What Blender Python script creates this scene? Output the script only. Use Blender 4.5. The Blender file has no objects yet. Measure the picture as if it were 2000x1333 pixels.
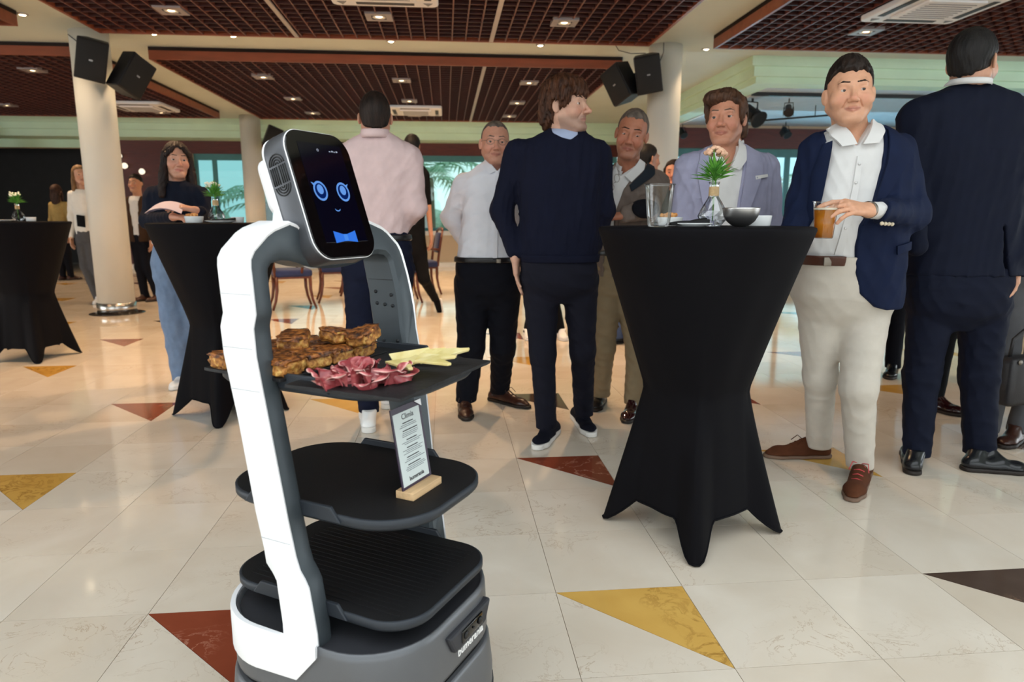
import bpy, bmesh, math, random
import numpy as np
from mathutils import Vector, Matrix, noise as mnoise
random.seed(7)
np.random.seed(7)
PI = math.pi
sc = bpy.context.scene
col = sc.collection
# ------------------------------------------------------------------ camera
CAM_H = 1.13
PITCH = math.atan((666.5 - 425) / 1333.3)
YAW = math.radians(5.48)
cam_d = bpy.data.cameras.new('camera')
cam_d.sensor_width = 36.0
cam_d.lens = 24.0
cam_d.clip_end = 200
cam_d.dof.use_dof = True
cam_d.dof.focus_distance = 1.9
cam_d.dof.aperture_fstop = 4.5
cam = bpy.data.objects.new('camera', cam_d)
col.objects.link(cam)
cam.location = (0, 0, CAM_H)
cam.rotation_euler = (PI / 2 - PITCH, 0, -YAW)
sc.camera = cam
# ------------------------------------------------------------------ world: hazy daylight sky
world = bpy.data.worlds.new('sky')
sc.world = world
world.use_nodes = True
wn = world.node_tree.nodes
bg = wn['Background']
bg.inputs['Color'].default_value = (0.92, 0.97, 1.0, 1)
bg.inputs['Strength'].default_value = 2.0
# ------------------------------------------------------------------ daylight through the glazed walls behind and beside the camera, plus added fill lamps
def area_light(name, loc, rot, sx, sy, power, color):
    d = bpy.data.lights.new(name, 'AREA')
    d.shape = 'RECTANGLE'
    d.size = sx
    d.size_y = sy
    d.energy = power
    d.color = color
    o = bpy.data.objects.new(name, d)
    col.objects.link(o)
    o.location = loc
    o.rotation_euler = rot
    return o
area_light('window_daylight_rear', (0.0, -4.85, 1.55), (PI / 2, 0, 0), 19.0, 2.3, 270, (0.93, 0.97, 1.0))
area_light('overhead_fill', (-0.5, -0.6, 3.15), (0, 0, 0), 10.6, 3.8, 215, (0.95, 0.97, 1.0))  # added fill lamp overhead, out of view, brightens the floor more than the people
area_light('window_daylight_side', (-15.85, 1.2, 1.55), (PI / 2, 0, -PI / 2), 8.5, 2.2, 560, (0.93, 0.97, 1.0))
area_light('window_daylight_right', (12.85, 2.5, 1.55), (PI / 2, 0, PI / 2), 8.5, 2.2, 320, (0.88, 0.95, 1.0))
for (nm, lc, w_, h_) in (('far_window_portal', (-1.15, 16.3, 1.7), 10.2, 1.75), ('bay_window_portal', (7.6, 13.55, 1.6), 7.0, 1.75)):
    p_ = area_light(nm, lc, (-PI / 2, 0, 0), w_, h_, 1, (1, 1, 1))
    p_.data.cycles.is_portal = True
area_light('bay_ceiling_fill', (7.6, 15.6, 0.0), (PI, 0, 0), 6.5, 3.0, 3200, (0.72, 0.86, 1.0))  # added lamp lying outside, facing up, to brighten the bay ceiling
vs = sc.view_settings
vs.view_transform = 'Standard'
vs.look = 'None'
vs.gamma = 1.0
vs.use_curve_mapping = False
vs.exposure = -0.22
# ------------------------------------------------------------------ pixel-ray helper used only to work out real positions
_f = 1333.3
_hf = np.array([math.sin(YAW), math.cos(YAW), 0.0])
_fw = np.array([math.sin(YAW) * math.cos(PITCH), math.cos(YAW) * math.cos(PITCH), -math.sin(PITCH)])
_rt = np.array([math.cos(YAW), -math.sin(YAW), 0.0])
_up = np.cross(_rt, _fw)
_C = np.array([0, 0, CAM_H])
def ray(x, y):
    return _fw + _rt * (x - 1000) / _f + _up * (666.5 - y) / _f
def onz(x, y, z=0.0):
    r = ray(x, y)
    return _C + r * ((z - CAM_H) / r[2])
def at(x, y, d):
    r = ray(x, y)
    return _C + r * (d / (r @ _hf))
# ------------------------------------------------------------------ object helpers
def tag(o, label, cat, group=None):
    o['label'] = label
    o['category'] = cat
    if group:
        o['group'] = group
    return o
def empty(name, loc=(0, 0, 0), rz=0.0):
    o = bpy.data.objects.new(name, None)
    o.empty_display_size = 0.1
    col.objects.link(o)
    o.location = loc
    o.rotation_euler = (0, 0, rz)
    return o
def thing(name, label, cat, loc=(0, 0, 0), rz=0.0, group=None):
    return tag(empty(name, loc, rz), label, cat, group)
def struct(o):
    o['kind'] = 'structure'
    return o
def link(name, me, mat=None, parent=None, loc=None, rot=None):
    o = bpy.data.objects.new(name, me)
    col.objects.link(o)
    if mat is not None and len(me.materials) == 0:
        me.materials.append(mat)
    if parent is not None:
        o.parent = parent
    if loc is not None:
        o.location = loc
    if rot is not None:
        o.rotation_euler = rot
    return o
def copy_tree(o, parent=None):
    c = o.copy()
    col.objects.link(c)
    c.parent = parent
    for ch in list(o.children):
        copy_tree(ch, c)
    return c
class MB:
    """collects shapes for one mesh"""
    def __init__(s):
        s.v = []
        s.f = []
        s.sm = []
    def add(s, vs_, fs, smooth=False):
        n = len(s.v)
        s.v += [tuple(map(float, v)) for v in vs_]
        s.f += [tuple(i + n for i in f) for f in fs]
        s.sm += [smooth] * len(fs)
        return s
    def box(s, c, d, M=None):
        x, y, z = d[0] / 2, d[1] / 2, d[2] / 2
        vv = [Vector((sx * x, sy * y, sz * z)) for sx in (-1, 1) for sy in (-1, 1) for sz in (-1, 1)]
        if M is not None:
            vv = [M @ v for v in vv]
        vv = [v + Vector(c) for v in vv]
        return s.add(vv, [(0, 1, 3, 2), (4, 6, 7, 5), (0, 4, 5, 1), (2, 3, 7, 6), (0, 2, 6, 4), (1, 5, 7, 3)])
    def bbox(s, x0, x1, y0, y1, z0, z1):
        return s.box(((x0 + x1) / 2, (y0 + y1) / 2, (z0 + z1) / 2), (x1 - x0, y1 - y0, z1 - z0))
    def rbox(s, c, d, b, seg=2, M=None):
        bm = bmesh.new()
        bmesh.ops.create_cube(bm, size=1.0)
        for v in bm.verts:
            v.co = Vector((v.co.x * d[0], v.co.y * d[1], v.co.z * d[2]))
        bmesh.ops.bevel(bm, geom=list(bm.edges), offset=b, segments=seg, affect='EDGES', profile=0.5)
        bm.verts.index_update()
        vv = [v.co.copy() for v in bm.verts]
        if M is not None:
            vv = [M @ v for v in vv]
        vv = [v + Vector(c) for v in vv]
        fs = [[v.index for v in f.verts] for f in bm.faces]
        bm.free()
        return s.add(vv, fs, True)
    def lathe(s, prof, seg=24, c=(0, 0, 0), cap=True, M=None, smooth=True, rfun=None):
        vv = []
        for (r, z) in prof:
            for k in range(seg):
                a = 2 * PI * k / seg
                q = rfun(a, z) if rfun else 1.0
                vv.append(Vector((r * q * math.cos(a), r * q * math.sin(a), z)))
        if M is not None:
            vv = [M @ v for v in vv]
        vv = [v + Vector(c) for v in vv]
        fs = []
        for i in range(len(prof) - 1):
            for k in range(seg):
                a, b = i * seg + k, i * seg + (k + 1) % seg
                fs.append((a, b, b + seg, a + seg))
        if cap:
            fs.append(tuple(range(seg))[::-1])
            n = (len(prof) - 1) * seg
            fs.append(tuple(n + k for k in range(seg)))
        return s.add(vv, fs, smooth)
    def tube(s, pts, r, seg=8, cap=True, smooth=True):
        pts = [Vector(p) for p in pts]
        n = len(pts)
        rs = r if hasattr(r, '__len__') else [r] * n
        vv = []
        up_ = None
        for i, p in enumerate(pts):
            t = (pts[min(i + 1, n - 1)] - pts[max(i - 1, 0)]).normalized()
            if up_ is None:
                up_ = Vector((0, 0, 1)) if abs(t.z) < 0.9 else Vector((1, 0, 0))
            u = (up_ - t * up_.dot(t)).normalized()
            up_ = u
            w = t.cross(u)
            for k in range(seg):
                a = 2 * PI * k / seg
                vv.append(p + (u * math.cos(a) + w * math.sin(a)) * rs[i])
        fs = []
        for i in range(n - 1):
            for k in range(seg):
                a, b = i * seg + k, i * seg + (k + 1) % seg
                fs.append((a, b, b + seg, a + seg))
        if cap:
            fs.append(tuple(range(seg))[::-1])
            fs.append(tuple((n - 1) * seg + k for k in range(seg)))
        return s.add(vv, fs, smooth)
    def prism(s, poly, z0, z1, M=None):
        n = len(poly)
        vv = [Vector((p[0], p[1], z0)) for p in poly] + [Vector((p[0], p[1], z1)) for p in poly]
        if M is not None:
            vv = [M @ v for v in vv]
        fs = [tuple(range(n))[::-1], tuple(range(n, 2 * n))]
        fs += [(i, (i + 1) % n, n + (i + 1) % n, n + i) for i in range(n)]
        return s.add(vv, fs)
    def grid(s, P, smooth=True, closeu=False):
        """P[i][j] points"""
        nu, nv = len(P), len(P[0])
        vv = [p for row in P for p in row]
        fs = []
        for i in range(nu - (0 if closeu else 1)):
            for j in range(nv - 1):
                a, b = i * nv + j, ((i + 1) % nu) * nv + j
                fs.append((a, b, b + 1, a + 1))
        return s.add(vv, fs, smooth)
    def mesh(s, name='mesh'):
        me = bpy.data.meshes.new(name)
        me.from_pydata(s.v, [], s.f)
        me.polygons.foreach_set('use_smooth', s.sm)
        me.update()
        return me
    def build(s, name, mat, parent=None, loc=None, rot=None, bevel=0, seg=2, fixn=False):
        me = s.mesh(name)
        if fixn:
            bm = bmesh.new()
            bm.from_mesh(me)
            bmesh.ops.recalc_face_normals(bm, faces=bm.faces)
            bm.to_mesh(me)
            bm.free()
        o = link(name, me, mat, parent, loc, rot)
        if bevel:
            m = o.modifiers.new('bevel', 'BEVEL')
            m.width = bevel
            m.segments = seg
            m.limit_method = 'ANGLE'
            m.angle_limit = math.radians(40)
            m.harden_normals = False
        return o
def ext(o, name='rim'):
    return o
def rrect(w, d, r, n=6):
    """rounded rectangle outline, counter-clockwise"""
    out = []
    for (sx, sy, a0) in ((1, 1, 0), (-1, 1, PI / 2), (-1, -1, PI), (1, -1, 1.5 * PI)):
        for k in range(n + 1):
            a = a0 + PI / 2 * k / n
            out.append((sx * (w / 2 - r) + r * math.cos(a), sy * (d / 2 - r) + r * math.sin(a)))
    return out
# ------------------------------------------------------------------ materials
MATS = {}
def mat(name, c, rough=0.5, metal=0.0, var=0.0, scale=8.0, bump=0.0, bscale=60.0, spec=0.5, alpha=None, trans=0.0, ior=1.45, sheen=0.0, emit=None, estr=0.0, coat=0.0, stretch=None, sss=0.0, c2=None):
    if name in MATS:
        return MATS[name]
    m = bpy.data.materials.new(name)
    m.use_nodes = True
    nt = m.node_tree
    b = nt.nodes['Principled BSDF']
    b.inputs['Base Color'].default_value = (*c, 1)
    b.inputs['Roughness'].default_value = rough
    b.inputs['Metallic'].default_value = metal
    b.inputs['Specular IOR Level'].default_value = spec
    b.inputs['IOR'].default_value = ior
    b.inputs['Transmission Weight'].default_value = trans
    b.inputs['Coat Weight'].default_value = coat
    if sheen:
        b.inputs['Sheen Weight'].default_value = sheen
    if sss:
        b.inputs['Subsurface Weight'].default_value = sss
        b.inputs['Subsurface Radius'].default_value = (0.012, 0.005, 0.003)
        b.inputs['Subsurface Scale'].default_value = 1.0
    if emit:
        b.inputs['Emission Color'].default_value = (*emit, 1)
        b.inputs['Emission Strength'].default_value = estr
    tc = nt.nodes.new('ShaderNodeTexCoord')
    mp = nt.nodes.new('ShaderNodeMapping')
    nt.links.new(tc.outputs['Object'], mp.inputs['Vector'])
    if stretch:
        mp.inputs['Scale'].default_value = stretch
    if var or c2:
        n = nt.nodes.new('ShaderNodeTexNoise')
        n.inputs['Scale'].default_value = scale
        n.inputs['Detail'].default_value = 4
        nt.links.new(mp.outputs['Vector'], n.inputs['Vector'])
        r = nt.nodes.new('ShaderNodeValToRGB')
        r.color_ramp.elements[0].position = 0.3
        r.color_ramp.elements[1].position = 0.7
        lo = c2 if c2 else tuple(x * (1 - var) for x in c)
        hi = c if c2 else tuple(min(1, x * (1 + var)) for x in c)
        r.color_ramp.elements[0].color = (*lo, 1)
        r.color_ramp.elements[1].color = (*hi, 1)
        nt.links.new(n.outputs['Fac'], r.inputs['Fac'])
        nt.links.new(r.outputs['Color'], b.inputs['Base Color'])
    if bump:
        n2 = nt.nodes.new('ShaderNodeTexNoise')
        n2.inputs['Scale'].default_value = bscale
        n2.inputs['Detail'].default_value = 3
        nt.links.new(mp.outputs['Vector'], n2.inputs['Vector'])
        bp = nt.nodes.new('ShaderNodeBump')
        bp.inputs['Strength'].default_value = bump
        bp.inputs['Distance'].default_value = 0.002
        nt.links.new(n2.outputs['Fac'], bp.inputs['Height'])
        nt.links.new(bp.outputs['Normal'], b.inputs['Normal'])
    MATS[name] = m
    return m
def srgb(r, g, b):
    f = lambda x: ((x / 255 + 0.055) / 1.055) ** 2.4 if x > 10 else x / 255 / 12.92
    return (f(r), f(g), f(b))
def emis(name, c, s):
    if name in MATS:
        return MATS[name]
    m = bpy.data.materials.new(name)
    m.use_nodes = True
    nt = m.node_tree
    nt.nodes.clear()
    o = nt.nodes.new('ShaderNodeOutputMaterial')
    e = nt.nodes.new('ShaderNodeEmission')
    e.inputs['Color'].default_value = (*c, 1)
    e.inputs['Strength'].default_value = s
    nt.links.new(e.outputs[0], o.inputs['Surface'])
    MATS[name] = m
    return m
def glassmat(name, tint, gl=0.06, rough=0.02):
    """thin glazing: tinted straight-through light plus a little mirror gloss"""
    if name in MATS:
        return MATS[name]
    m = bpy.data.materials.new(name)
    m.use_nodes = True
    nt = m.node_tree
    nt.nodes.clear()
    o = nt.nodes.new('ShaderNodeOutputMaterial')
    t = nt.nodes.new('ShaderNodeBsdfTransparent')
    t.inputs['Color'].default_value = (*tint, 1)
    g = nt.nodes.new('ShaderNodeBsdfGlossy')
    g.inputs['Roughness'].default_value = rough
    fr = nt.nodes.new('ShaderNodeLayerWeight')
    fr.inputs['Blend'].default_value = 0.25
    mu = nt.nodes.new('ShaderNodeMath')
    mu.operation = 'MULTIPLY_ADD'
    mu.inputs[1].default_value = 0.7
    mu.inputs[2].default_value = gl
    nt.links.new(fr.outputs['Fresnel'], mu.inputs[0])
    mx = nt.nodes.new('ShaderNodeMixShader')
    nt.links.new(mu.outputs[0], mx.inputs['Fac'])
    nt.links.new(t.outputs[0], mx.inputs[1])
    nt.links.new(g.outputs[0], mx.inputs[2])
    nt.links.new(mx.outputs[0], o.inputs['Surface'])
    MATS[name] = m
    return m
# ================================================================== the setting
T = 0.3975                       # floor tile
X0, Y0 = 0.714, 1.896            # a corner of the inlay pattern
CEIL = 3.17
PAN = 3.02
WALL_Y = 16.2
BAY_Y = 13.4
BAY_X = 4.05
# ---- floor
def marble(name, c_lo, c_hi, vein, vscale=3.0, vw=0.035, rough=0.075, vamt=0.7, flecks=0.0):
    m = bpy.data.materials.new(name)
    m.use_nodes = True
    nt = m.node_tree
    N = nt.nodes
    L = nt.links
    b = N['Principled BSDF']
    b.inputs['Roughness'].default_value = rough
    geo = N.new('ShaderNodeNewGeometry')
    oi = N.new('ShaderNodeObjectInfo')
    at_ = N.new('ShaderNodeAttribute')
    at_.attribute_name = 'rnd'
    sm = N.new('ShaderNodeMath')
    sm.operation = 'ADD'
    L.new(oi.outputs['Random'], sm.inputs[0])
    L.new(at_.outputs['Fac'], sm.inputs[1])
    fr = N.new('ShaderNodeMath')
    fr.operation = 'FRACT'
    L.new(sm.outputs[0], fr.inputs[0])
    mul = N.new('ShaderNodeMath')
    mul.operation = 'MULTIPLY'
    mul.inputs[1].default_value = 37.0
    L.new(fr.outputs[0], mul.inputs[0])
    cx = N.new('ShaderNodeCombineXYZ')
    L.new(mul.outputs[0], cx.inputs['X'])
    L.new(mul.outputs[0], cx.inputs['Z'])
    ad = N.new('ShaderNodeVectorMath')
    ad.operation = 'ADD'
    L.new(geo.outputs['Position'], ad.inputs[0])
    L.new(cx.outputs[0], ad.inputs[1])
    # cloudy ground
    n1 = N.new('ShaderNodeTexNoise')
    n1.inputs['Scale'].default_value = 3.2
    n1.inputs['Detail'].default_value = 6
    n1.inputs['Distortion'].default_value = 0.6
    L.new(ad.outputs[0], n1.inputs['Vector'])
    mixr = N.new('ShaderNodeMath')
    mixr.operation = 'MULTIPLY_ADD'
    mixr.inputs[1].default_value = 0.30
    L.new(fr.outputs[0], mixr.inputs[0])
    L.new(n1.outputs['Fac'], mixr.inputs[2])
    r1 = N.new('ShaderNodeValToRGB')
    r1.color_ramp.elements[0].position = 0.30
    r1.color_ramp.elements[1].position = 0.95
    r1.color_ramp.elements[0].color = (*c_lo, 1)
    r1.color_ramp.elements[1].color = (*c_hi, 1)
    L.new(mixr.outputs[0], r1.inputs['Fac'])
    # veins: thin band where a distorted noise crosses its middle
    n2 = N.new('ShaderNodeTexNoise')
    n2.inputs['Scale'].default_value = vscale
    n2.inputs['Detail'].default_value = 7
    n2.inputs['Roughness'].default_value = 0.62
    n2.inputs['Distortion'].default_value = 1.2
    L.new(ad.outputs[0], n2.inputs['Vector'])
    s1 = N.new('ShaderNodeMath')
    s1.operation = 'SUBTRACT'
    s1.inputs[1].default_value = 0.5
    L.new(n2.outputs['Fac'], s1.inputs[0])
    s2 = N.new('ShaderNodeMath')
    s2.operation = 'ABSOLUTE'
    L.new(s1.outputs[0], s2.inputs[0])
    s3 = N.new('ShaderNodeMapRange')
    s3.inputs['From Min'].default_value = 0.0
    s3.inputs['From Max'].default_value = vw
    s3.inputs['To Min'].default_value = vamt
    s3.inputs['To Max'].default_value = 0.0
    L.new(s2.outputs[0], s3.inputs['Value'])
    n3 = N.new('ShaderNodeTexNoise')
    n3.inputs['Scale'].default_value = 2.3
    n3.inputs['Detail'].default_value = 2
    L.new(ad.outputs[0], n3.inputs['Vector'])
    s4 = N.new('ShaderNodeMapRange')
    s4.inputs['From Min'].default_value = 0.50
    s4.inputs['From Max'].default_value = 0.66
    L.new(n3.outputs['Fac'], s4.inputs['Value'])
    s5 = N.new('ShaderNodeMath')
    s5.operation = 'MULTIPLY'
    L.new(s3.outputs['Result'], s5.inputs[0])
    L.new(s4.outputs['Result'], s5.inputs[1])
    mx = N.new('ShaderNodeMix')
    mx.data_type = 'RGBA'
    L.new(s5.outputs[0], mx.inputs['Factor'])
    L.new(r1.outputs['Color'], mx.inputs['A'])
    mx.inputs['B'].default_value = (*vein, 1)
    L.new(mx.outputs['Result'], b.inputs['Base Color'])
    return m
M_cream = marble('cream_marble', srgb(204, 190, 172), srgb(222, 212, 198), srgb(160, 130, 98), 6.5, 0.012, vamt=0.55)
M_gold = marble('gold_marble', srgb(186, 140, 62), srgb(214, 172, 92), srgb(140, 98, 40), 9.0, 0.05, vamt=0.8)
M_red = marble('red_marble', srgb(112, 52, 34), srgb(142, 72, 50), srgb(214, 160, 136), 5.0, 0.02)
M_dark = marble('dark_marble', srgb(52, 40, 34), srgb(84, 68, 58), srgb(190, 150, 120), 6.0, 0.03)
M_grout = mat('grout', srgb(150, 128, 104), 0.8, var=0.1)
floor = struct(MB().bbox(-16, 13, -5.2, 18.2, -0.2, -0.0035).build('floor', M_grout))
J = 0.0009
def tile_mesh(kind):
    h = T / 2 - J
    if kind == 'sq':
        poly = [(-h, -h), (h, -h), (h, h), (-h, h)]
    elif kind == 'tri':             # coloured half: upper right
        e = J * 1.4
        poly = [(-h + e, h), (h, -h + e), (h, h)]
    else:                           # cream half: lower left
        e = J * 1.4
        poly = [(-h, -h), (h - e, -h), (-h, h - e)]
    b = MB().prism(poly, -0.02, 0.0)
    return b
base_me = {}
for (nm, mm) in (('sq', M_cream), ('half', M_cream), ('tri0', M_gold), ('tri1', M_red), ('tri2', M_dark)):
    me = tile_mesh(nm[:3] if nm.startswith('tri') else nm).mesh('floor_tile')
    me.materials.append(mm)
    at2 = me.attributes.new('rnd', 'FLOAT', 'FACE')
    base_me[nm] = me
cells = []
for i in range(-42, 32):
    for j in range(-17, 42):
        cx_, cy_ = X0 + (i - 0.5) * T, Y0 + (j - 0.5) * T
        if cx_ < -16 or cx_ > 13 or cy_ < -5.2 or cy_ > 18.0:
            continue
        inl = (i % 3 == 0 and j % 3 == 0)
        ci = (j // 3 - i // 3) % 3
        # seen size of the cell
        v = np.array([cx_, cy_, 0]) - _C
        dz = v @ _fw
        px, py = 1000 + _f * (v @ _rt) / dz if dz > 0.3 else -9e9, 666.5 - _f * (v @ _up) / dz if dz > 0.3 else -9e9
        vis = dz > 0.3 and -150 < px < 2150 and py < 1480
        cells.append((0 if vis else 1, -(1.6 if inl else 1.0) / max(dz, .1) ** 2, cx_, cy_, inl, ci))
cells.sort()
nparts = 0
rest = MB()
rest_m = []
rest_r = []
for (hid, w_, cx_, cy_, inl, ci) in cells:
    kinds = ['half', 'tri%d' % ci] if inl else ['sq']
    if not hid and nparts < 290:
        for k in kinds:
            o = link('floor_inlay' if k.startswith('tri') else 'floor_tile', base_me[k], None, floor, (cx_, cy_, 0))
            nparts += 1
    else:
        for k in kinds:
            tb = tile_mesh(k[:3] if k.startswith('tri') else k)
            rest.add([(v[0] + cx_, v[1] + cy_, v[2]) for v in tb.v], tb.f)
            rest_m += [{'sq': 0, 'half': 0, 'tri0': 1, 'tri1': 2, 'tri2': 3}[k]] * len(tb.f)
            rest_r += [random.random()] * len(tb.f)
rme = rest.mesh('floor_tiles')
for mm in (M_cream, M_gold, M_red, M_dark):
    rme.materials.append(mm)
rme.polygons.foreach_set('material_index', rest_m)
ra = rme.attributes.new('rnd', 'FLOAT', 'FACE')
ra.data.foreach_set('value', rest_r)
ro = link('distant_floor_tiles', rme, None, floor)
ro['kind'] = 'stuff'
# ---- shell
M_ceil = mat('pale_green_ceiling_paint', srgb(196, 206, 198), 0.75, var=0.03, scale=2)
M_green = mat('pale_green_paint', srgb(198, 226, 202), 0.7, var=0.04, scale=3)
M_wall = mat('beige_wall_paint', srgb(200, 180, 152), 0.75, var=0.05, scale=3)
M_maroon = mat('maroon_wood', srgb(84, 34, 28), 0.45, var=0.2, scale=5, stretch=(1, 1, 8))
M_white = mat('white_paint', srgb(226, 226, 222), 0.55, var=0.03)
M_black = mat('black_wall', srgb(16, 14, 15), 0.6, var=0.3)
M_tealf = mat('teal_frame', srgb(70, 128, 132), 0.45, var=0.08)
M_bay_daylit = mat('bay_ceiling_daylit', srgb(196, 212, 230), 0.7, var=0.04)  # blue daylight from the bay windows put into the ceiling colour
struct(MB().bbox(-16.2, -6.0, -5.2, 18.4, CEIL, CEIL + 0.15).bbox(5.0, 13.2, -5.2, 18.4, CEIL, CEIL + 0.15).bbox(-6.0, 5.0, -5.2, -2.6, CEIL, CEIL + 0.15).bbox(-6.0, 5.0, 1.4, 18.4, CEIL, CEIL + 0.15).build('ceiling', M_ceil))  # roof opening above the camera is added for the overhead fill lamp
# rear glazed wall and side walls (behind the photographer)
wr = struct(MB().bbox(-16, 13, -5.2, -5.0, 0, 0.35).bbox(-16, 13, -5.2, -5.0, 2.75, CEIL).bbox(-16, -9.6, -5.2, -5.0, 0.35, 2.75).bbox(9.6, 13, -5.2, -5.0, 0.35, 2.75).build('wall_back', M_wall))
struct(MB().bbox(-16.2, -16, -5.2, 18.4, 0, 0.4).bbox(-16.2, -16, -5.2, 18.4, 2.7, CEIL).bbox(-16.2, -16, -5.2, -3.2, 0.4, 2.7).bbox(-16.2, -16, 5.6, 18.4, 0.4, 2.7).build('wall_left', M_wall))
struct(MB().bbox(13, 13.2, -5.2, 18.4, 0, 0.4).bbox(13, 13.2, -5.2, 18.4, 2.7, CEIL).bbox(13, 13.2, -5.2, -1.9, 0.4, 2.7).bbox(13, 13.2, 6.9, 18.4, 0.4, 2.7).build('wall_right', M_wall))
# far wall: dark recess on the left, maroon panel, windows, low wall
wf = struct(MB().bbox(-16, -15.2, WALL_Y, WALL_Y + 0.2, 0, CEIL).bbox(-15.2, -7.25, WALL_Y, WALL_Y + 0.2, 2.62, CEIL)
            .bbox(-7.25, -5.55, WALL_Y, WALL_Y + 0.2, 0, CEIL).bbox(-5.55, BAY_X + 0.2, WALL_Y, WALL_Y + 0.2, 2.55, CEIL)
            .bbox(-5.55, BAY_X + 0.2, WALL_Y, WALL_Y + 0.2, 0, 0.74).build('wall_far', M_wall))
MB().bbox(-7.24, -5.56, WALL_Y - 0.03, WALL_Y, 0.0, 2.6).build('wood_panel', M_maroon, wf)
MB().bbox(-7.24, BAY_X, WALL_Y - 0.05, WALL_Y, 2.52, 2.80).build('wood_band', M_maroon, wf)
MB().bbox(-15.2, -7.25, WALL_Y - 0.06, WALL_Y, 2.62, 2.80).build('door_lintel', M_green, wf)
struct(MB().bbox(-16, -7.0, 18.2, 18.4, 0, CEIL).bbox(-7.2, -7.0, WALL_Y + 0.2, 18.2, 0, CEIL).build('wall_recess', M_black))
# stepped green cornice before the far wall
sf = struct(MB().bbox(-16, BAY_X, 15.5, WALL_Y, 2.79, CEIL).bbox(-16, BAY_X, 15.42, 15.5, 2.93, CEIL).bbox(-16, BAY_X, 15.36, 15.42, 3.06, CEIL).build('trim_1', M_green))
struct(MB().bbox(-5.6, BAY_X, WALL_Y - 0.12, WALL_Y + 0.02, 0.72, 0.82).build('trim_2', M_white))
struct(MB().bbox(-7.24, BAY_X, WALL_Y - 0.25, WALL_Y, 0.0, 0.10).build('baseboard_far', M_white))
# bay on the right: lowered cornice, own ceiling, window wall
struct(MB().bbox(BAY_X, 13, 9.0, 9.3, 2.85, CEIL).bbox(BAY_X, BAY_X + 0.3, 9.3, BAY_Y, 2.85, CEIL)
       .bbox(BAY_X - 0.05, 13, 8.95, 9.0, 2.93, CEIL).bbox(BAY_X - 0.05, BAY_X, 9.0, BAY_Y, 2.93, CEIL)
       .bbox(BAY_X - 0.10, 13, 8.90, 8.95, 3.05, CEIL).bbox(BAY_X - 0.10, BAY_X - 0.05, 8.95, BAY_Y, 3.05, CEIL).build('trim_3', M_green))
struct(MB().bbox(BAY_X + 0.3, 13, 9.3, BAY_Y, 2.90, 2.95).build('ceiling_bay', M_bay_daylit))
wb = struct(MB().bbox(BAY_X, 13, BAY_Y, BAY_Y + 0.2, 2.47, CEIL).bbox(BAY_X, 13, BAY_Y, BAY_Y + 0.2, 0, 0.6).bbox(BAY_X, BAY_X + 0.35, BAY_Y, BAY_Y + 0.2, 0.6, 2.47)
            .bbox(BAY_X, BAY_X + 0.2, BAY_Y + 0.2, WALL_Y, 0, CEIL).bbox(11.2, 13, BAY_Y, BAY_Y + 0.2, 0.6, 2.47).build('wall_bay', M_wall))
MB().bbox(BAY_X + 0.3, 13, BAY_Y - 0.08, BAY_Y, 2.46, 2.84).build('wood_band', M_maroon, wb)
MB().bbox(BAY_X + 0.3, BAY_X + 0.42, BAY_Y - 0.08, BAY_Y, 0, 2.46).build('wood_post', M_maroon, wb)
# ---- windows
M_glass = glassmat('teal_glass', (0.44, 0.66, 0.66), 0.05)
M_glass2 = glassmat('pale_teal_glass', (0.66, 0.82, 0.79), 0.05)
M_glass3 = glassmat('clear_teal_glass', (0.62, 0.84, 0.88), 0.05)
def window(n, x0, x1, z0, z1, y, lights, gm, loc=None, rot=None):
    w = empty('window_%d' % n, loc or ((x0 + x1) / 2, y, z0))
    if rot:
        w.rotation_euler = rot
    struct(w)
    hw = (x1 - x0) / 2
    fr = 0.07
    MB().bbox(-hw, hw, -0.04, 0.04, 0, fr).bbox(-hw, hw, -0.04, 0.04, z1 - z0 - 0.16, z1 - z0).bbox(-hw, -hw + fr, -0.04, 0.04, fr, z1 - z0 - 0.16).bbox(hw - fr, hw, -0.04, 0.04, fr, z1 - z0 - 0.16).build('window_frame', M_tealf, w)
    xs = [-hw + 2 * hw * q for q in lights]
    for k in range(1, len(xs) - 1):
        MB().bbox(xs[k] - 0.045, xs[k] + 0.045, -0.035, 0.035, fr, z1 - z0 - 0.16).build('mullion', M_tealf, w)
    for k in range(len(xs) - 1):
        a = xs[k] + (fr if k == 0 else 0.045)
        b = xs[k + 1] - (fr if k == len(xs) - 2 else 0.045)
        MB().bbox(a, b, -0.006, 0.006, fr, z1 - z0 - 0.16).build('window_pane', gm, w)
window(1, -5.55, -3.75, 0.82, 2.55, WALL_Y + 0.1, [0, 0.24, 1], M_glass)
window(2, -3.75, -1.0, 0.82, 2.55, WALL_Y + 0.1, [0, 0.5, 1], M_glass)
window(3, -1.0, 1.75, 0.82, 2.55, WALL_Y + 0.1, [0, 1], M_glass2)
window(4, 1.75, BAY_X, 0.82, 2.55, WALL_Y + 0.1, [0, 0.5, 1], M_glass)
window(5, BAY_X + 0.35, 6.35, 0.6, 2.47, BAY_Y + 0.1, [0, 0.5, 1], M_glass3)
window(6, 6.35, 8.75, 0.6, 2.47, BAY_Y + 0.1, [0, 0.2, 1], M_glass3)
window(7, 8.75, 11.2, 0.6, 2.47, BAY_Y + 0.1, [0, 0.5, 1], M_glass3)
M_clearg = glassmat('clear_glass', (0.92, 0.95, 0.95), 0.04)
window(8, -9.6, 9.6, 0.35, 2.75, -5.1, [0, .125, .25, .375, .5, .625, .75, .875, 1], M_clearg)
window(9, -4.4, 4.4, 0.4, 2.7, 0, [0, .25, .5, .75, 1], M_clearg, (-16.1, 1.2, 0.4), (0, 0, PI / 2))
window(10, -4.4, 4.4, 0.4, 2.7, 0, [0, .25, .5, .75, 1], M_clearg, (13.1, 2.5, 0.4), (0, 0, PI / 2))
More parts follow.
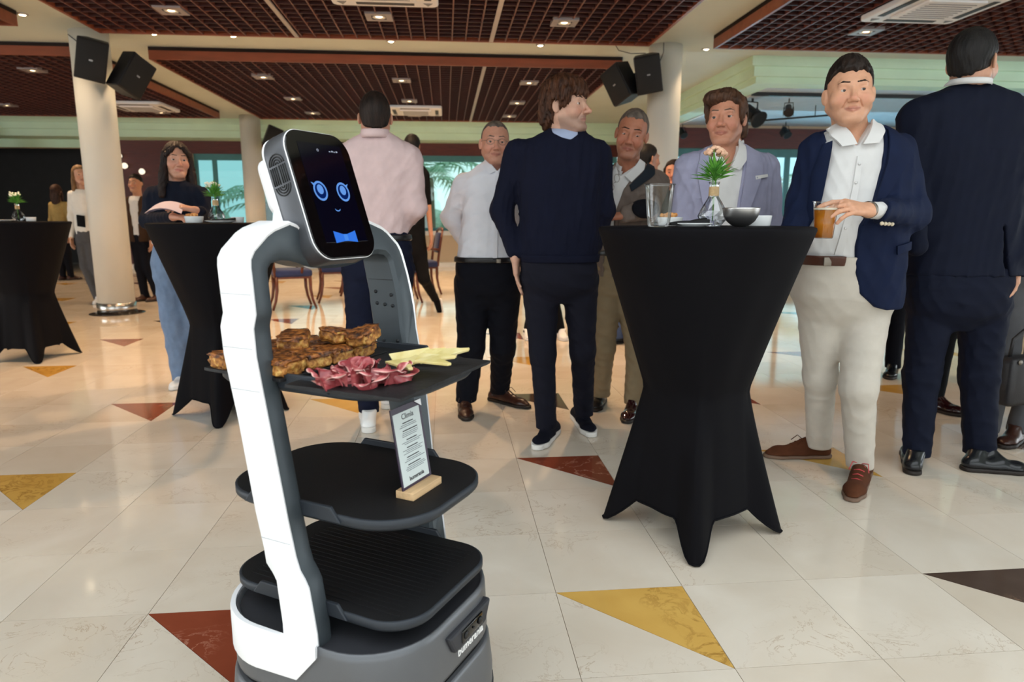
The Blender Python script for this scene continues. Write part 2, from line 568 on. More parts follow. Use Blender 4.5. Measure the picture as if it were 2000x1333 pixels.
window(11, -5.5, 5.5, 0.0, 4.0, 0, [0, .2, .4, .6, .8, 1], M_clearg, (-0.5, -2.6, CEIL + 0.08), (-PI / 2, 0, 0))  # added unseen roof window over the overhead fill lamp
# ---- columns
M_col = mat('column_paint', srgb(216, 214, 204), 0.6, var=0.03, scale=2)
M_steel = mat('brushed_steel', srgb(190, 188, 184), 0.25, 1.0, var=0.08, scale=4)
M_ring = mat('dark_granite_ring', srgb(46, 40, 36), 0.15, var=0.2, scale=30)
def column(x, y, label, r=0.2):
    t = thing('round_column', label, 'column', (x, y, 0), 0, 'round white columns')
    MB().lathe([(r, 0.13), (r, CEIL)], 40).build('shaft', M_col, t)
    MB().lathe([(r + 0.012, 0.001), (r + 0.012, 0.13), (r, 0.135)], 40).build('steel_collar', M_steel, t)
    MB().lathe([(r + 0.10, 0.0005), (r + 0.10, 0.004), (r + 0.01, 0.004)], 40).build('floor_ring', M_ring, t)
    return t
column(-3.94, 8.55, 'tall white column with a steel base collar, in full view at left')
column(2.69, 8.55, 'white column behind the man in the lavender jacket')
column(-3.94, 14.95, 'white column just behind the head of the serving robot')
column(-9.45, 15.0, 'white column cut off by the left edge of the picture')
# ---- slatted ceiling panels
M_slat = mat('dark_cherry_slat', srgb(62, 27, 23), 0.5, var=0.25, scale=3)
M_slat_lit = mat('lit_cherry_slat', srgb(98, 54, 46), 0.45, var=0.2, scale=3)  # light caught by the long slats, put into a lighter slat colour
M_fascia = mat('orange_cherry_fascia', srgb(128, 66, 42), 0.4, var=0.2, scale=2, stretch=(1, 6, 6))
M_plenum = mat('dark_plenum', srgb(26, 14, 12), 0.9, var=0.2)
M_strip = mat('grey_joint_strip', srgb(170, 160, 156), 0.4, 0.3, var=0.05)
CELL = 0.1435
def panel(x0, x1, y0, y1, label, strips=()):
    t = thing('slatted_ceiling_panel', label, 'ceiling panel', ((x0 + x1) / 2, (y0 + y1) / 2, PAN), 0, 'slatted wooden ceiling panels')
    hx, hy = (x1 - x0) / 2, (y1 - y0) / 2
    MB().bbox(-hx, hx, -hy, hy, 0.105, 0.145).build('backing_board', M_plenum, t)
    f = 0.03
    for (a, b, c, d) in ((-hx, hx, -hy, -hy + f), (-hx, hx, hy - f, hy), (-hx, -hx + f, -hy + f, hy - f), (hx - f, hx, -hy + f, hy - f)):
        MB().bbox(a, b, c, d, 0.0, 0.105).build('fascia_board', M_fascia, t)
    nx = int(round((2 * hx - 2 * f) / CELL))
    ny = int(round((2 * hy - 2 * f) / CELL))
    lm = MB().bbox(-0.006, 0.006, -hy + f, hy - f, 0.004, 0.06).mesh('long_slat')
    lm.materials.append(M_slat_lit)
    cm = MB().bbox(-hx + f, hx - f, -0.006, 0.006, 0.008, 0.06).mesh('cross_slat')
    cm.materials.append(M_slat)
    for k in range(1, nx):
        link('long_slat', lm, None, t, (-hx + f + (2 * hx - 2 * f) * k / nx, 0, 0))
    for k in range(1, ny):
        link('cross_slat', cm, None, t, (0, -hy + f + (2 * hy - 2 * f) * k / ny, 0))
    for s in strips:
        xx = s - (x0 + x1) / 2
        MB().bbox(xx - 0.022, xx + 0.022, -hy + f, hy - f, -0.002, 0.012).build('joint_strip', M_strip, t)
    return t
panel(-3.55, 2.31, 2.75, 7.95, 'nearest dark slatted ceiling panel, above the serving robot', (0.53, -1.54))
panel(-3.55, 2.31, 9.14, 14.3, 'far slatted ceiling panel with a front fascia, above the standing men', (0.53,))
panel(-10.2, -4.33, 9.05, 14.3, 'slatted ceiling panel behind the left column')
panel(-10.2, -4.24, 2.55, 7.75, 'slatted ceiling panel at the top left corner of the picture')
panel(3.07, 8.95, 2.75, 7.99, 'slatted ceiling panel at the top right, above the man in the dark suit')
# ---- recessed square downlights in the panels
M_lampbox = mat('downlight_plate', srgb(150, 140, 140), 0.4, 0.2, var=0.05)
M_lamp = emis('lamp_glow', (1.0, 0.72, 0.42), 14.0)
M_lampring = mat('downlight_ring', srgb(200, 196, 190), 0.3, 0.6)
def downlight(x, y, label, on=True):
    t = thing('square_downlight', label, 'ceiling light', (x, y, PAN), 0, 'square downlights in the slatted ceiling')
    MB().bbox(-0.125, -0.068, -0.125, 0.125, -0.008, 0.03).bbox(0.068, 0.125, -0.125, 0.125, -0.008, 0.03).bbox(-0.068, 0.068, -0.125, -0.068, -0.008, 0.03).bbox(-0.068, 0.068, 0.068, 0.125, -0.008, 0.03).build('plate', M_lampbox, t)
    MB().lathe([(0.062, 0.02), (0.066, -0.006), (0.052, -0.010), (0.046, 0.012)], 20, cap=False).build('ring', M_lampring, t)
    MB().lathe([(0.001, -0.004), (0.028, -0.002), (0.045, 0.012), (0.045, 0.018)], 18, cap=False).build('bulb', M_lamp, t)
    MB().bbox(-0.068, 0.068, -0.068, 0.068, 0.018, 0.03).build('reflector', M_lampbox, t)
    d = bpy.data.lights.new('downlight_beam', 'SPOT')
    d.energy = 190
    d.color = (1.0, 0.65, 0.37)
    d.spot_size = math.radians(110)
    d.spot_blend = 0.6
    d.shadow_soft_size = 0.05
    o = bpy.data.objects.new('downlight_beam', d)
    col.objects.link(o)
    o.parent = t
    o.location = (0, 0, -0.03)
    return t
DL = [(-2.5, 7.05, 'leftmost square downlight in the nearest slatted panel'), (-0.6, 7.07, 'middle square downlight in the nearest slatted panel'), (1.2, 7.1, 'rightmost square downlight in the nearest slatted panel'),
      (-2.45, 10.12, 'front left square downlight in the far slatted panel'), (-2.42, 11.85, 'left square downlight halfway along the far slatted panel'), (-2.4, 13.4, 'rear left square downlight in the far slatted panel'),
      (-0.58, 10.17, 'front middle square downlight in the far slatted panel'), (-0.56, 11.9, 'middle square downlight just before the far cassette unit'), (-0.55, 13.5, 'middle square downlight just behind the far cassette unit'),
      (1.22, 10.17, 'front right square downlight in the far slatted panel'), (1.23, 11.92, 'right square downlight halfway along the far slatted panel'), (1.24, 13.45, 'rear right square downlight in the far slatted panel'),
      (-5.33, 9.95, 'square downlight left of the front column'), (-7.45, 13.0, 'square downlight at the far left edge of the picture'), (-5.15, 13.6, 'square downlight beside the left cassette unit'),
      (4.36, 7.13, 'square downlight above the man in the navy blazer')]
for x, w in ((-7.4, 'leftmost'), (-5.3, 'second'), (-2.5, 'third'), (-0.6, 'fourth'), (1.2, 'rightmost')):
    DL.append((x, 5.35, '%s square downlight of the five in the ceiling row above the picture edge' % w))
for (x, y, lb) in DL:
    downlight(x, y, lb)
# ---- small round spots in the pale ceiling gap
def spot(x, y, label, z=CEIL):
    t = thing('round_ceiling_spot', label, 'spotlight', (x, y, z), 0, 'small round spots in the pale ceiling')
    MB().lathe([(0.055, 0.0), (0.055, -0.012), (0.04, -0.016), (0.036, -0.004)], 18, cap=False).build('ring', M_lampring, t)
    MB().lathe([(0.001, -0.018), (0.02, -0.016), (0.036, -0.006)], 16, cap=False).build('bulb', emis('spot_glow', (1.0, 0.80, 0.52), 26.0), t)
    d = bpy.data.lights.new('spot_beam', 'SPOT')
    d.energy = 32
    d.color = (1.0, 0.70, 0.42)
    d.spot_size = math.radians(120)
    d.spot_blend = 0.7
    d.shadow_soft_size = 0.04
    o = bpy.data.objects.new('spot_beam', d)
    col.objects.link(o)
    o.parent = t
    o.location = (0, 0, -0.04)
for (x, y, lb) in ((-3.23, 8.52, 'small round spot nearest the left column'), (-2.37, 8.53, 'second small round spot right of the left column'), (-0.6, 8.6, 'small round spot in the ceiling gap near picture centre'), (1.17, 8.62, 'small round spot above the man in the sweater'), (3.22, 8.61, 'small round spot just right of the right column'), (-4.25, 7.75 + 0.12, 'small round spot at the top left corner')):
    spot(x, y, lb)
# ---- air conditioning cassettes
M_ac = mat('white_plastic', srgb(224, 224, 226), 0.45, var=0.02)
M_acd = mat('grey_grille', srgb(120, 122, 126), 0.6, var=0.1)
M_aci = mat('dark_louver_gap', srgb(60, 62, 66), 0.6)
def cassette(x, y, label):
    t = thing('air_conditioning_cassette', label, 'air conditioner', (x, y, PAN - 0.021), 0, 'white ceiling air conditioning cassettes')
    P = rrect(0.92, 0.92, 0.06, 4)
    MB().prism(P, -0.03, 0.02).build('cover', M_ac, t, bevel=0.012)
    for (dx, dy, w, h) in ((0, 0.37, 0.5, 0.06), (0, -0.37, 0.5, 0.06), (0.37, 0, 0.06, 0.5), (-0.37, 0, 0.06, 0.5)):
        MB().bbox(dx - w / 2, dx + w / 2, dy - h / 2, dy + h / 2, -0.034, -0.028).build('louver', M_aci, t)
    g = MB().bbox(-0.27, 0.27, -0.27, 0.27, -0.05, -0.03).build('grille', M_ac, t, bevel=0.008)
    for k in range(8):
        q = -0.2 + k * 0.057
        MB().bbox(-0.22, 0.22, q - 0.006, q + 0.006, -0.053, -0.049).build('grille_slot', M_acd, g)
    for sx in (-1, 1):
        MB().prism([(sx * 0.33, 0.33), (sx * 0.41, 0.33), (sx * 0.37, 0.41)][::sx], -0.034, -0.029).build('corner_mark', M_acd, t)
cassette(-0.49, 6.1, 'white air conditioning cassette cut by the top edge, above the robot')
cassette(4.42, 6.16, 'white air conditioning cassette at the top right')
cassette(-0.49, 12.75, 'white air conditioning cassette seen beside the head of the pink-shirted man')
cassette(-5.12, 12.75, 'white air conditioning cassette behind the left column')
# ---- loudspeakers on the columns
M_spk = mat('black_speaker_shell', srgb(22, 22, 24), 0.55, var=0.2, scale=20, bump=0.2, bscale=300)
M_spkg = mat('speaker_grille', srgb(14, 14, 15), 0.7, bump=0.5, bscale=500)
M_spkw = mat('beige_speaker_edge', srgb(168, 150, 134), 0.5)
M_badge = mat('speaker_badge', srgb(150, 150, 150), 0.4, 0.5)
def speaker(loc, rz, rx, ry, label, w=0.30, h=0.42, d=0.27, edge=True):
    t = thing('wall_loudspeaker', label, 'loudspeaker', loc, 0, 'black loudspeakers on the columns')
    t.rotation_euler = (rx, ry, rz)
    MB().prism([(-w / 2, -d / 2), (w / 2, -d / 2), (w * 0.36, d / 2), (-w * 0.36, d / 2)], -h / 2, h / 2).build('cabinet', M_spk, t, bevel=0.012)
    MB().rbox((0, -d / 2 - 0.008, 0), (w * 0.94, 0.02, h * 0.95), 0.008).build('grille', M_spkg, t)
    MB().bbox(-0.018, 0.018, -d / 2 - 0.021, -d / 2 - 0.017, -0.008, 0.008).build('badge', M_badge, t)
    MB().tube([(0, d / 2 - 0.02, 0), (0, d / 2 + 0.10, 0)], 0.018).box((0, d / 2 + 0.09, 0), (0.09, 0.03, 0.14)).build('wall_bracket', M_spk, t)
    return t
speaker((-3.74, 8.16, 2.80), math.radians(18), math.radians(14), math.radians(12), 'left one of the two black loudspeakers on the left column')
speaker((-3.44, 8.30, 2.68), math.radians(62), math.radians(14), math.radians(26), 'right one of the two black loudspeakers on the left column')
speaker((2.37, 8.20, 2.78), math.radians(-12), math.radians(16), math.radians(-10), 'right one of the two loudspeakers on the right column')
speaker((2.12, 8.36, 2.70), math.radians(-60), math.radians(16), math.radians(-22), 'left one of the two loudspeakers on the right column')
speaker((-3.44, 14.6, 2.72), math.radians(30), 0.2, 0.35, 'small far loudspeaker peeking out above the robot head')
M_wire = mat('thin_cable', srgb(60, 58, 56), 0.6)
for (pts, lb) in (([(-4.07, 8.36, 3.1), (-3.95, 8.345, 3.0), (-3.82, 8.33, 2.88), (-3.77, 8.3, 2.83)], 'thin cable on the left column running to its loudspeaker'), ([(2.6, 8.34, 3.16), (2.60, 8.34, 3.05), (2.53, 8.30, 2.9), (2.47, 8.27, 2.86)], 'thin cable on the right column running to its loudspeaker'),
                  ([(2.05, 8.5, 3.17), (2.08, 8.42, 3.08), (2.2, 8.3, 3.02), (2.35, 8.22, 3.01)], 'thin cable hanging from the ceiling to the loudspeaker')):
    tag(MB().tube(pts, 0.005, 5).build('speaker_cable', M_wire), lb, 'cable')
# ---- track lighting in the bay
M_track = mat('black_track', srgb(24, 24, 28), 0.5)
M_trackw = mat('white_track', srgb(220, 220, 220), 0.5)
tr = thing('lighting_track', 'black lighting track on the bay ceiling, running left to right', 'lighting track', (8.4, 9.9, 2.9))
MB().bbox(-4.0, 4.0, -0.025, 0.025, -0.05, 0.0).build('rail', M_track, tr)
tr2 = thing('lighting_track', 'pale lighting track on the bay ceiling, running toward the windows', 'lighting track', (4.42, 11.6, 2.9))
MB().bbox(-0.025, 0.025, -1.7, 1.7, -0.05, 0.0).build('rail', M_trackw, tr2)
tr3 = thing('lighting_bar', 'thin black lighting bar slanting below the bay ceiling', 'lighting track', (5.3, 10.9, 2.72))
MB().tube([(-0.5, 0.9, 0), (0.9, -0.3, 0)], 0.014, 8).tube([(-0.2, 0.64, 0), (-0.2, 0.64, 0.17)], 0.008, 6).tube([(0.6, -0.05, 0), (0.6, -0.05, 0.17)], 0.008, 6).build('bar', M_track, tr3)
def tracklight(loc, rx, rz, label, s=1.0):
    t = thing('track_spotlight', label, 'spotlight', loc, rz, 'black track spotlights in the bay')
    R = Matrix.Rotation(rx, 3, 'X')
    MB().lathe([(0.03 * s, -0.10 * s), (0.05 * s, -0.08 * s), (0.055 * s, 0.06 * s), (0.08 * s, 0.11 * s), (0.07 * s, 0.11 * s)], 16, M=R).build('lamp_body', M_track, t)
    MB().tube([(-0.065 * s, 0, 0), (-0.065 * s, 0, 0.1 * s), (0.065 * s, 0, 0.1 * s), (0.065 * s, 0, 0)], 0.007 * s, 6).tube([(0, 0, 0.1 * s), (0, 0, 0.17 * s)], 0.01 * s, 6).build('yoke', M_track, t)
    for sgn in (-1, 1):
        MB().box((sgn * 0.075 * s, 0.0, -0.03), (0.006, 0.1 * s, 0.12 * s), R).build('barn_door', M_track, t)
tracklight((4.65, 10.4, 2.68), 2.2, 0.4, 'black stage spotlight hanging beside the head of the lavender-jacketed man', 1.7)
tracklight((6.3, 12.6, 2.70), 2.4, 0.2, 'small track spotlight hanging above the wood band in the bay', 1.0)
tracklight((4.44, 12.9, 2.70), 2.4, 0.2, 'small track spotlight next to the right column', 0.9)
tracklight((5.0, 9.95, 2.68), 2.2, -0.4, 'track spotlight at the corner of the black track', 0.9)
# ---- three small round wall lamps beside the dark recess
for k, (x, z, lb) in enumerate(((-7.05, 2.45, 'top one of the small round wall lamps by the dark recess'), (-6.95, 2.24, 'middle small round wall lamp by the dark recess'), (-6.6, 2.12, 'lowest small wall lamp by the dark recess'))):
    t = thing('wall_lamp', lb, 'wall lamp', (x, WALL_Y - 0.03, z), 0, 'small wall lamps by the dark recess')
    MB().lathe([(0.05, 0), (0.05, 0.03), (0.03, 0.04)], 14, M=Matrix.Rotation(PI / 2, 3, 'X')).build('lamp_base', M_steel, t)
    MB().lathe([(0.02, 0.04), (0.055, 0.06), (0.065, 0.10), (0.045, 0.145), (0.005, 0.155)], 14, M=Matrix.Rotation(PI / 2, 3, 'X')).build('globe', emis('wall_lamp_glow', (1.0, 0.86, 0.66), 1.6), t)
# ---- outdoors beyond the glass
M_terr = mat('terrace_paving', srgb(190, 184, 170), 0.7, var=0.1)
struct(MB().bbox(-40, 40, 18.6, 70, -0.3, -0.05).bbox(BAY_X + 0.3, 13, BAY_Y + 0.2, 18.6, -0.3, -0.05).build('ground_outside', M_terr))
M_leaf = mat('palm_leaf', srgb(176, 206, 178), 0.5, c2=srgb(120, 164, 132), scale=3)
M_trunk = mat('palm_trunk', srgb(120, 104, 86), 0.8, var=0.2)
def palm(x, y, h, n, label, s=1.0):
    t = thing('palm_tree', label, 'tree', (x, y, -0.05), 0, 'palms beyond the windows')
    MB().tube([(0, 0, 0), (0.05, 0, h * 0.5), (0.0, 0.05, h)], [0.16 * s, 0.12 * s, 0.13 * s], 8).build('trunk', M_trunk, t)
    for k in range(n):
        a = 2 * PI * k / n + random.uniform(-.2, .2)
        L_ = s * random.uniform(1.3, 1.9)
        el = random.uniform(0.1, 1.1)
        b = MB()
        pts = []
        for q in range(7):
            u = q / 6
            rr = L_ * u
            zz = h + L_ * (math.sin(el) * u - 0.75 * u * u)
            pts.append(Vector((rr * math.cos(a) * math.cos(el * 0.6), rr * math.sin(a) * math.cos(el * 0.6), zz)))
        side = Vector((-math.sin(a), math.cos(a), 0))
        for q in range(1, 6):
            for sg in (-1, 1):
                for e in (0.0, 0.5):
                    p = pts[q].lerp(pts[q + 1], e)
                    tip = p + side * sg * 0.42 * s * (1 - 0.5 * q / 6) + (pts[q + 1] - pts[q]) * 0.9 + Vector((0, 0, -0.14 * s))
                    w = (pts[q + 1] - pts[q]).normalized() * 0.045 * s
                    b.add([p - w, p + w, tip, p + Vector((0, 0, 0.012))], [(0, 1, 2), (0, 2, 3), (1, 3, 2), (0, 3, 1)])
        b.tube(pts, 0.012 * s, 5)
        b.build('frond', M_leaf, t)
palm(-0.5, 20.6, 2.3, 15, 'palm right behind the window beside the pink-shirted man', 1.3)
palm(-5.6, 22.5, 1.6, 13, 'palm seen through the window behind the robot head', 1.3)
palm(3.4, 25.0, 2.6, 13, 'palm seen through the far window at picture centre', 1.3)
palm(10.4, 20.5, 2.2, 12, 'palm seen through the bay window', 1.2)
M_sail = mat('white_sail_cloth', srgb(232, 234, 234), 0.7, var=0.03)
par = thing('garden_parasol', 'white parasol standing outside the bay window', 'parasol', (6.55, 17.2, -0.05))
MB().tube([(0, 0, 0), (0, 0, 2.2)], 0.03, 8).build('pole', M_white, par)
MB().lathe([(1.1, 1.65), (0.55, 2.0), (0.02, 2.3)], 8, cap=False, smooth=False).build('canopy', M_sail, par)
hd = MB()
for k in range(60):
    hd.lathe([(0.02, 0), (0.5, 0.25), (0.55, 0.6), (0.3, 0.95), (0.02, 1.05)], 7, (random.uniform(-16, 14), random.uniform(31, 34), random.uniform(-0.2, 0.9)), cap=False, rfun=lambda a, z: 1 + 0.3 * math.sin(a * 3 + z * 9))
ho = tag(hd.build('hedge', mat('hedge_leaves', srgb(190, 206, 190), 0.8, c2=srgb(120, 150, 126), scale=6)), 'green hedge far beyond the windows', 'hedge')
# ================================================================== serving robot
M_rw = mat('robot_white_shell', srgb(238, 239, 242), 0.38, var=0.01)
M_rg = mat('robot_grey_frame', srgb(62, 69, 74), 0.45, 0.2, var=0.05, scale=20, bump=0.08, bscale=600)
M_rhead = mat('robot_head_grey', srgb(84, 86, 91), 0.38, 0.5, var=0.04, bump=0.06, bscale=600)
M_rbase = mat('robot_base_grey', srgb(98, 100, 104), 0.4, 0.4, var=0.04, bump=0.08, bscale=600)
M_rdark = mat('robot_dark_deck', srgb(44, 45, 50), 0.6, var=0.1, bump=0.1, bscale=500)
M_tray = mat('black_tray', srgb(9, 9, 12), 0.65, var=0.15, scale=14, bump=0.25, bscale=420)
M_trayr = mat('tray_rim', srgb(40, 45, 52), 0.5, 0.1, var=0.06)
M_blk = mat('black_plastic', srgb(9, 9, 11), 0.45, var=0.1)
M_gls = mat('black_screen_glass', srgb(4, 4, 5), 0.06, spec=0.6)
M_hole = mat('screw_hole', srgb(28, 30, 34), 0.6)
RO = Vector((-0.188, 1.36, 0.0))
RYAW = math.radians(-31.5)
robot = thing('serving_robot', 'white and grey serving robot with a face on its screen and three black trays', 'robot', RO, RYAW)
def text_mesh(txt, size, mat_, name, parent, M, depth=0.0006, align='CENTER', bold=0.0):
    cu = bpy.data.curves.new('t', 'FONT')
    cu.body = txt
    cu.size = size
    cu.align_x = align
    cu.align_y = 'CENTER'
    cu.extrude = depth
    cu.offset = bold
    cu.resolution_u = 4
    to = bpy.data.objects.new('t', cu)
    col.objects.link(to)
    dg = bpy.context.evaluated_depsgraph_get()
    me = bpy.data.meshes.new_from_object(to.evaluated_get(dg))
    bpy.data.objects.remove(to)
    me.transform(M)
    me.materials.clear()
    return link(name, me, mat_, parent)
# --- base
def outline_loop(L, W, r, x0, n=10):
    return [(x + x0, y) for (x, y) in rrect(L, W, r, n)]
def lofted(loops, mat_, name, parent, cap=(True, True)):
    b = MB()
    n = len(loops[0])
    vv = [p for lp in loops for p in lp]
    fs = []
    for i in range(len(loops) - 1):
        for k in range(n):
            a, c = i * n + k, i * n + (k + 1) % n
            fs.append((a, c, c + n, a + n))
    if cap[0]:
        fs.append(tuple(range(n))[::-1])
    if cap[1]:
        fs.append(tuple((len(loops) - 1) * n + k for k in range(n)))
    b.add(vv, fs, True)
    o = b.build(name, mat_, parent)
    o.data.polygons.foreach_set('use_smooth', [len(p.vertices) == 4 for p in o.data.polygons])
    return o
def zl(L, W, r, x0, z):
    return [(x, y, z) for (x, y) in outline_loop(L, W, r, x0)]
BX = 0.005
base = lofted([zl(.478, .452, .15, BX, .035), zl(.486, .460, .15, BX, .05), zl(.486, .460, .15, BX, .16), zl(.476, .450, .15, BX, .225), zl(.468, .442, .15, BX, .236)], M_rbase, 'lower_base', robot)
lofted([zl(.452, .426, .142, BX, .234), zl(.452, .426, .142, BX, .252)], M_blk, 'base_groove', robot)
lofted([zl(.466, .440, .148, BX, .250), zl(.468, .442, .148, BX, .258), zl(.462, .436, .146, BX, .352), zl(.456, .430, .144, BX, .366), zl(.450, .424, .142, BX, .367), zl(.444, .418, .14, BX, .358)], M_rbase, 'upper_base', robot, (True, False))
lofted([zl(.448, .422, .14, BX, .350), zl(.448, .422, .14, BX, .3585)], M_rdark, 'base_deck', robot)
lofted([zl(.474, .448, .149, BX, .10), zl(.491, .465, .152, BX, .106), zl(.491, .465, .152, BX, .118), zl(.474, .448, .149, BX, .122)], M_rdark, 'bumper_strip', robot)
for (wx, wy) in ((.13, .17), (.13, -.17), (-.13, .17), (-.13, -.17), (0.0, .19), (0.0, -.19)):
    MB().lathe([(.032, -.014), (.035, -.008), (.035, .008), (.032, .014)], 16, (wx, wy, .0355), M=Matrix.Rotation(PI / 2, 3, 'X')).build('wheel', M_blk, robot)
# --- white foot collar wrapping the sides and back of the base
lp = outline_loop(.474, .448, .15, BX, 12)
pts = [p for p in lp if p[0] < 0.07]
# order: start at near front going back around the rear to the far side
near = [p for p in lp]
i0 = min(range(len(lp)), key=lambda i: (abs(lp[i][1] - lp[0][1]) + 0))
ang_ = lambda p: math.atan2(p[1], p[0] - BX)
back = sorted([p for p in lp if p[0] < 0.02], key=lambda p: (ang_(p) if ang_(p) > 0 else ang_(p) + 2 * PI))
wrap = [(0.07, .224), (0.045, .224), (0.02, .224)] + back + [(0.02, -.224), (0.045, -.224), (0.07, -.224)]
nW = len(wrap)
b = MB()
rows = []
for k, (x, y) in enumerate(wrap):
    zb = .285
    if x > 0.015:
        zb = .285 + (x - 0.015) / 0.055 * .063
    zt = .372 if x > -.12 else .372
    rows.append([(x, y, zb), (x * 1.004, y * 1.006, zb + .004), (x * 1.004, y * 1.006, zt - .006), (x, y, zt), (x * .965, y * .965, zt), (x * .965, y * .965, zb)])
b.grid([r + [r[0]] for r in rows], True)
b.add([rows[0][k] for k in range(6)], [tuple(range(6))])
b.add([rows[-1][k] for k in range(6)], [tuple(range(6))[::-1]])
foot = b.build('white_foot_collar', M_rw, robot, fixn=True)
md = foot.modifiers.new('b', 'EDGE_SPLIT')
# --- inverted-U frame: outline in (y, z), leaning in x
ZT = [.285, .348, .39, .48, .505, .53, .60, .77, .89, .94, .965, 1.0, 1.06, 1.14]
XBn = [-.02, -.016, -.016, -.025, -.047, -.05, -.065, -.092, -.116, -.119, -.110, -.113, -.116, -.116]
XFn = [.030, .068, .066, .052, .034, .026, .012, -.017, -.038, -.040, -.032, -.034, -.037, -.037]
XBf = [.01, .012, .010, .0, -.02, -.02, -.026, -.052, -.082, -.09, -.092, -.10, -.112, -.116]
XFf = [.05, .078, .076, .066, .052, .05, .045, .028, .008, .004, .0, -.008, -.026, -.037]
def xb(y, z):
    u = min(1, max(0, (y + .2) / .4))
    return np.interp(z, ZT, XBn) * (1 - u) + np.interp(z, ZT, XBf) * u
def xf(y, z):
    u = min(1, max(0, (y + .2) / .4))
    return np.interp(z, ZT, XFn) * (1 - u) + np.interp(z, ZT, XFf) * u
zs = [.30, .35, .39, .44, .475, .49, .505, .53, .60, .68, .77, .83, .89, .92, .94, .955, .965, .985, 1.01, 1.03]
outer = [(-.216, z) for z in zs] + [(-.216, 1.048), (-.214, 1.062), (-.205, 1.076), (-.172, 1.103), (-.155, 1.112), (-.115, 1.124), (-.096, 1.118), (-.080, 1.098), (-.060, 1.073), (-.03, 1.056), (0, 1.053)]
inner = [(-.168, z) for z in zs] + [(-.168, 1.034), (-.166, 1.042), (-.158, 1.050), (-.135, 1.054), (-.115, 1.052), (-.098, 1.048), (-.080, 1.042), (-.060, 1.037), (-.03, 1.033), (0, 1.032)]
outer = outer + [(-y, z) for (y, z) in outer[-2::-1]]
inner = inner + [(-y, z) for (y, z) in inner[-2::-1]]
rows = []
rows_w = []
for (o_, i_) in zip(outer, inner):
    (yo, zo), (yi, zi) = o_, i_
    xB, xF = xb(yo, zo), xf(yo, zo)
    xBi, xFi = xb(yi, zi), xf(yi, zi)
    # unit step from outer to inner
    dy, dz = yi - yo, zi - zo
    L_ = math.hypot(dy, dz)
    dy, dz = dy / L_, dz / L_
    e = .0035
    p0 = (yo + dy * e, zo + dz * e)
    ch = .010
    rows.append([(xB + .003, p0[0], p0[1]), (xF - .004, p0[0], p0[1]), (xF - .002, p0[0] + dy * .004, p0[1] + dz * .004), (xFi - .004, yi - dy * ch, zi - dz * ch), (xFi - .010, yi, zi), (xBi + .010, yi, zi), (xBi + .002, yi - dy * ch, zi - dz * ch), (xB + .003, p0[0], p0[1])])
    rows_w.append([(xB, yo + dy * .003, zo + dz * .003), (xB + .004, yo, zo), (xF - .004, yo, zo), (xF, yo + dy * .003, zo + dz * .003), (xF - .002, yo + dy * .0075, zo + dz * .0075), (xB + .001, yo + dy * .0075, zo + dz * .0075), (xB, yo + dy * .003, zo + dz * .003)])
b = MB()
b.grid(rows, True)
b.add(rows[0][:7], [tuple(range(7))])
b.add(rows[-1][:7], [tuple(range(7))[::-1]])
fr = b.build('frame', M_rg, robot, fixn=True)
fr.modifiers.new('b', 'EDGE_SPLIT').split_angle = math.radians(38)
b = MB()
b.grid(rows_w, True)
sh = b.build('white_outer_shell', M_rw, robot, fixn=True)
sh.modifiers.new('b', 'EDGE_SPLIT').split_angle = math.radians(50)
# seams and screw holes on the inside of the far leg
for (z, y0_) in ((1.0, .2165), (.905, .2165), (.83, .2165), (.555, .2165)):
    for sgn in (-1,):
        MB().box(((xb(sgn * .2, z) + xf(sgn * .2, z)) / 2, sgn * y0_, z), (xf(sgn * .2, z) - xb(sgn * .2, z) - .006, .0007, .0007)).build('shell_seam', mat('pale_seam', srgb(168, 172, 178), .6), sh)
for z in (.995, .855):
    MB().box(((xb(.2, z) + xf(.2, z)) / 2, .1676, z), (xf(.2, z) - xb(.2, z) - .026, .001, .0012)).build('frame_seam', M_hole, fr)
for (u, z) in ((.28, .968), (.72, .962), (.28, .942), (.5, .940), (.72, .938), (.28, .858), (.72, .86), (.28, .822), (.72, .825), (.55, .80), (.5, .68), (.35, .68), (.65, .68)):
    x = xb(.2, z) * (1 - u) + xf(.2, z) * u
    MB().lathe([(.0042, -.0006), (.0042, .001)], 10, (x, .1676, z), M=Matrix.Rotation(PI / 2, 3, 'X')).build('screw_hole', M_hole, fr)
x = (xb(.2, .775) + xf(.2, .775)) / 2
MB().rbox((x, .1676, .775), (.022, .002, .007), .0009).build('tray_slot', M_hole, fr)
MB().rbox((x + .01, .1676, .672), (.022, .002, .006), .0009).build('tray_slot', M_hole, fr)
# --- trays
def tray(z, name_label, L=.472, W=.338, r=.115, x0=0.0, square=False):
    loops_ = []
    n = 10
    def lpz(g, zz):
        return [(x * (L - 2 * g) / L + x0, y * (W - 2 * g) / W, zz) for (x, y) in rrect(L, W, r, n)]
    t = lofted([lpz(.006, z - .022), lpz(.0, z - .015), lpz(0, z - .002), lpz(.003, z), lpz(.012, z), lpz(.014, z - .003)], M_trayr, 'tray', robot, (True, False))
    t['label'] = name_label
    lofted([lpz(.004, z - .010), lpz(.004, z + .0004)], M_tray, 'tray_mat', t)
    for sg in (-1, 1):
        hl = .105
        P = [(-hl - .012, -.014), (-hl + .010, .014), (hl - .010, .014), (hl + .012, -.014)]
        M = Matrix(((1, 0, 0), (0, 0, -1), (0, 1, 0)))
        bb = MB()
        bb.prism(P, -.004, .004, M)
        bb.v = [(v[0] + x0 - .02, v[1] + sg * (W / 2 + .001), v[2] + z) for v in bb.v]
        bb.build('side_lip', M_trayr, t, bevel=.002)
    return t
tr1 = tray(.842, 'top black tray carrying the food', x0=-.012)
tr2_ = tray(.606, 'middle black tray carrying the menu stand')
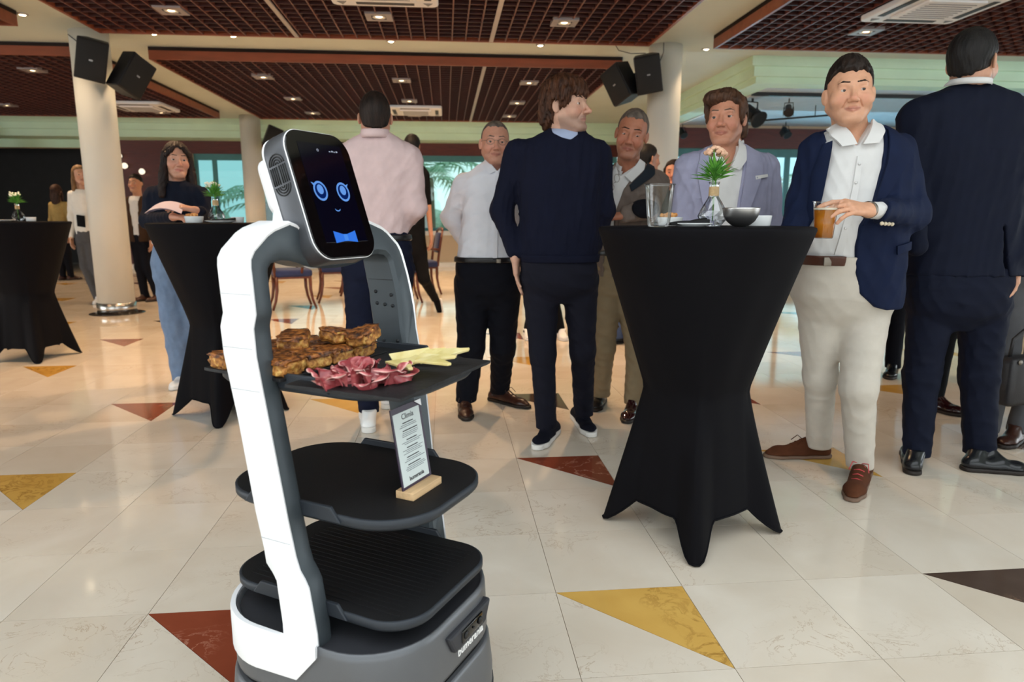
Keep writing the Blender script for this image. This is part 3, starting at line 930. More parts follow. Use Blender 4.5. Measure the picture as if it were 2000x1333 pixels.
tr3_ = tray(.416, 'bottom ribbed black tray', L=.456, W=.336, r=.082, x0=.004)
for k in range(20):
    y = -.135 + k * .0142
    MB().bbox(-.17, .19, y - .0015, y + .0015, .4165, .4176).build('rib', M_tray, tr3_)
for (lo, hi, zz) in ((-.2, -.155, .842), (.155, .2, .842), (-.2, -.155, .606), (.155, .2, .606), (-.2, -.155, .402), (.155, .2, .402)):
    pass
# --- head
HT = math.radians(18)
HC = Vector((-.036, 0.0, 1.172))
# head frame: hx = across (robot left), hy = up along the screen, hz = out of the screen
hz = Vector((math.cos(HT), 0, math.sin(HT)))
hy = Vector((-math.sin(HT), 0, math.cos(HT)))
hx = Vector((0, 1, 0))
HM = Matrix((hx, hy, hz)).transposed().to_4x4()
HM.translation = HC
head = empty('head', (0, 0, 0))
head.parent = robot
head.matrix_local = HM
def hl_(w, h, r, z, n=8):
    return [(x, y, z) for (x, y) in rrect(w, h, r, n)]
HW, HH, HR = .184, .256, .044
lofted([hl_(HW - .012, HH - .012, HR - .005, -.056), hl_(HW - .002, HH - .002, HR, -.053), hl_(HW, HH, HR, -.046), hl_(HW, HH, HR, -.006), hl_(HW - .003, HH - .003, HR - .001, -.001)], M_rhead, 'head_shell', head)
lofted([hl_(HW - .004, HH - .004, HR - .002, -.003), hl_(HW - .0022, HH - .0022, HR - .001, -.0005), hl_(HW - .0038, HH - .0038, HR - .0018, .0005), hl_(HW - .008, HH - .008, HR - .003, .0005)], M_rw, 'front_rim', head)
lofted([hl_(HW - .008, HH - .008, HR - .004, -.052), hl_(HW - .001, HH - .001, HR, -.054), hl_(HW - .001, HH - .001, HR, -.057), hl_(HW - .012, HH - .012, HR - .005, -.059)], M_rw, 'rear_rim', head)
lofted([hl_(HW - .005, HH - .005, HR - .0022, -.001), hl_(HW - .005, HH - .005, HR - .0022, .0012), hl_(HW - .009, HH - .009, HR - .0045, .0025)], M_gls, 'screen_glass', head)
# display
disp = MB().box((.004, .004, .0027), (.122, .196, .0006)).build('display', mat('display_dark_blue', (0.0003, 0.0005, 0.003), 0.1, emit=(0.004, 0.010, 0.06), estr=0.05), head)
M_eye = emis('screen_light_blue', srgb(108, 164, 245), 1.0)
M_eyed = emis('screen_deep_blue', srgb(12, 40, 110), 0.8)
M_bow = emis('screen_bow_blue', srgb(58, 128, 245), 1.0)
M_ico = emis('screen_white', srgb(200, 210, 230), 0.8)
def disc(cx_, cy_, rx_, ry_, z, m, name, inner=0.0, n=28):
    b_ = MB()
    if inner:
        vv = []
        for k in range(n):
            a = 2 * PI * k / n
            vv += [(cx_ + rx_ * math.cos(a), cy_ + ry_ * math.sin(a), z), (cx_ + inner * rx_ * math.cos(a), cy_ + inner * ry_ * math.sin(a), z)]
        b_.add(vv, [(2 * k, 2 * ((k + 1) % n), 2 * ((k + 1) % n) + 1, 2 * k + 1) for k in range(n)])
    else:
        b_.add([(cx_ + rx_ * math.cos(2 * PI * k / n), cy_ + ry_ * math.sin(2 * PI * k / n), z) for k in range(n)], [tuple(range(n))])
    return b_.build(name, m, disp)
ZS = .0033
for sx in (-1, 1):
    ex, ey = .001 + sx * .0325, .007
    disc(ex, ey, .0185, .0195, ZS, M_eye, 'eye_ring', 0.78)
    disc(ex, ey, .0146, .0154, ZS, M_eyed, 'eye_ground')
    disc(ex, ey + .0030, .0086, .0096, ZS + .0002, M_eye, 'pupil')
    MB().add([(ex + sx * .0115, ey + .0140, ZS), (ex + sx * .0150, ey + .0095, ZS), (ex + sx * .0205, ey + .0170, ZS)], [(0, 1, 2)]).build('eyelash', M_eye, disp)
b = MB()
sm_ = [(.002 + .0078 * math.sin(a), -.0265 - .0055 * math.cos(a)) for a in np.linspace(-1.25, 1.25, 10)]
vv = []
for (x, y) in sm_:
    vv += [(x, y + .001, ZS), (x, y - .0012, ZS)]
b.add(vv, [(2 * k, 2 * k + 1, 2 * k + 3, 2 * k + 2) for k in range(9)])
b.build('smile', M_eye, disp)
bw = MB()
bw.add([(-.030, -.072, ZS), (-.004, -.0785, ZS), (-.004, -.0925, ZS), (-.030, -.0955, ZS), (.034, -.072, ZS), (.008, -.0785, ZS), (.008, -.0925, ZS), (.034, -.0955, ZS)], [(0, 3, 2, 1), (5, 6, 7, 4), (1, 2, 6, 5)])
bwo = bw.build('bow_tie', M_bow, disp)
MB().bbox(-.0035, .0075, -.0915, -.0795, ZS + .0001, ZS + .0003).build('bow_knot', emis('screen_bow_knot', srgb(80, 150, 250), 1.0), disp)
disc(-.006, .089, .0028, .0028, ZS, M_ico, 'status_icon', 0.6, 12)
for k, (x, w) in enumerate(((.026, .004), (.033, .005), (.040, .003), (.046, .005))):
    MB().bbox(x, x + w, .0875 + (k % 2) * .0005, .0895 + (k % 2) * .0012, ZS, ZS + .0002).build('status_icon', M_ico, disp)
# speaker slots on the near side of the head
def stadium(r, h, n=10):
    return [(r * math.cos(a), h + r * math.sin(a)) for a in np.linspace(0, PI, n)], [(r * math.cos(a), -h + r * math.sin(a)) for a in np.linspace(PI, 2 * PI, n)]
sy = -HW / 2 - .0006
for k, r in enumerate((.0035, .0085, .0135, .0185)):
    up_, dn_ = stadium(r, .020)
    for pts_ in (up_, dn_):
        MB().tube([(sy, p[1] + .045, p[0] - .027) for p in pts_], .0013, 5).build('speaker_slot', M_blk, head)
    for sg in (-1, 1):
        MB().tube([(sy, .045 + .0165, -.027 + sg * r), (sy, .045 - .0165, -.027 + sg * r)], .0013, 5).build('speaker_slot', M_blk, head)
# back housing and neck in white
lofted([[(x, y + .045, z) for (x, y, z) in hl_(.13, .10, .022, -.098)], [(x, y + .042, z) for (x, y, z) in hl_(.15, .115, .026, -.092)], [(x, y + .03, z) for (x, y, z) in hl_(.16, .14, .03, -.05)]], M_rw, 'back_housing', head)
for lpv in ():
    pass
b = MB()
ring_n = 16
nk = [(-.078, 1.050, .036, .085), (-.084, 1.085, .036, .088), (-.092, 1.118, .036, .086), (-.098, 1.145, .034, .075), (-.106, 1.175, .034, .070), (-.116, 1.215, .034, .068)]
P_ = []
for (x, z, rx_, ry_) in nk:
    P_.append([(x + rx_ * np.sign(math.cos(a)) * abs(math.cos(a)) ** .6, ry_ * np.sign(math.sin(a)) * abs(math.sin(a)) ** .6, z) for a in np.linspace(0, 2 * PI, 25)])
b.grid(P_, True)
b.build('neck', M_rw, robot, fixn=True)
# --- depth camera and lettering on the front of the base
FX = BX + .231
cm_ = empty('depth_camera', (FX, .03, .318))
cm_.parent = robot
MB().prism([(-.085, .018), (-.062, -.026), (.062, -.026), (.085, .018)], -.012, .012, Matrix(((0, 0, 1), (1, 0, 0), (0, 1, 0)))).build('camera_housing', M_rdark, cm_, bevel=.006)
MB().rbox((.013, 0, -.002), (.004, .082, .026), .0019).build('camera_window', M_gls, cm_)
for y in (-.028, .0, .028):
    MB().lathe([(.0085 if y else .003, 0), (.007 if y else .002, .003)], 14, (.0152, y, -.002), M=Matrix.Rotation(PI / 2, 3, 'Y')).build('lens', M_blk, cm_)
TM = Matrix(((0, 0, 1, FX + .0022), (1, 0, 0, .042), (0, 1, 0, .277), (0, 0, 0, 1)))
text_mesh('bumerania', .0245, mat('white_print', srgb(238, 238, 238), 0.5), 'lettering', robot, TM, .0006, bold=.0005)
# ================================================================== food on the top tray
def rl(x, y, z):
    """robot-local to world"""
    c, s = math.cos(RYAW), math.sin(RYAW)
    return Vector((RO.x + x * c - y * s, RO.y + x * s + y * c, z))
M_slate = mat('black_slate', srgb(17, 17, 20), 0.6, var=0.25, scale=30, bump=0.5, bscale=90)
def slate(x, y, w, d, rz, label, z=.8427):
    b_ = MB()
    n = 14
    edge = []
    for (ax, ay, bx, by) in ((-w, -d, w, -d), (w, -d, w, d), (w, d, -w, d), (-w, d, -w, -d)):
        for k in range(n):
            u = k / n
            jx, jy = random.uniform(-.0012, .0012), random.uniform(-.0012, .0012)
            edge.append(((ax + (bx - ax) * u) / 2 + jx, (ay + (by - ay) * u) / 2 + jy))
    b_.prism(edge, 0, .006)
    o_ = b_.build('slate_plate', M_slate, None, rl(x, y, z), (0, 0, RYAW + rz), bevel=.001)
    return tag(o_, label, 'plate', 'slate plates on the top tray')
slate(.134, -.045, .235, .325, 0.03, 'slate plate under the ham and cheese, overhanging the tray front')
slate(-.105, -.035, .205, .295, -0.05, 'slate plate under the pile of browned omelette pieces')
ZP = .8487
# browned pieces
def colored(name, stops, rough=.5, scale=40, detail=6, bump=.6, dist=.004, sss=0.0, stretch=None, coord='Object'):
    if name in MATS:
        return MATS[name]
    m = bpy.data.materials.new(name)
    m.use_nodes = True
    nt = m.node_tree
    b_ = nt.nodes['Principled BSDF']
    b_.inputs['Roughness'].default_value = rough
    if sss:
        b_.inputs['Subsurface Weight'].default_value = sss
        b_.inputs['Subsurface Radius'].default_value = (.01, .004, .002)
    tc = nt.nodes.new('ShaderNodeTexCoord')
    mp = nt.nodes.new('ShaderNodeMapping')
    if stretch:
        mp.inputs['Scale'].default_value = stretch
    oi = nt.nodes.new('ShaderNodeObjectInfo')
    nt.links.new(tc.outputs[coord], mp.inputs['Vector'])
    nt.links.new(oi.outputs['Random'], mp.inputs['Location'])
    n_ = nt.nodes.new('ShaderNodeTexNoise')
    n_.inputs['Scale'].default_value = scale
    n_.inputs['Detail'].default_value = detail
    nt.links.new(mp.outputs['Vector'], n_.inputs['Vector'])
    r_ = nt.nodes.new('ShaderNodeValToRGB')
    r_.color_ramp.elements.remove(r_.color_ramp.elements[1])
    r_.color_ramp.elements[0].position = stops[0][0]
    r_.color_ramp.elements[0].color = (*stops[0][1], 1)
    for (p, c) in stops[1:]:
        e = r_.color_ramp.elements.new(p)
        e.color = (*c, 1)
    nt.links.new(n_.outputs['Fac'], r_.inputs['Fac'])
    nt.links.new(r_.outputs['Color'], b_.inputs['Base Color'])
    if bump:
        bp = nt.nodes.new('ShaderNodeBump')
        bp.inputs['Strength'].default_value = bump
        bp.inputs['Distance'].default_value = dist
        nt.links.new(n_.outputs['Fac'], bp.inputs['Height'])
        nt.links.new(bp.outputs['Normal'], b_.inputs['Normal'])
    MATS[name] = m
    return m
M_crust = colored('browned_crust', [(0.32, srgb(46, 24, 10)), (0.45, srgb(104, 58, 22)), (0.56, srgb(150, 86, 34)), (0.70, srgb(188, 122, 56))], .45, 90, bump=1.0, dist=.006)
M_crumb = colored('yellow_omelette_crumb', [(0.32, srgb(110, 62, 24)), (0.5, srgb(176, 116, 48)), (0.68, srgb(214, 168, 90))], .55, 90, bump=1.0, dist=.006)
def chunk(p, sx, sy_, sz, rz, tilt, label):
    t = thing('omelette_piece', label, 'food', p, rz, 'browned omelette pieces on the slate')
    sd = random.random() * 50
    def blob(ax, ay, az, zc, amp, name, m, n1=26, n2=16):
        P = []
        for j in range(n2 + 1):
            v = PI * j / n2 - PI / 2
            row = []
            for i in range(n1 + 1):
                u = 2 * PI * i / n1
                e = .45
                sg = lambda q: math.copysign(abs(q) ** e, q)
                x, y, z = ax * sg(math.cos(v)) * sg(math.cos(u)), ay * sg(math.cos(v)) * sg(math.sin(u)), az * sg(math.sin(v))
                q = mnoise.noise(Vector((math.cos(u) * math.cos(v) * 2.2 + sd, math.sin(u) * math.cos(v) * 2.2, math.sin(v) * 2.2)))
                q2 = mnoise.noise(Vector((x * 160 + sd, y * 160, z * 160)))
                q3 = mnoise.noise(Vector((x * 420 + sd, y * 420, z * 420)))
                k = 1 + amp * q + amp * .8 * q2 + amp * .5 * q3
                row.append((x * k, y * k, zc + z * k))
            P.append(row)
        return MB().grid(P, True).build(name, m, t, rot=tilt)
    blob(sx, sy_, sz, sz * .92, .22, 'crumb', M_crumb)
    blob(sx * .99, sy_ * .99, sz * .42, sz * 1.75, .28, 'crust', M_crust)
    return t
spots = []
WHERE = ['front row', 'second row', 'third row', 'back row']
for r_ in range(4):
    for c_ in range(4):
        x = -.178 + c_ * .049 + random.uniform(-.004, .004)
        y = -.150 + r_ * .064 + random.uniform(-.005, .005)
        if r_ >= 1 and c_ == 3 and False:
            continue
        spots.append((x, y, ZP, r_, c_))
ORD = ['leftmost', 'second', 'third', 'rightmost']
for (x, y, z, r_, c_) in spots:
    chunk(rl(x, y, z), random.uniform(.024, .028), random.uniform(.029, .034), random.uniform(.013, .0165), RYAW + random.uniform(-.3, .3), (random.uniform(-.08, .08), random.uniform(-.08, .08), 0), '%s browned omelette piece in the %s on the slate' % (ORD[c_], WHERE[r_]))
for k, (x, y, lb) in enumerate(((-.10, -.055, 'topmost browned omelette piece, lying on the pile at the left'), (-.055, .02, 'topmost browned omelette piece, lying on the middle of the pile'), (-.005, .045, 'topmost browned omelette piece, lying on the right of the pile'))):
    chunk(rl(x, y, ZP + .030), .027, .033, .013, RYAW + random.uniform(-.6, .6), (random.uniform(-.2, .2), random.uniform(-.2, .2), 0), lb)
# ham: folded thin slices
M_ham = bpy.data.materials.new('cured_ham')
M_ham.use_nodes = True
_nt = M_ham.node_tree
_b = _nt.nodes['Principled BSDF']
_b.inputs['Roughness'].default_value = .32
_b.inputs['Subsurface Weight'].default_value = .2
_b.inputs['Subsurface Radius'].default_value = (.006, .002, .002)
_a = _nt.nodes.new('ShaderNodeAttribute')
_a.attribute_name = 'fat'
_tc = _nt.nodes.new('ShaderNodeTexCoord')
_n = _nt.nodes.new('ShaderNodeTexNoise')
_n.inputs['Scale'].default_value = 45
_n.inputs['Detail'].default_value = 5
_nt.links.new(_tc.outputs['Object'], _n.inputs['Vector'])
_m = _nt.nodes.new('ShaderNodeMath')
_m.operation = 'MULTIPLY_ADD'
_m.inputs[1].default_value = .42
_nt.links.new(_n.outputs['Fac'], _m.inputs[0])
_nt.links.new(_a.outputs['Fac'], _m.inputs[2])
_r = _nt.nodes.new('ShaderNodeValToRGB')
_r.color_ramp.elements[0].position = .12
_r.color_ramp.elements[0].color = (*srgb(122, 38, 46), 1)
_r.color_ramp.elements[1].position = .95
_r.color_ramp.elements[1].color = (*srgb(236, 212, 202), 1)
for (_p, _c) in ((.24, srgb(162, 72, 76)), (.36, srgb(194, 116, 114)), (.62, srgb(220, 166, 158))):
    _r.color_ramp.elements.new(_p).color = (*_c, 1)
_nt.links.new(_m.outputs[0], _r.inputs['Fac'])
_nt.links.new(_r.outputs['Color'], _b.inputs['Base Color'])
def ham(p, rz, s, h, label, seed):
    """a thin slice, ruffled and folded over on itself"""
    rnd = random.Random(seed)
    nu, nv = 40, 14
    P, Q, fat = [], [], []
    t0 = rnd.uniform(0, 6)
    for i in range(nu + 1):
        u = i / nu
        row, row2 = [], []
        # folded path in plan: a loose S that curls up at one end
        a = -1.9 + 4.6 * u + .35 * math.sin(7 * u + t0)
        r = s * (.55 + .55 * u)
        cx2, cy2 = r * math.cos(a), r * math.sin(a) * .72
        for j in range(nv + 1):
            v = j / nv
            lean = s * (.75 * v ** 1.3) * (.55 + .45 * math.sin(3.1 * u * 2 + t0))
            x = cx2 + lean * math.cos(a) + .0022 * math.sin(22 * u + 5 * v + t0)
            y = cy2 + lean * math.sin(a) * .72 + .0022 * math.cos(19 * u + 4 * v)
            z = h * math.sin(min(1.0, v * 1.12) * PI * .62) * (.72 + .28 * math.sin(5.3 * u + t0)) + .0015 * math.sin(30 * u + 9 * v)
            row.append((x, y, max(0, z)))
            row2.append((x - .0012 * math.cos(a), y - .0012 * math.sin(a), max(0, z - .0009)))
        P.append(row)
        Q.append(row2)
    b_ = MB()
    b_.grid([P[i] + Q[i][::-1] + [P[i][0]] for i in range(nu + 1)], True)
    me = b_.mesh('ham_slice')
    n_ = 2 * (nv + 1) + 1
    vals = []
    for i in range(nu + 1):
        for k_ in range(n_):
            j = k_ if k_ <= nv else (2 * nv + 1 - k_ if k_ <= 2 * nv + 1 else 0)
            v = j / nv
            w = .55 * max(0, (v - .84) / .16) + .10 * (math.sin(11 * v + 4 * math.sin(5 * i / nu + t0)) > .86)
            vals.append(min(.75, w))
    fa = me.attributes.new('fat', 'FLOAT', 'POINT')
    fa.data.foreach_set('value', vals)
    o_ = link('ham_slice', me, M_ham, None, p, (rnd.uniform(-.25, .1), rnd.uniform(-.15, .15), rz))
    return tag(o_, label, 'food', 'folded ham slices on the slate')
hams = [(.085, -.178, .034, .026, 'folded ham slice at the near left of the pile'), (.135, -.182, .033, .028, 'folded ham slice at the near front of the pile'), (.175, -.150, .031, .028, 'folded ham slice at the near right of the pile'), (.098, -.130, .034, .032, 'folded ham slice behind the near left one'),
        (.145, -.125, .034, .034, 'tallest folded ham slice in the middle of the pile'), (.190, -.108, .028, .026, 'folded ham slice at the right end of the pile'), (.105, -.085, .030, .030, 'folded ham slice at the back left of the pile'), (.150, -.078, .028, .028, 'folded ham slice at the back of the pile, nearest the cheese')]
hams += [(.110, -.165, .030, .020, 'small folded ham slice tucked in between the two nearest ones'), (.160, -.165, .028, .022, 'small folded ham slice at the near right corner of the pile'), (.120, -.150, .036, .030, 'pale folded ham slice lying across the front of the pile'), (.170, -.125, .034, .030, 'broad folded ham slice right of the tallest one'), (.120, -.105, .034, .034, 'broad folded ham slice left of the tallest one'), (.080, -.150, .026, .022, 'small folded ham slice at the left end of the pile')]
for k, (x, y, s, h, lb) in enumerate(hams):
    ham(rl(x, y, ZP + .001), random.uniform(0, 6), s, h, lb, k + 3)
# cheese: thin triangular slices fanned out
M_ch = colored('pale_cheese', [(0.3, srgb(200, 182, 112)), (0.5, srgb(216, 200, 138)), (0.7, srgb(226, 214, 162))], .45, 30, 3, .1, .001, .2)
def cheese(p, rz, tilt, L_, W_, label):
    b_ = MB().prism([(0, -W_ / 2), (L_, -W_ * .12), (L_ * 1.02, W_ * .05), (0, W_ / 2)], -.0022, .0022)
    o_ = b_.build('cheese_slice', M_ch, None, p, (tilt[0], tilt[1], rz), bevel=.0008)
    return tag(o_, label, 'food', 'cheese slices fanned out on the slate')
CHL = ['leftmost cheese slice, standing against the ham', 'second cheese slice from the ham', 'third cheese slice from the ham', 'fourth cheese slice from the ham, pointing up', 'cheese slice lying flat at the front', 'cheese slice pointing to the tray corner', 'rearmost cheese slice of the fan', 'cheese slice lying across the others']
for k in range(8):
    x = .105 + (k % 4) * .020 + (0.035 if k > 3 else 0)
    y = -.035 + (.028 if k < 4 else -.010) + random.uniform(-.006, .006) + (.012 * (k % 4) if k < 4 else 0)
    cheese(rl(x, y, ZP + .010 + .003 * k), RYAW + [0.9, 0.7, 0.5, 0.3, -0.6, -0.1, 0.2, -0.35][k], ([.5, .45, .4, .35, .05, .12, .2, .1][k], [-.25, -.22, -.2, -.2, .02, -.05, -.1, -.02][k]), .075, .044, CHL[k])
# ================================================================== menu stand on the middle tray
M_oak = mat('light_oak', srgb(214, 178, 134), 0.55, var=0.14, scale=14, stretch=(8, 1, 8))
M_purple = mat('dark_purple_card', srgb(44, 28, 52), 0.35, var=0.1)
M_paper = mat('pale_menu_paper', srgb(206, 216, 216), 0.5, var=0.02)
M_ink = mat('black_ink', srgb(18, 18, 24), 0.6)
M_ink2 = mat('grey_ink', srgb(98, 104, 112), 0.6)
mz = .6068
menu = thing('menu_stand', 'menu card in a light wooden holder on the middle tray', 'menu', rl(.158, -.012, mz), RYAW)
# in menu frame: +X is the reading side, Y runs along the card
MB().rbox((0, 0, .0075), (.040, .100, .015), .0012).build('wooden_holder', M_oak, menu)
MR = Matrix.Rotation(math.radians(-9), 4, 'Y')
card = MB().box((-.002, .0, .092), (.0024, .098, .160), None).build('card', M_purple, menu)
card.matrix_local = MR
MB().box((-.0005, -.002, .091), (.0012, .086, .140)).build('paper', M_paper, card)
TMc = lambda y, z: Matrix(((0, 0, 1, .0003), (1, 0, 0, y), (0, 1, 0, z), (0, 0, 0, 1)))
text_mesh('Climia', .0155, M_ink, 'lettering', card, TMc(.0, .151), .0002)
text_mesh('bumerania', .0115, M_ink, 'lettering', card, TMc(.0, .0315), .0002, bold=.0002)
rz_ = random.Random(4)
z = .139
k = 0
for blk in range(6):
    hd_w = rz_.uniform(.03, .05)
    MB().box((.0004, rz_.uniform(-.003, .003), z), (.0004, hd_w, .0017)).build('text_line', M_ink, card)
    z -= .0042
    for q in range(3 if blk % 2 else 2):
        MB().box((.0004, rz_.uniform(-.003, .003), z), (.0004, rz_.uniform(.045, .07), .0009)).build('text_line', M_ink2, card)
        z -= .0033
    z -= .0040
MB().prism([(.026, .172), (.049, .172), (.049, .158)], .0013, .0016, Matrix(((0, 0, 1), (1, 0, 0), (0, 1, 0)))).build('white_corner', M_rw, card)
# ================================================================== spandex cocktail tables
M_sp = mat('black_stretch_fabric', srgb(10, 9, 13), 0.75, var=0.12, scale=5, bump=0.12, bscale=700, spec=0.12)
def cocktail_table(cx_, cy_, th0, label, R=.36, Hh=1.10, W=.165, FR=.325):
    t = thing('cocktail_table', label, 'table', (cx_, cy_, 0), 0, 'cocktail tables under black stretch covers')
    nth = 128
    def rad(phi, z):
        # phi measured from nearest foot direction
        c4 = (math.cos(4 * phi) + 1) / 2           # 1 at feet, 0 between
        zw = .53
        if z >= zw:
            u = (z - zw) / (Hh - .012 - zw)
            r = W + (R - W) * (u ** 1.04)
            r *= 1 + (1 - u) * (.13 * (c4 - .5)) + .010 * math.sin(11 * phi + 3) * (1 - u) * u * 2 + .05 * max(0.0, math.cos(4 * phi)) ** 24 * (1 - u) ** 2
        else:
            u = (zw - z) / zw
            rs = FR * (0.66 + 0.34 * (max(0.0, math.cos(4 * phi)) ** 3.0) - .05 * max(0.0, -math.cos(4 * phi)))
            r0 = W * (1 + .13 * (c4 - .5))
            r = r0 + (rs - r0) * (u ** 1.12)
            r *= 1 + .012 * math.sin(9 * phi + 5 * z) * u + .05 * max(0.0, math.cos(4 * phi)) ** 24 * (1 - u)
        return r
    def zb(phi):
        q = abs(((phi + PI / 4) % (PI / 2)) - PI / 4)   # 0 at a foot, pi/4 between
        u = min(1, max(0, (q - .055) / .30))
        return .004 + .105 * (u * u * (3 - 2 * u)) ** .8
    P = []
    nz = 46
    for k in range(nth):
        th = 2 * PI * k / nth
        phi = th - th0
        z0 = zb(phi)
        row = []
        for j in range(nz + 1):
            z = z0 + (Hh - .012 - z0) * (j / nz)
            r = rad(phi, z)
            row.append((r * math.cos(th), r * math.sin(th), z))
        row += [((R - .002) * math.cos(th), (R - .002) * math.sin(th), Hh - .004), ((R - .012) * math.cos(th), (R - .012) * math.sin(th), Hh), (.02 * math.cos(th), .02 * math.sin(th), Hh)]
        P.append(row)
    b_ = MB()
    b_.grid(P, True, closeu=True)
    b_.add([(.02 * math.cos(2 * PI * k / nth), .02 * math.sin(2 * PI * k / nth), Hh) for k in range(nth)], [tuple(range(nth))])
    cv = b_.build('stretch_cover', M_sp, t)
    # hem
    hp = []
    for k in range(nth):
        th = 2 * PI * k / nth
        z = zb(th - th0)
        r = rad(th - th0, z)
        hp.append((r * math.cos(th), r * math.sin(th), z + .004))
    MB().tube(hp + [hp[0]], .0038, 6).build('hem', M_sp, cv)
    # hidden frame that carries the cover
    MB().lathe([(R - .02, Hh - .03), (R - .02, Hh - .008)], 40).build('table_top', M_blk, t)
    pole = MB().lathe([(.03, .02), (.03, Hh - .03)], 16).build('pole', M_steel, t)
    for k in range(4):
        a = th0 + k * PI / 2
        MB().tube([(0, 0, .14), (FR * .55 * math.cos(a), FR * .55 * math.sin(a), .10)], .016, 8).build('foot', M_blk, t)
    return t
TB1 = (.885, 2.31)
TB2 = (-1.275, 4.015)
TB3 = (-3.36, 5.82)
cocktail_table(*TB1, math.atan2(-.29, -.085), 'black covered cocktail table in front of the standing men, with a steel bowl on it')
cocktail_table(*TB2, math.atan2(-.315, .025), 'black covered cocktail table where the woman stands, behind the robot')
cocktail_table(*TB3, math.atan2(-.27, .17), 'black covered cocktail table at the left edge of the picture')
# ------------------------------------------------------------------ things on the tables
M_clear = mat('clear_plastic', (0.95, 0.97, 0.98), 0.06, trans=0.0, ior=1.3)
def thinclear(name, tint, gl, rough=.05):
    return glassmat(name, tint, gl, rough)
M_cupc = thinclear('clear_cup_plastic', (.95, .96, .97), .06)
M_vase = thinclear('clear_vase_glass', (.86, .88, .90), .16)
M_twine = mat('jute_twine', srgb(190, 160, 118), 0.85, var=0.2, scale=60, stretch=(1, 1, 14), bump=.6, bscale=160)
M_leafg = mat('fresh_green_leaf', srgb(112, 176, 66), 0.5, c2=srgb(58, 122, 48), scale=30)
M_flow = mat('pale_pink_blossom', srgb(222, 184, 156), 0.7, c2=srgb(196, 150, 122), scale=60)
M_floww = mat('white_blossom', srgb(236, 234, 214), 0.7, var=.05)
M_chrome = mat('polished_steel', srgb(196, 194, 192), 0.36, 1.0, var=.05, stretch=(1, 1, 30), scale=8)
M_cer = mat('white_ceramic', srgb(226, 228, 228), 0.25, var=.02)
M_nap = mat('black_napkin', srgb(14, 14, 17), 0.85, var=.2, bump=.3, bscale=300)
M_bread = colored('toasted_bread', [(0.3, srgb(160, 96, 44)), (0.5, srgb(214, 150, 84)), (0.7, srgb(236, 190, 124))], .6, 50)
M_beer = mat('amber_beer', srgb(232, 150, 44), 0.08, trans=.5, ior=1.33)
M_foam = mat('beer_foam', srgb(238, 226, 204), 0.8, var=.03)
TZ = 1.1005
def cup(p, label, h=.125, rt=.046, rb=.032, wedge=None, parent=None, group=None):
    t = thing('plastic_cup', label, 'cup', p, 0, group)
    pr = [(.002, .0), (rb - .003, .0), (rb, .003)]
    for k in range(1, 9):
        u = k / 8
        pr.append((rb + (rt - rb) * u, h * u))
    b_ = MB().lathe(pr, 36, cap=False, rfun=lambda a, z: 1 + (.012 * math.cos(a * 18) if .02 < z < h * .85 else 0))
    b_.build('cup_wall', M_cupc, t)
    MB().lathe([(rt - .001, h - .002), (rt + .003, h - .001), (rt + .003, h + .002), (rt - .001, h + .002), (rt - .001, h - .002)], 36, cap=False).build('rim', M_cupc, t)
    return t
def vase(p, label, s=1.0, pink=True, lbl_f='', nleaf=110, group='glass flower vases on the tables'):
    t = thing('glass_vase', label, 'vase', p, random.uniform(0, 1), group)
    pr = [(.002, .002), (.024 * s, .0), (.030 * s, .004 * s), (.044 * s, .020 * s), (.049 * s, .034 * s), (.044 * s, .052 * s), (.030 * s, .076 * s), (.0175 * s, .098 * s), (.0150 * s, .112 * s), (.0150 * s, .138 * s), (.019 * s, .148 * s)]
    MB().lathe(pr, 14, cap=False, smooth=False, rfun=lambda a, z: 1 + .035 * math.cos(7 * a + 90 * z)).build('glass_body', M_vase, t)
    MB().lathe([(.0165 * s, .100 * s), (.0172 * s, .106 * s), (.0168 * s, .126 * s), (.016 * s, .132 * s)], 18, cap=False).build('twine_wrap', M_twine, t)
    f = empty('flower', (0, 0, .148 * s))
    f.parent = t
    rnd = random.Random(int(p[0] * 1000))
    st = MB()
    for k in range(5):
        a = rnd.uniform(0, 2 * PI)
        st.tube([(0, 0, -.13 * s), (.003 * math.cos(a), .003 * math.sin(a), -.03 * s), (.008 * s * math.cos(a), .008 * s * math.sin(a), .04 * s)], .0016 * s, 5)
    st.build('stem', M_leafg, f)
    lf = MB()
    for k in range(nleaf):
        a = rnd.uniform(0, 2 * PI)
        el = rnd.uniform(.15, 1.35)
        L_ = s * rnd.uniform(.055, .088)
        o0 = Vector((0, 0, rnd.uniform(.0, .03) * s))
        d = Vector((math.cos(a) * math.cos(el), math.sin(a) * math.cos(el), math.sin(el)))
        sd = Vector((-math.sin(a), math.cos(a), 0)) * .0052 * s
        tip = o0 + d * L_ + Vector((0, 0, -.012 * s * (1 - el / 1.4)))
        mid = o0 + d * L_ * .5
        up_ = d.cross(sd).normalized() * .0012 * s
        lf.add([o0, mid - sd, mid + sd, tip, mid + up_], [(0, 1, 4), (0, 4, 2), (1, 3, 4), (4, 3, 2), (0, 2, 3, 1)], False)
    lf.build('leaves', M_leafg, f)
    bl = MB()
    for k in range(46 if pink else 26):
        a = rnd.uniform(0, 2 * PI)
        q = rnd.uniform(0, 1)
        r = .036 * s * math.sqrt(q)
        c_ = (r * math.cos(a) - .004 * s, r * math.sin(a), (.085 + .024 * (1 - q)) * s) if pink else (r * 1.2 * math.cos(a) - .006 * s, r * 1.2 * math.sin(a), (.060 + .03 * rnd.random()) * s)
        bl.lathe([(.001, -.005 * s), (.0085 * s, .0), (.008 * s, .006 * s), (.001, .010 * s)], 6, c_, cap=False)
    bl.build('blossom', M_flow if pink else M_floww, f)
    return t
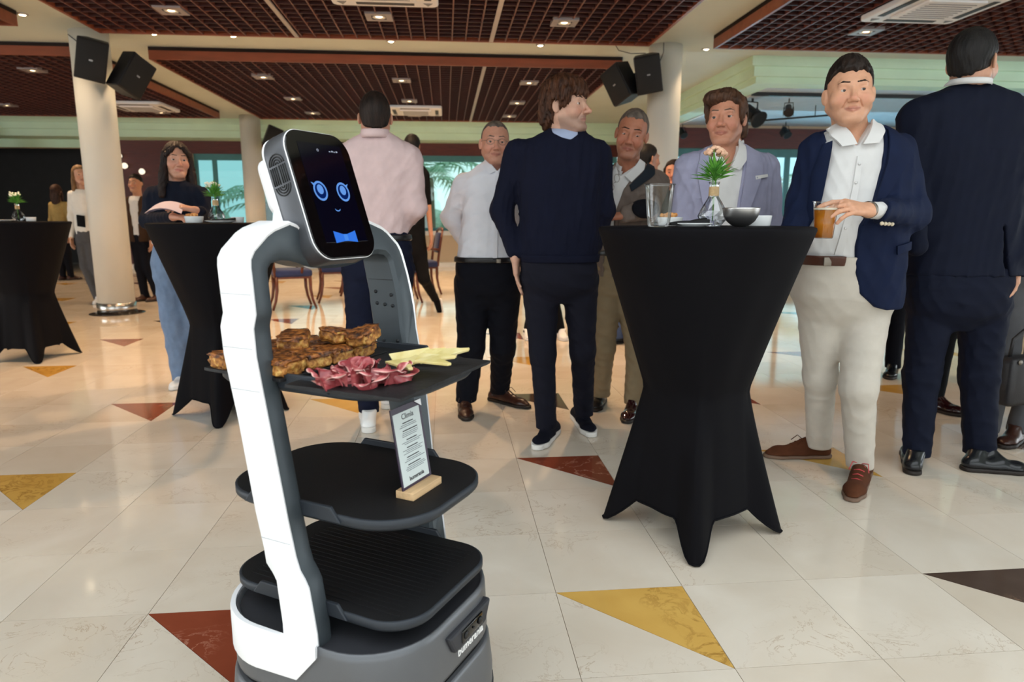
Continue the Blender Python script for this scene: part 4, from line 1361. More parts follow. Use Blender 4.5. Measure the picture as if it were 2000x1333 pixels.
def bowl(p, label):
    t = tag(MB().lathe([(.012, .0015), (.018, .0), (.030, .006), (.044, .018), (.054, .036), (.058, .056), (.0585, .060), (.0575, .060), (.056, .055), (.050, .036), (.038, .016), (.002, .004)], 40, cap=False).build('steel_bowl', M_chrome, None, p), label, 'bowl')
    return t
def ramekin(p, label, r=.042, h=.036, fill=False):
    t = thing('ceramic_ramekin', label, 'dish', p, 0, 'white ramekins on the tables')
    MB().lathe([(.002, .0), (r * .86, .0), (r * .9, .003), (r, h - .002), (r, h), (r - .004, h), (r * .82, .006), (.002, .005)], 32, cap=False).build('dish', M_cer, t)
    if fill:
        rnd = random.Random(3)
        for k in range(9):
            a, q = rnd.uniform(0, 6.28), rnd.uniform(0, .8)
            MB().rbox((r * q * math.cos(a), r * q * math.sin(a), h + .004 + .006 * (1 - q)), (.026, .018, .014), .005, 2, Matrix.Rotation(rnd.uniform(0, 3), 3, 'Z') @ Matrix.Rotation(rnd.uniform(-.5, .5), 3, 'X')).build('toast_cube', M_bread, t)
    return t
def plate(p, label, r=.075):
    return tag(MB().lathe([(.002, .001), (r * .6, .0), (r * .66, .002), (r, .010), (r, .012), (r * .66, .005), (.002, .004)], 40, cap=False).build('side_plate', M_cer, None, p), label, 'plate', 'white side plates on the tables')
def napkin(p, rz, label, w=.15, d=.085):
    b_ = MB()
    n = 10
    P, Q = [], []
    for i in range(n + 1):
        u = i / n
        r1, r2 = [], []
        for j in range(n + 1):
            v = j / n
            x, y = (u - .5) * w, (v - .5) * d * (1 - .25 * u)
            z = .006 + .014 * u + .003 * math.sin(5 * u + 4 * v) + .002 * math.sin(11 * v)
            r1.append((x, y, z))
            r2.append((x, y, max(.0, z - .010 - .008 * u)))
        P.append(r1)
        Q.append(r2)
    b_.grid(P, True)
    b_.grid([q[::-1] for q in Q], True)
    for a, c in ((P[0], Q[0]), (P[n], Q[n]), ([r[0] for r in P], [r[0] for r in Q]), ([r[n] for r in P], [r[n] for r in Q])):
        b_.grid([a, c], False)
    return tag(b_.build('folded_napkin', M_nap, None, p, (0, 0, rz), fixn=True), label, 'napkin', 'folded black napkins on the tables')
def on_table(px, d):
    p = at(px, 440, d)
    return (p[0], p[1], TZ)
# right table
cup(on_table(1286, 2.14), 'empty clear plastic cup on the right cocktail table', .128, .045, .033)
plate(on_table(1350, 2.24), 'white side plate under a napkin, beside the clear cup', .068)
q = on_table(1343, 2.24)
napkin((q[0], q[1], TZ + .0045), -.1, 'folded black napkin on the plate beside the clear cup', .125, .085)
vase(on_table(1391, 2.36), 'glass vase with pink blossom on the right cocktail table')
bowl(on_table(1446, 2.22), 'polished steel bowl on the right cocktail table')
ramekin(on_table(1482, 2.42), 'white ramekin behind the steel bowl')
q = on_table(1308, 2.48)
ramekin(q, 'white ramekin with bread cubes behind the clear cup', .045, .030, True)
# middle table
ramekin(on_table(380, 3.86), 'white ramekin of toast in front of the woman', .05, .036, True)
plate(on_table(432, 3.88), 'white side plate beside the flower vase of the woman', .085)
q = on_table(432, 3.88)
napkin((q[0], q[1], TZ + .005), .15, 'folded black napkin on the plate in front of the woman', .15, .09)
vase(on_table(424, 4.1), 'glass vase with white flowers beside the woman', .98, False)
ramekin(on_table(465, 4.02), 'small white ramekin at the right end of the middle table', .036, .032)
# left table
vase(on_table(38, 5.62), 'glass vase with a green sprig on the left cocktail table', .95, False)
ramekin(on_table(62, 5.45), 'white ramekin on the left cocktail table', .036, .032)
plate(on_table(8, 5.5), 'white side plate at the left edge of the picture', .08)
# ================================================================== chairs in the background
M_blue = mat('royal_blue_upholstery', srgb(34, 48, 92), 0.75, var=.15, scale=10, sheen=.1, bump=.2, bscale=300)
M_chw = mat('red_brown_chair_wood', srgb(96, 50, 34), 0.35, var=.25, scale=6, stretch=(6, 6, 1))
def make_chair(label):
    t = thing('dining_armchair', label, 'chair', (0, 0, 0), 0, 'blue upholstered armchairs in the background')
    MB().rbox((0, 0, .45), (.48, .46, .09), .03, 3).build('seat', M_blue, t)
    for sx in (-1, 1):
        for sy_ in (-1, 1):
            x, y = sx * .21, sy_ * .20
            MB().tube([(x, y, .42), (x, y * 1.0, .25), (x + sx * .005, y + sy_ * .02, .12), (x + sx * .02, y + sy_ * .06, .002)], [.022, .02, .017, .014], 8).build('leg', M_chw, t)
        MB().tube([(sx * .22, .21, .42), (sx * .225, .235, .62), (sx * .215, .27, .80), (sx * .18, .30, .93)], [.02, .019, .018, .016], 8).build('back_post', M_chw, t)
        MB().tube([(sx * .225, .24, .66), (sx * .25, .06, .68), (sx * .255, -.08, .66), (sx * .25, -.12, .60), (sx * .23, -.10, .45)], .017, 8).build('armrest', M_chw, t)
    MB().tube([(-.18, .30, .93), (-.09, .315, .965), (.09, .315, .965), (.18, .30, .93)], .02, 8).build('top_rail', M_chw, t)
    MB().rbox((0, .268, .76), (.33, .05, .30), .022, 2, Matrix.Rotation(-.16, 3, 'X')).build('backrest', M_blue, t)
    MB().bbox(-.22, .22, -.215, -.19, .385, .42).bbox(-.22, .22, .19, .215, .385, .42).bbox(-.225, -.2, -.2, .2, .385, .42).bbox(.2, .225, -.2, .2, .385, .42).build('seat_rail', M_chw, t)
    return t
CH = [(-1.95, 8.85, 1.9, 'blue armchair seen under the shoulder of the robot, nearest of its row'), (-1.50, 9.55, 1.8, 'second blue armchair of the row seen through the robot frame'), (-1.32, 10.35, 1.75, 'third blue armchair of the row seen through the robot frame'), (-1.20, 11.2, 1.75, 'fourth blue armchair of the row behind the robot'), (-.38, 10.35, -1.35, 'blue armchair held by the walking person in black'), (-.62, 9.35, -1.4, 'blue armchair hidden mostly behind the pink-shirted man')]
c0 = make_chair(CH[0][3])
for k, (x, y, rz, lb) in enumerate(CH):
    c = c0 if k == 0 else copy_tree(c0)
    c.location = (x, y, 0)
    c.rotation_euler = (0, 0, rz)
    c['label'] = lb
# ================================================================== people: implicit surfaces turned into meshes
f32 = np.float32
class Vol:
    def __init__(s, lo, hi, h):
        s.h = h
        s.lo = np.array(lo, float) - 2 * h
        n = np.ceil((np.array(hi, float) + 2 * h - s.lo) / h).astype(int) + 1
        s.n = n
        s.ax = [(s.lo[i] + h * np.arange(n[i])).astype(f32) for i in range(3)]
        s.D = np.full(tuple(n), 1.0, f32)
    def sub(s, lo, hi):
        sl = []
        for i in range(3):
            a = int(max(0, math.floor((lo[i] - s.lo[i]) / s.h)))
            b = int(min(s.n[i], math.ceil((hi[i] - s.lo[i]) / s.h) + 1))
            sl.append(slice(a, max(a, b)))
        x = s.ax[0][sl[0]][:, None, None]
        y = s.ax[1][sl[1]][None, :, None]
        z = s.ax[2][sl[2]][None, None, :]
        return tuple(sl), x, y, z
    def u(s, prim, k=0.01):
        fn, lo, hi = prim
        m = k + s.h * 3 + .004
        sl, x, y, z = s.sub(np.array(lo) - m, np.array(hi) + m)
        if 0 in s.D[sl].shape:
            return s
        d = fn(x, y, z)
        a = s.D[sl]
        if k > 0:
            hh = np.clip(0.5 + 0.5 * (a - d) / k, 0, 1)
            s.D[sl] = a * (1 - hh) + d * hh - k * hh * (1 - hh)
        else:
            s.D[sl] = np.minimum(a, d)
        return s
    def sb(s, prim, k=0.006):
        fn, lo, hi = prim
        m = k + s.h * 3 + .004
        sl, x, y, z = s.sub(np.array(lo) - m, np.array(hi) + m)
        if 0 in s.D[sl].shape:
            return s
        d = -fn(x, y, z)
        a = s.D[sl]
        if k > 0:
            hh = np.clip(0.5 - 0.5 * (a - d) / k, 0, 1)
            s.D[sl] = a * (1 - hh) + d * hh + k * hh * (1 - hh)
        else:
            s.D[sl] = np.maximum(a, d)
        return s
    def cut(s, fn):
        """keep where fn < 0"""
        d = fn(s.ax[0][:, None, None], s.ax[1][None, :, None], s.ax[2][None, None, :])
        s.D = np.maximum(s.D, d.astype(f32))
        return s
    def disp(s, fn, band=.03):
        idx = np.nonzero(np.abs(s.D) < band)
        s.D[idx] += fn(s.ax[0][idx[0]], s.ax[1][idx[1]], s.ax[2][idx[2]])
        return s
    def nets(s):
        D = s.D
        I = D < 0
        n0, n1, n2 = D.shape
        cnt = np.zeros((n0 - 1, n1 - 1, n2 - 1), np.int8)
        for i in (0, 1):
            for j in (0, 1):
                for k in (0, 1):
                    cnt += I[i:n0 - 1 + i, j:n1 - 1 + j, k:n2 - 1 + k]
        cm = (cnt > 0) & (cnt < 8)
        ci = np.nonzero(cm)
        N = len(ci[0])
        idx = np.full(cm.shape, -1, np.int32)
        idx[ci] = np.arange(N)
        c = [[[D[ci[0] + i, ci[1] + j, ci[2] + k] for k in (0, 1)] for j in (0, 1)] for i in (0, 1)]
        acc = np.zeros((N, 3))
        num = np.zeros(N)
        for (a, b, ax) in [((0, j, k), (1, j, k), 0) for j in (0, 1) for k in (0, 1)] + [((i, 0, k), (i, 1, k), 1) for i in (0, 1) for k in (0, 1)] + [((i, j, 0), (i, j, 1), 2) for i in (0, 1) for j in (0, 1)]:
            da, db = c[a[0]][a[1]][a[2]], c[b[0]][b[1]][b[2]]
            m = (da < 0) != (db < 0)
            t = np.where(m, da / np.where(m, da - db, 1), 0)
            p = np.zeros((N, 3))
            for q in range(3):
                p[:, q] = a[q]
            p[:, ax] = t
            acc += p * m[:, None]
            num += m
        V = (np.stack(ci, 1) + acc / num[:, None]) * s.h + s.lo
        Q = []
        for ax in range(3):
            sl0 = [slice(1, -1)] * 3
            sl0[ax] = slice(0, -1)
            sl1 = [slice(1, -1)] * 3
            sl1[ax] = slice(1, None)
            a, b = I[tuple(sl0)], I[tuple(sl1)]
            e = np.nonzero(a != b)
            flip = a[e]
            base = [e[q] + (1 if q != ax else 0) for q in range(3)]
            o1, o2 = [(1, 2), (2, 0), (0, 1)][ax]
            def cell(d1, d2):
                g = [x.copy() for x in base]
                g[o1] = g[o1] - d1
                g[o2] = g[o2] - d2
                return idx[g[0], g[1], g[2]]
            q4 = np.stack([cell(1, 1), cell(0, 1), cell(0, 0), cell(1, 0)], 1)
            q4[~flip] = q4[~flip][:, ::-1]
            Q.append(q4)
        Q = np.concatenate(Q) if Q else np.zeros((0, 4), int)
        Q = Q[(Q >= 0).all(1)]
        return V.astype(float), Q
def smooth_verts(V, Q, it=1, lam=.5):
    if it <= 0 or len(Q) == 0:
        return V
    e = np.concatenate([Q[:, [0, 1]], Q[:, [1, 2]], Q[:, [2, 3]], Q[:, [3, 0]]])
    for _ in range(it):
        acc = np.zeros_like(V)
        n = np.zeros(len(V))
        for c_ in range(3):
            acc[:, c_] = np.bincount(e[:, 0], V[e[:, 1], c_], len(V)) + np.bincount(e[:, 1], V[e[:, 0], c_], len(V))
        n = np.bincount(e[:, 0], minlength=len(V)) + np.bincount(e[:, 1], minlength=len(V))
        V = V * (1 - lam) + lam * acc / np.maximum(n, 1)[:, None]
    return V
def np_mesh(name, V, Q, smooth=True):
    me = bpy.data.meshes.new(name)
    me.vertices.add(len(V))
    me.vertices.foreach_set('co', np.ascontiguousarray(V, dtype=np.float32).ravel())
    me.loops.add(len(Q) * 4)
    me.loops.foreach_set('vertex_index', np.ascontiguousarray(Q, dtype=np.int32).ravel())
    me.polygons.add(len(Q))
    me.polygons.foreach_set('loop_start', np.arange(0, len(Q) * 4, 4, dtype=np.int32))
    me.polygons.foreach_set('use_smooth', np.full(len(Q), smooth))
    me.update(calc_edges=True)
    return me
# ---- primitives: (function, lo, hi)
def rc(a, b, ra, rb=None, flat=None):
    """tapered capsule; flat=(axis vector, factor) squashes it along an axis"""
    rb = ra if rb is None else rb
    a, b = np.array(a, float), np.array(b, float)
    ba = b - a
    L2 = max(float(ba @ ba), 1e-9)
    if flat is not None:
        n = np.array(flat[0], float)
        n = n / np.linalg.norm(n)
        fk = flat[1]
    def fn(x, y, z):
        px, py, pz = x - f32(a[0]), y - f32(a[1]), z - f32(a[2])
        t = np.clip((px * f32(ba[0]) + py * f32(ba[1]) + pz * f32(ba[2])) / f32(L2), 0, 1)
        qx, qy, qz = px - t * f32(ba[0]), py - t * f32(ba[1]), pz - t * f32(ba[2])
        if flat is not None:
            dn = qx * f32(n[0]) + qy * f32(n[1]) + qz * f32(n[2])
            e = f32(1 / fk - 1)
            qx, qy, qz = qx + dn * e * f32(n[0]), qy + dn * e * f32(n[1]), qz + dn * e * f32(n[2])
        return np.sqrt(qx * qx + qy * qy + qz * qz) - (f32(ra) + t * f32(rb - ra))
    R = max(ra, rb)
    return fn, np.minimum(a, b) - R, np.maximum(a, b) + R
def ell(c, r, R=None):
    c, r = np.array(c, float), np.array(r, float)
    def fn(x, y, z):
        px, py, pz = x - f32(c[0]), y - f32(c[1]), z - f32(c[2])
        if R is not None:
            px, py, pz = [px * f32(R[0, i]) + py * f32(R[1, i]) + pz * f32(R[2, i]) for i in range(3)]
        qx, qy, qz = px / f32(r[0]), py / f32(r[1]), pz / f32(r[2])
        k0 = np.sqrt(qx * qx + qy * qy + qz * qz)
        k1 = np.sqrt((qx / f32(r[0])) ** 2 + (qy / f32(r[1])) ** 2 + (qz / f32(r[2])) ** 2)
        return k0 * (k0 - 1) / np.maximum(k1, 1e-6)
    m = r.max()
    return fn, c - m, c + m
def herm(xs, ys, q):
    """monotone cubic through points"""
    xs, ys = np.array(xs, float), np.array(ys, float)
    h = np.diff(xs)
    dl = np.diff(ys) / h
    m = np.zeros(len(xs))
    m[0], m[-1] = dl[0], dl[-1]
    for i in range(1, len(xs) - 1):
        m[i] = 0 if dl[i - 1] * dl[i] <= 0 else 2 * dl[i - 1] * dl[i] / (dl[i - 1] + dl[i])
    q = np.clip(q, xs[0], xs[-1])
    i = np.clip(np.searchsorted(xs, q) - 1, 0, len(xs) - 2)
    t = (q - xs[i]) / h[i]
    return (2 * t ** 3 - 3 * t ** 2 + 1) * ys[i] + (t ** 3 - 2 * t ** 2 + t) * h[i] * m[i] + (-2 * t ** 3 + 3 * t ** 2) * ys[i + 1] + (t ** 3 - t ** 2) * h[i] * m[i + 1]
class Loft:
    """torso: stacked superellipses along z. rows: (z, cx, cy, rx, ry)"""
    def __init__(s, rows, p=2.5):
        rows = sorted(rows)
        s.r = np.array(rows, float)
        s.p = p
    def at(s, z):
        return [herm(s.r[:, 0], s.r[:, i], z) for i in (1, 2, 3, 4)]
    def prim(s, off=0.0, z0=None, z1=None):
        zmin = s.r[0, 0] if z0 is None else z0
        zmax = s.r[-1, 0] if z1 is None else z1
        def fn(x, y, z):
            zz = z.ravel()
            cx, cy, rx, ry = [v.astype(f32)[None, None, :] for v in s.at(zz)]
            rx, ry = rx + f32(off), ry + f32(off)
            q = (np.abs((x - cx) / rx) ** f32(s.p) + np.abs((y - cy) / ry) ** f32(s.p)) ** f32(1 / s.p)
            d = (q - 1) * np.minimum(rx, ry)
            return np.maximum(d, np.maximum(z - f32(zmax), f32(zmin) - z)).astype(f32)
        R = s.r[:, 3].max() + abs(off)
        R2 = s.r[:, 4].max() + abs(off)
        return fn, np.array([(s.r[:, 1]).min() - R, s.r[:, 2].min() - R2, zmin]), np.array([s.r[:, 1].max() + R, s.r[:, 2].max() + R2, zmax])
    def front(s, u, z, off=0.0, back=False):
        cx, cy, rx, ry = s.at(np.asarray(z, float))
        q = np.clip(np.abs((u - cx) / (rx + off)), 0, .995)
        v = (ry + off) * (1 - q ** s.p) ** (1 / s.p)
        return cy + v if back else cy - v
def wrinkle(amp, wl=.07, seed=0, dirv=(0, 0, 1), aniso=.35):
    """cloth folds: warped sines, longer along one direction"""
    r = np.random.RandomState(seed)
    K = []
    for i in range(4):
        d = r.normal(size=3)
        d /= np.linalg.norm(d)
        w = 2 * PI / (wl * r.uniform(.7, 1.5))
        K.append((d * w, r.uniform(0, 6.28), r.normal(size=3) * 9, r.uniform(0, 6.28)))
    dv = np.array(dirv, float)
    def fn(x, y, z):
        o = np.zeros(x.shape, f32)
        # squeeze coordinate along the fold direction
        t = x * dv[0] + y * dv[1] + z * dv[2]
        X, Y, Z = x + (aniso - 1) * t * dv[0], y + (aniso - 1) * t * dv[1], z + (aniso - 1) * t * dv[2]
        for (k, ph, k2, p2) in K:
            s_ = np.sin(X * k[0] + Y * k[1] + Z * k[2] + ph + 1.8 * np.sin(x * k2[0] + y * k2[1] + z * k2[2] + p2))
            o += (1 - 2 * np.sqrt(np.abs(s_))).astype(f32)
        return (-o * f32(amp / 4)).astype(f32)
    return fn
def poly_sd(poly):
    """signed distance to a polygon (negative inside) as a function of 2-D arrays"""
    P = np.array(poly, float)
    def fn(a, b):
        d = np.full(np.broadcast(a, b).shape, 1e9)
        ins = np.zeros(d.shape, bool)
        n = len(P)
        for i in range(n):
            x0, y0 = P[i]
            x1, y1 = P[(i + 1) % n]
            ex, ey = x1 - x0, y1 - y0
            t = np.clip(((a - x0) * ex + (b - y0) * ey) / (ex * ex + ey * ey + 1e-12), 0, 1)
            d = np.minimum(d, (a - x0 - t * ex) ** 2 + (b - y0 - t * ey) ** 2)
            c = (y0 > b) != (y1 > b)
            ins ^= c & (a < (x1 - x0) * (b - y0) / (y1 - y0 + 1e-12) + x0)
        d = np.sqrt(d)
        return np.where(ins, -d, d).astype(f32)
    return fn
# ---- skin and cloth materials
def skin_mat():
    if 'skin' in MATS:
        return MATS['skin']
    m = bpy.data.materials.new('skin')
    m.use_nodes = True
    nt = m.node_tree
    b = nt.nodes['Principled BSDF']
    a = nt.nodes.new('ShaderNodeAttribute')
    a.attribute_name = 'tone'
    n = nt.nodes.new('ShaderNodeTexNoise')
    n.inputs['Scale'].default_value = 60
    n.inputs['Detail'].default_value = 4
    tc = nt.nodes.new('ShaderNodeTexCoord')
    nt.links.new(tc.outputs['Object'], n.inputs['Vector'])
    mr = nt.nodes.new('ShaderNodeMapRange')
    mr.inputs['To Min'].default_value = .86
    mr.inputs['To Max'].default_value = 1.12
    nt.links.new(n.outputs['Fac'], mr.inputs['Value'])
    vm = nt.nodes.new('ShaderNodeVectorMath')
    vm.operation = 'SCALE'
    nt.links.new(a.outputs['Color'], vm.inputs[0])
    nt.links.new(mr.outputs['Result'], vm.inputs['Scale'])
    nt.links.new(vm.outputs[0], b.inputs['Base Color'])
    b.inputs['Roughness'].default_value = .48
    b.inputs['Specular IOR Level'].default_value = .4
    b.inputs['Subsurface Weight'].default_value = .12
    b.inputs['Subsurface Radius'].default_value = (.010, .004, .002)
    bp = nt.nodes.new('ShaderNodeBump')
    bp.inputs['Strength'].default_value = .12
    bp.inputs['Distance'].default_value = .001
    n2 = nt.nodes.new('ShaderNodeTexNoise')
    n2.inputs['Scale'].default_value = 420
    nt.links.new(tc.outputs['Object'], n2.inputs['Vector'])
    nt.links.new(n2.outputs['Fac'], bp.inputs['Height'])
    nt.links.new(bp.outputs['Normal'], b.inputs['Normal'])
    MATS['skin'] = m
    return m
def cloth(name, rgb, rough=.85, var=.10, bump=.18, bscale=420, scale=18, spec=.2):
    k = .50 if max(rgb) < 120 else .78
    return mat(name, tuple(c * k for c in srgb(*rgb)), rough, var=var, scale=scale, bump=bump, bscale=bscale, spec=spec)
def hairmat(name, rgb, rgb2):
    if name in MATS:
        return MATS[name]
    m = mat(name, srgb(*rgb), .55, c2=srgb(*rgb2), scale=26, bump=.8, bscale=150, spec=.25, stretch=(1.6, 1.6, .35))
    return m
EYEW = mat('eye_white', srgb(188, 176, 168), .3)
EYEB = mat('iris_brown', srgb(58, 38, 26), .15)
EYEP = mat('pupil_black', srgb(8, 8, 9), .1)
SKIN_K = np.array([.84, .78, .74])
def tone_attr(me, cols):
    a = me.color_attributes.new('tone', 'FLOAT_COLOR', 'POINT')
    c = np.ones((len(cols), 4), np.float32)
    c[:, :3] = cols
    a.data.foreach_set('color', c.ravel())
def head_frame(yaw, pitch, roll):
    """columns: right of the person, forward, up; in (u right, v away, w up)"""
    fwd = np.array([math.sin(yaw), -math.cos(yaw), 0.0])
    upv = np.array([0, 0, 1.0])
    rgt = np.cross(fwd, upv)
    f2 = fwd * math.cos(pitch) + upv * math.sin(pitch)
    u2 = np.cross(rgt, f2)
    r3 = rgt * math.cos(roll) + u2 * math.sin(roll)
    u3 = np.cross(r3, f2)
    return np.stack([r3, f2, u3], 1)
class Person:
    def __init__(s, d0, px, label, name='person', py=None, group=None):
        s.d0 = d0
        b = at(px, 700, d0)
        s.base = np.array([b[0], b[1], 0.0])
        s.root = thing(name, label, 'person', (b[0], b[1], 0.0), -YAW, group)
        s.skin = []          # (V, Q, cols)
        s.links = []
        s.hi = 0
    def P(s, px, py, dd=0.0):
        w = at(px, py, s.d0 + dd) - s.base
        return np.array([w @ _rt, dd, w[2]])
    def G(s, px, py, z=0.0):
        """ground point under a pixel"""
        w = onz(px, py, z) - s.base
        return np.array([w @ _rt, w @ _hf, z])
    def rows(s, L, dd=0.0):
        """(py, left px, right px, half depth[, dd]) -> loft rows"""
        out = []
        for r in L:
            e = r[4] if len(r) > 4 else dd
            a, b = s.P(r[1], r[0], e), s.P(r[2], r[0], e)
            out.append((a[2], (a[0] + b[0]) / 2, e, (b[0] - a[0]) / 2, r[3]))
        return Loft(out)
    def put(s, name, vol, m, smooth=1, parent=None, label=None):
        V, Q = vol.nets()
        if len(Q) == 0:
            return None
        V = smooth_verts(V, Q, smooth)
        me = np_mesh(name, V, Q)
        o = link(name, me, m, parent or s.root)
        if label:
            o['label'] = label
        return o
    def vol(s, prims, h, pad=.02):
        lo = np.min([p[1] for p in prims], 0) - pad
        hi = np.max([p[2] for p in prims], 0) + pad
        return Vol(lo, hi, h)
    # ---------------------------------------------------------------- garment from loft + limbs
    def garment(s, name, m, loft, limbs=(), off=0.0, k=.03, h=.0075, folds=.004, wl=.07, seed=0, fdir=(0, 0, 1), zcut=None, cuts=(), extra=(), z0=None, z1=None, aniso=.35):
        prims = ([loft.prim(off, z0, z1)] if loft is not None else []) + [rc(*q) for q in limbs] + list(extra)
        v = s.vol(prims, h)
        for i, q in enumerate(prims):
            v.u(q, 0 if i == 0 else k)
        if folds:
            v.disp(wrinkle(folds, wl, seed, fdir, aniso))
        if zcut is not None:
            v.cut(lambda x, y, z: (zcut - z) + 0 * x + 0 * y)
        for c in cuts:
            v.cut(c)
        return s.put(name, v, m)
    def front_cut(s, poly_px, dd=0.0, vmax=None):
        """carve the region behind a pixel outline on the viewer side of the torso"""
        P2 = [tuple(s.P(px, py, dd)[[0, 2]]) for (px, py) in poly_px]
        sd = poly_sd(P2)
        vm = dd if vmax is None else vmax
        def fn(x, y, z):
            s2 = sd(x[:, :, 0], z[0, 0, :][None, :])[:, None, :]
            return np.where(y < vm, -s2, f32(-1.0)).astype(f32)
        return fn
    def ribbon(s, name, m, loft, A, B, off, dd=0.0, thick=.006, n=14, back=False, parent=None):
        """thin cloth strip lying on the torso between two pixel polylines"""
        def samp(L):
            L = [s.P(px, py, dd)[[0, 2]] for (px, py) in L]
            d = np.concatenate([[0], np.cumsum([np.linalg.norm(L[i + 1] - L[i]) for i in range(len(L) - 1)])])
            t = np.linspace(0, d[-1], n)
            return np.stack([np.interp(t, d, [p[0] for p in L]), np.interp(t, d, [p[1] for p in L])], 1)
        a, b = samp(A), samp(B)
        nv = 5
        F, Bk = [], []
        for i in range(n):
            r1, r2 = [], []
            for j in range(nv):
                q = a[i] * (1 - j / (nv - 1)) + b[i] * (j / (nv - 1))
                v = float(loft.front(q[0], q[1], off, back))
                sg = 1 if back else -1
                r1.append((q[0], v + sg * thick, q[1]))
                r2.append((q[0], v - sg * .004, q[1]))
            F.append(r1)
            Bk.append(r2)
        mb = MB()
        mb.grid([F[i] + Bk[i][::-1] + [F[i][0]] for i in range(n)], True)
        mb.add(F[0] + Bk[0][::-1], [tuple(range(2 * nv))])
        mb.add(F[-1] + Bk[-1][::-1], [tuple(range(2 * nv))[::-1]])
        o = mb.build(name, m, parent or s.root, fixn=True)
        o.modifiers.new('e', 'EDGE_SPLIT').split_angle = math.radians(45)
        return o
    def collar(s, m, c, rx, ry, h=.042, yaw=0.0, gap=.5, tilt=.25, drop=.03, flare=.012, name='collar', spread=.018):
        """shirt collar: band round the neck opening at the front"""
        mb = MB()
        n = 28
        rows_ = []
        for i in range(n + 1):
            a = gap + (2 * PI - 2 * gap) * i / n           # 0 = front
            fx, fy = math.sin(yaw + a), -math.cos(yaw + a)
            fr = (1 + math.cos(a)) / 2                       # 1 near the front
            end = max(0.0, 1 - min(a - gap, 2 * PI - gap - a) / .55)
            base = np.array([c[0] + rx * fx, c[1] + ry * fy, c[2] - tilt * ry * fr * 1.2 - drop * fr * .4])
            topv = base + np.array([fx * .001, fy * .001, h])
            low = base + np.array([fx * (flare + spread * end), fy * (flare + spread * end), -.004 - drop * end])
            rows_.append([tuple(base - np.array([fx, fy, 0]) * .004), tuple(topv - np.array([fx, fy, 0]) * .005), tuple(topv + np.array([fx * .001, fy * .001, .001])), tuple(topv + np.array([fx * .004, fy * .004, -.004])), tuple((topv + low) / 2 + np.array([fx * .003, fy * .003, 0])), tuple(low), tuple(low - np.array([fx, fy, 0]) * .003 + np.array([0, 0, .001])), tuple(base - np.array([fx, fy, 0]) * .004)])
        mb.grid(rows_, True)
        return mb.build(name, m, s.root, fixn=True)
    # ---------------------------------------------------------------- head
    def head(s, c, yaw, pitch=0.0, roll=0.0, sc_=1.0, tone=(214, 162, 132), neck_to=None, neck_r=.058, gaze=None, p=None, h=.0028, chest=None, detail=True, lipc=(170, 98, 88), stub=0.0, mouth_smile=0.0, brow=None, look=(0, 0), eye_open=1.0):
        p = dict(dict(fw=1.0, jaw=1.0, nose=1.0, chin=1.0, cheek=1.0, ear=.92), **(p or {}))
        c = np.array(c, float)
        wc = s.base + _rt * c[0] + _hf * c[1] + np.array([0, 0, c[2]]) - _C
        R = head_frame(yaw - math.atan2(wc @ _rt, wc @ _hf), pitch, roll)
        s.hc, s.hR, s.hs = c, R, sc_
        W = lambda x, y, z: c + R @ (np.array([x, y, z]) * sc_)
        k = sc_
        fw = p['fw']
        prims = [(ell(W(0, -.018, .026), np.array([.0755 * (fw * .5 + .5), .096, .090]) * k, R), 0),
                 (ell(W(0, .030, -.030), np.array([.0625 * fw, .064, .086]) * k, R), .03 * k)]
        for sx in (-1, 1):
            prims += [(rc(W(sx * .050 * fw * p['jaw'], -.012, -.052), W(sx * .022, .069, -.103 * p['chin']), .023 * k, .0185 * k), .024 * k),
                      (ell(W(sx * .042 * fw, .058, -.034), np.array([.024 * p['cheek'], .022 * p['cheek'], .026]) * k, R), .022 * k)]
        prims += [(ell(W(0, .0785, -.103 * p['chin']), np.array([.025, .0165, .017]) * k, R), .018 * k),
                  (rc(W(-.036, .074, .021), W(.036, .074, .021), .0115 * k), .016 * k)]
        if detail:
            n = p['nose'] * .88
            prims += [(rc(W(0, .083, .010), W(0, .083 + .031 * n, -.034), .0075 * k, .0105 * k), .010 * k),
                      (ell(W(0, .083 + .032 * n, -.039), np.array([.0130, .0125, .0108]) * k, R), .008 * k)]
            for sx in (-1, 1):
                prims += [(ell(W(sx * .0135, .083 + .0185 * n, -.0425), np.array([.0085, .0105, .0078]) * k, R), .006 * k)]
        v = None
        hi_ = [q[0] for q in prims] + [ell(W(0, 0, 0), np.array([.11, .14, .135]) * k)]
        if neck_to is not None:
            nt_ = np.array(neck_to, float)
            prims.append((rc(W(0, -.024, -.060), nt_, neck_r * .96, neck_r), .022 * k))
            hi_.append(prims[-1][0])
            nb = W(0, .030, -.112)
            prims.append((rc(nb, nt_ + (R @ np.array([0, .02, 0])), .030 * k, .034), .03 * k))
        if chest is not None:
            for q in chest:
                prims.append((q, .03))
                hi_.append(q)
        v = s.vol(hi_, h, .01)
        for i, (q, kk) in enumerate(prims):
            v.u(q, kk)
        # ears
        for sx in (-1, 1):
            ex = .0765 * (fw * .6 + .4)
            Re = R @ np.array(Matrix.Rotation(sx * .45, 3, 'Z'))
            v.u(ell(W(sx * (ex + .004), -.014, -.010), np.array([.0075, .0185 * p['ear'], .0315 * p['ear']]) * k, Re), .006 * k)
            if detail:
                v.sb(ell(W(sx * (ex + .012), -.008, -.006), np.array([.0055, .0085, .0155]) * k, Re), .004 * k)
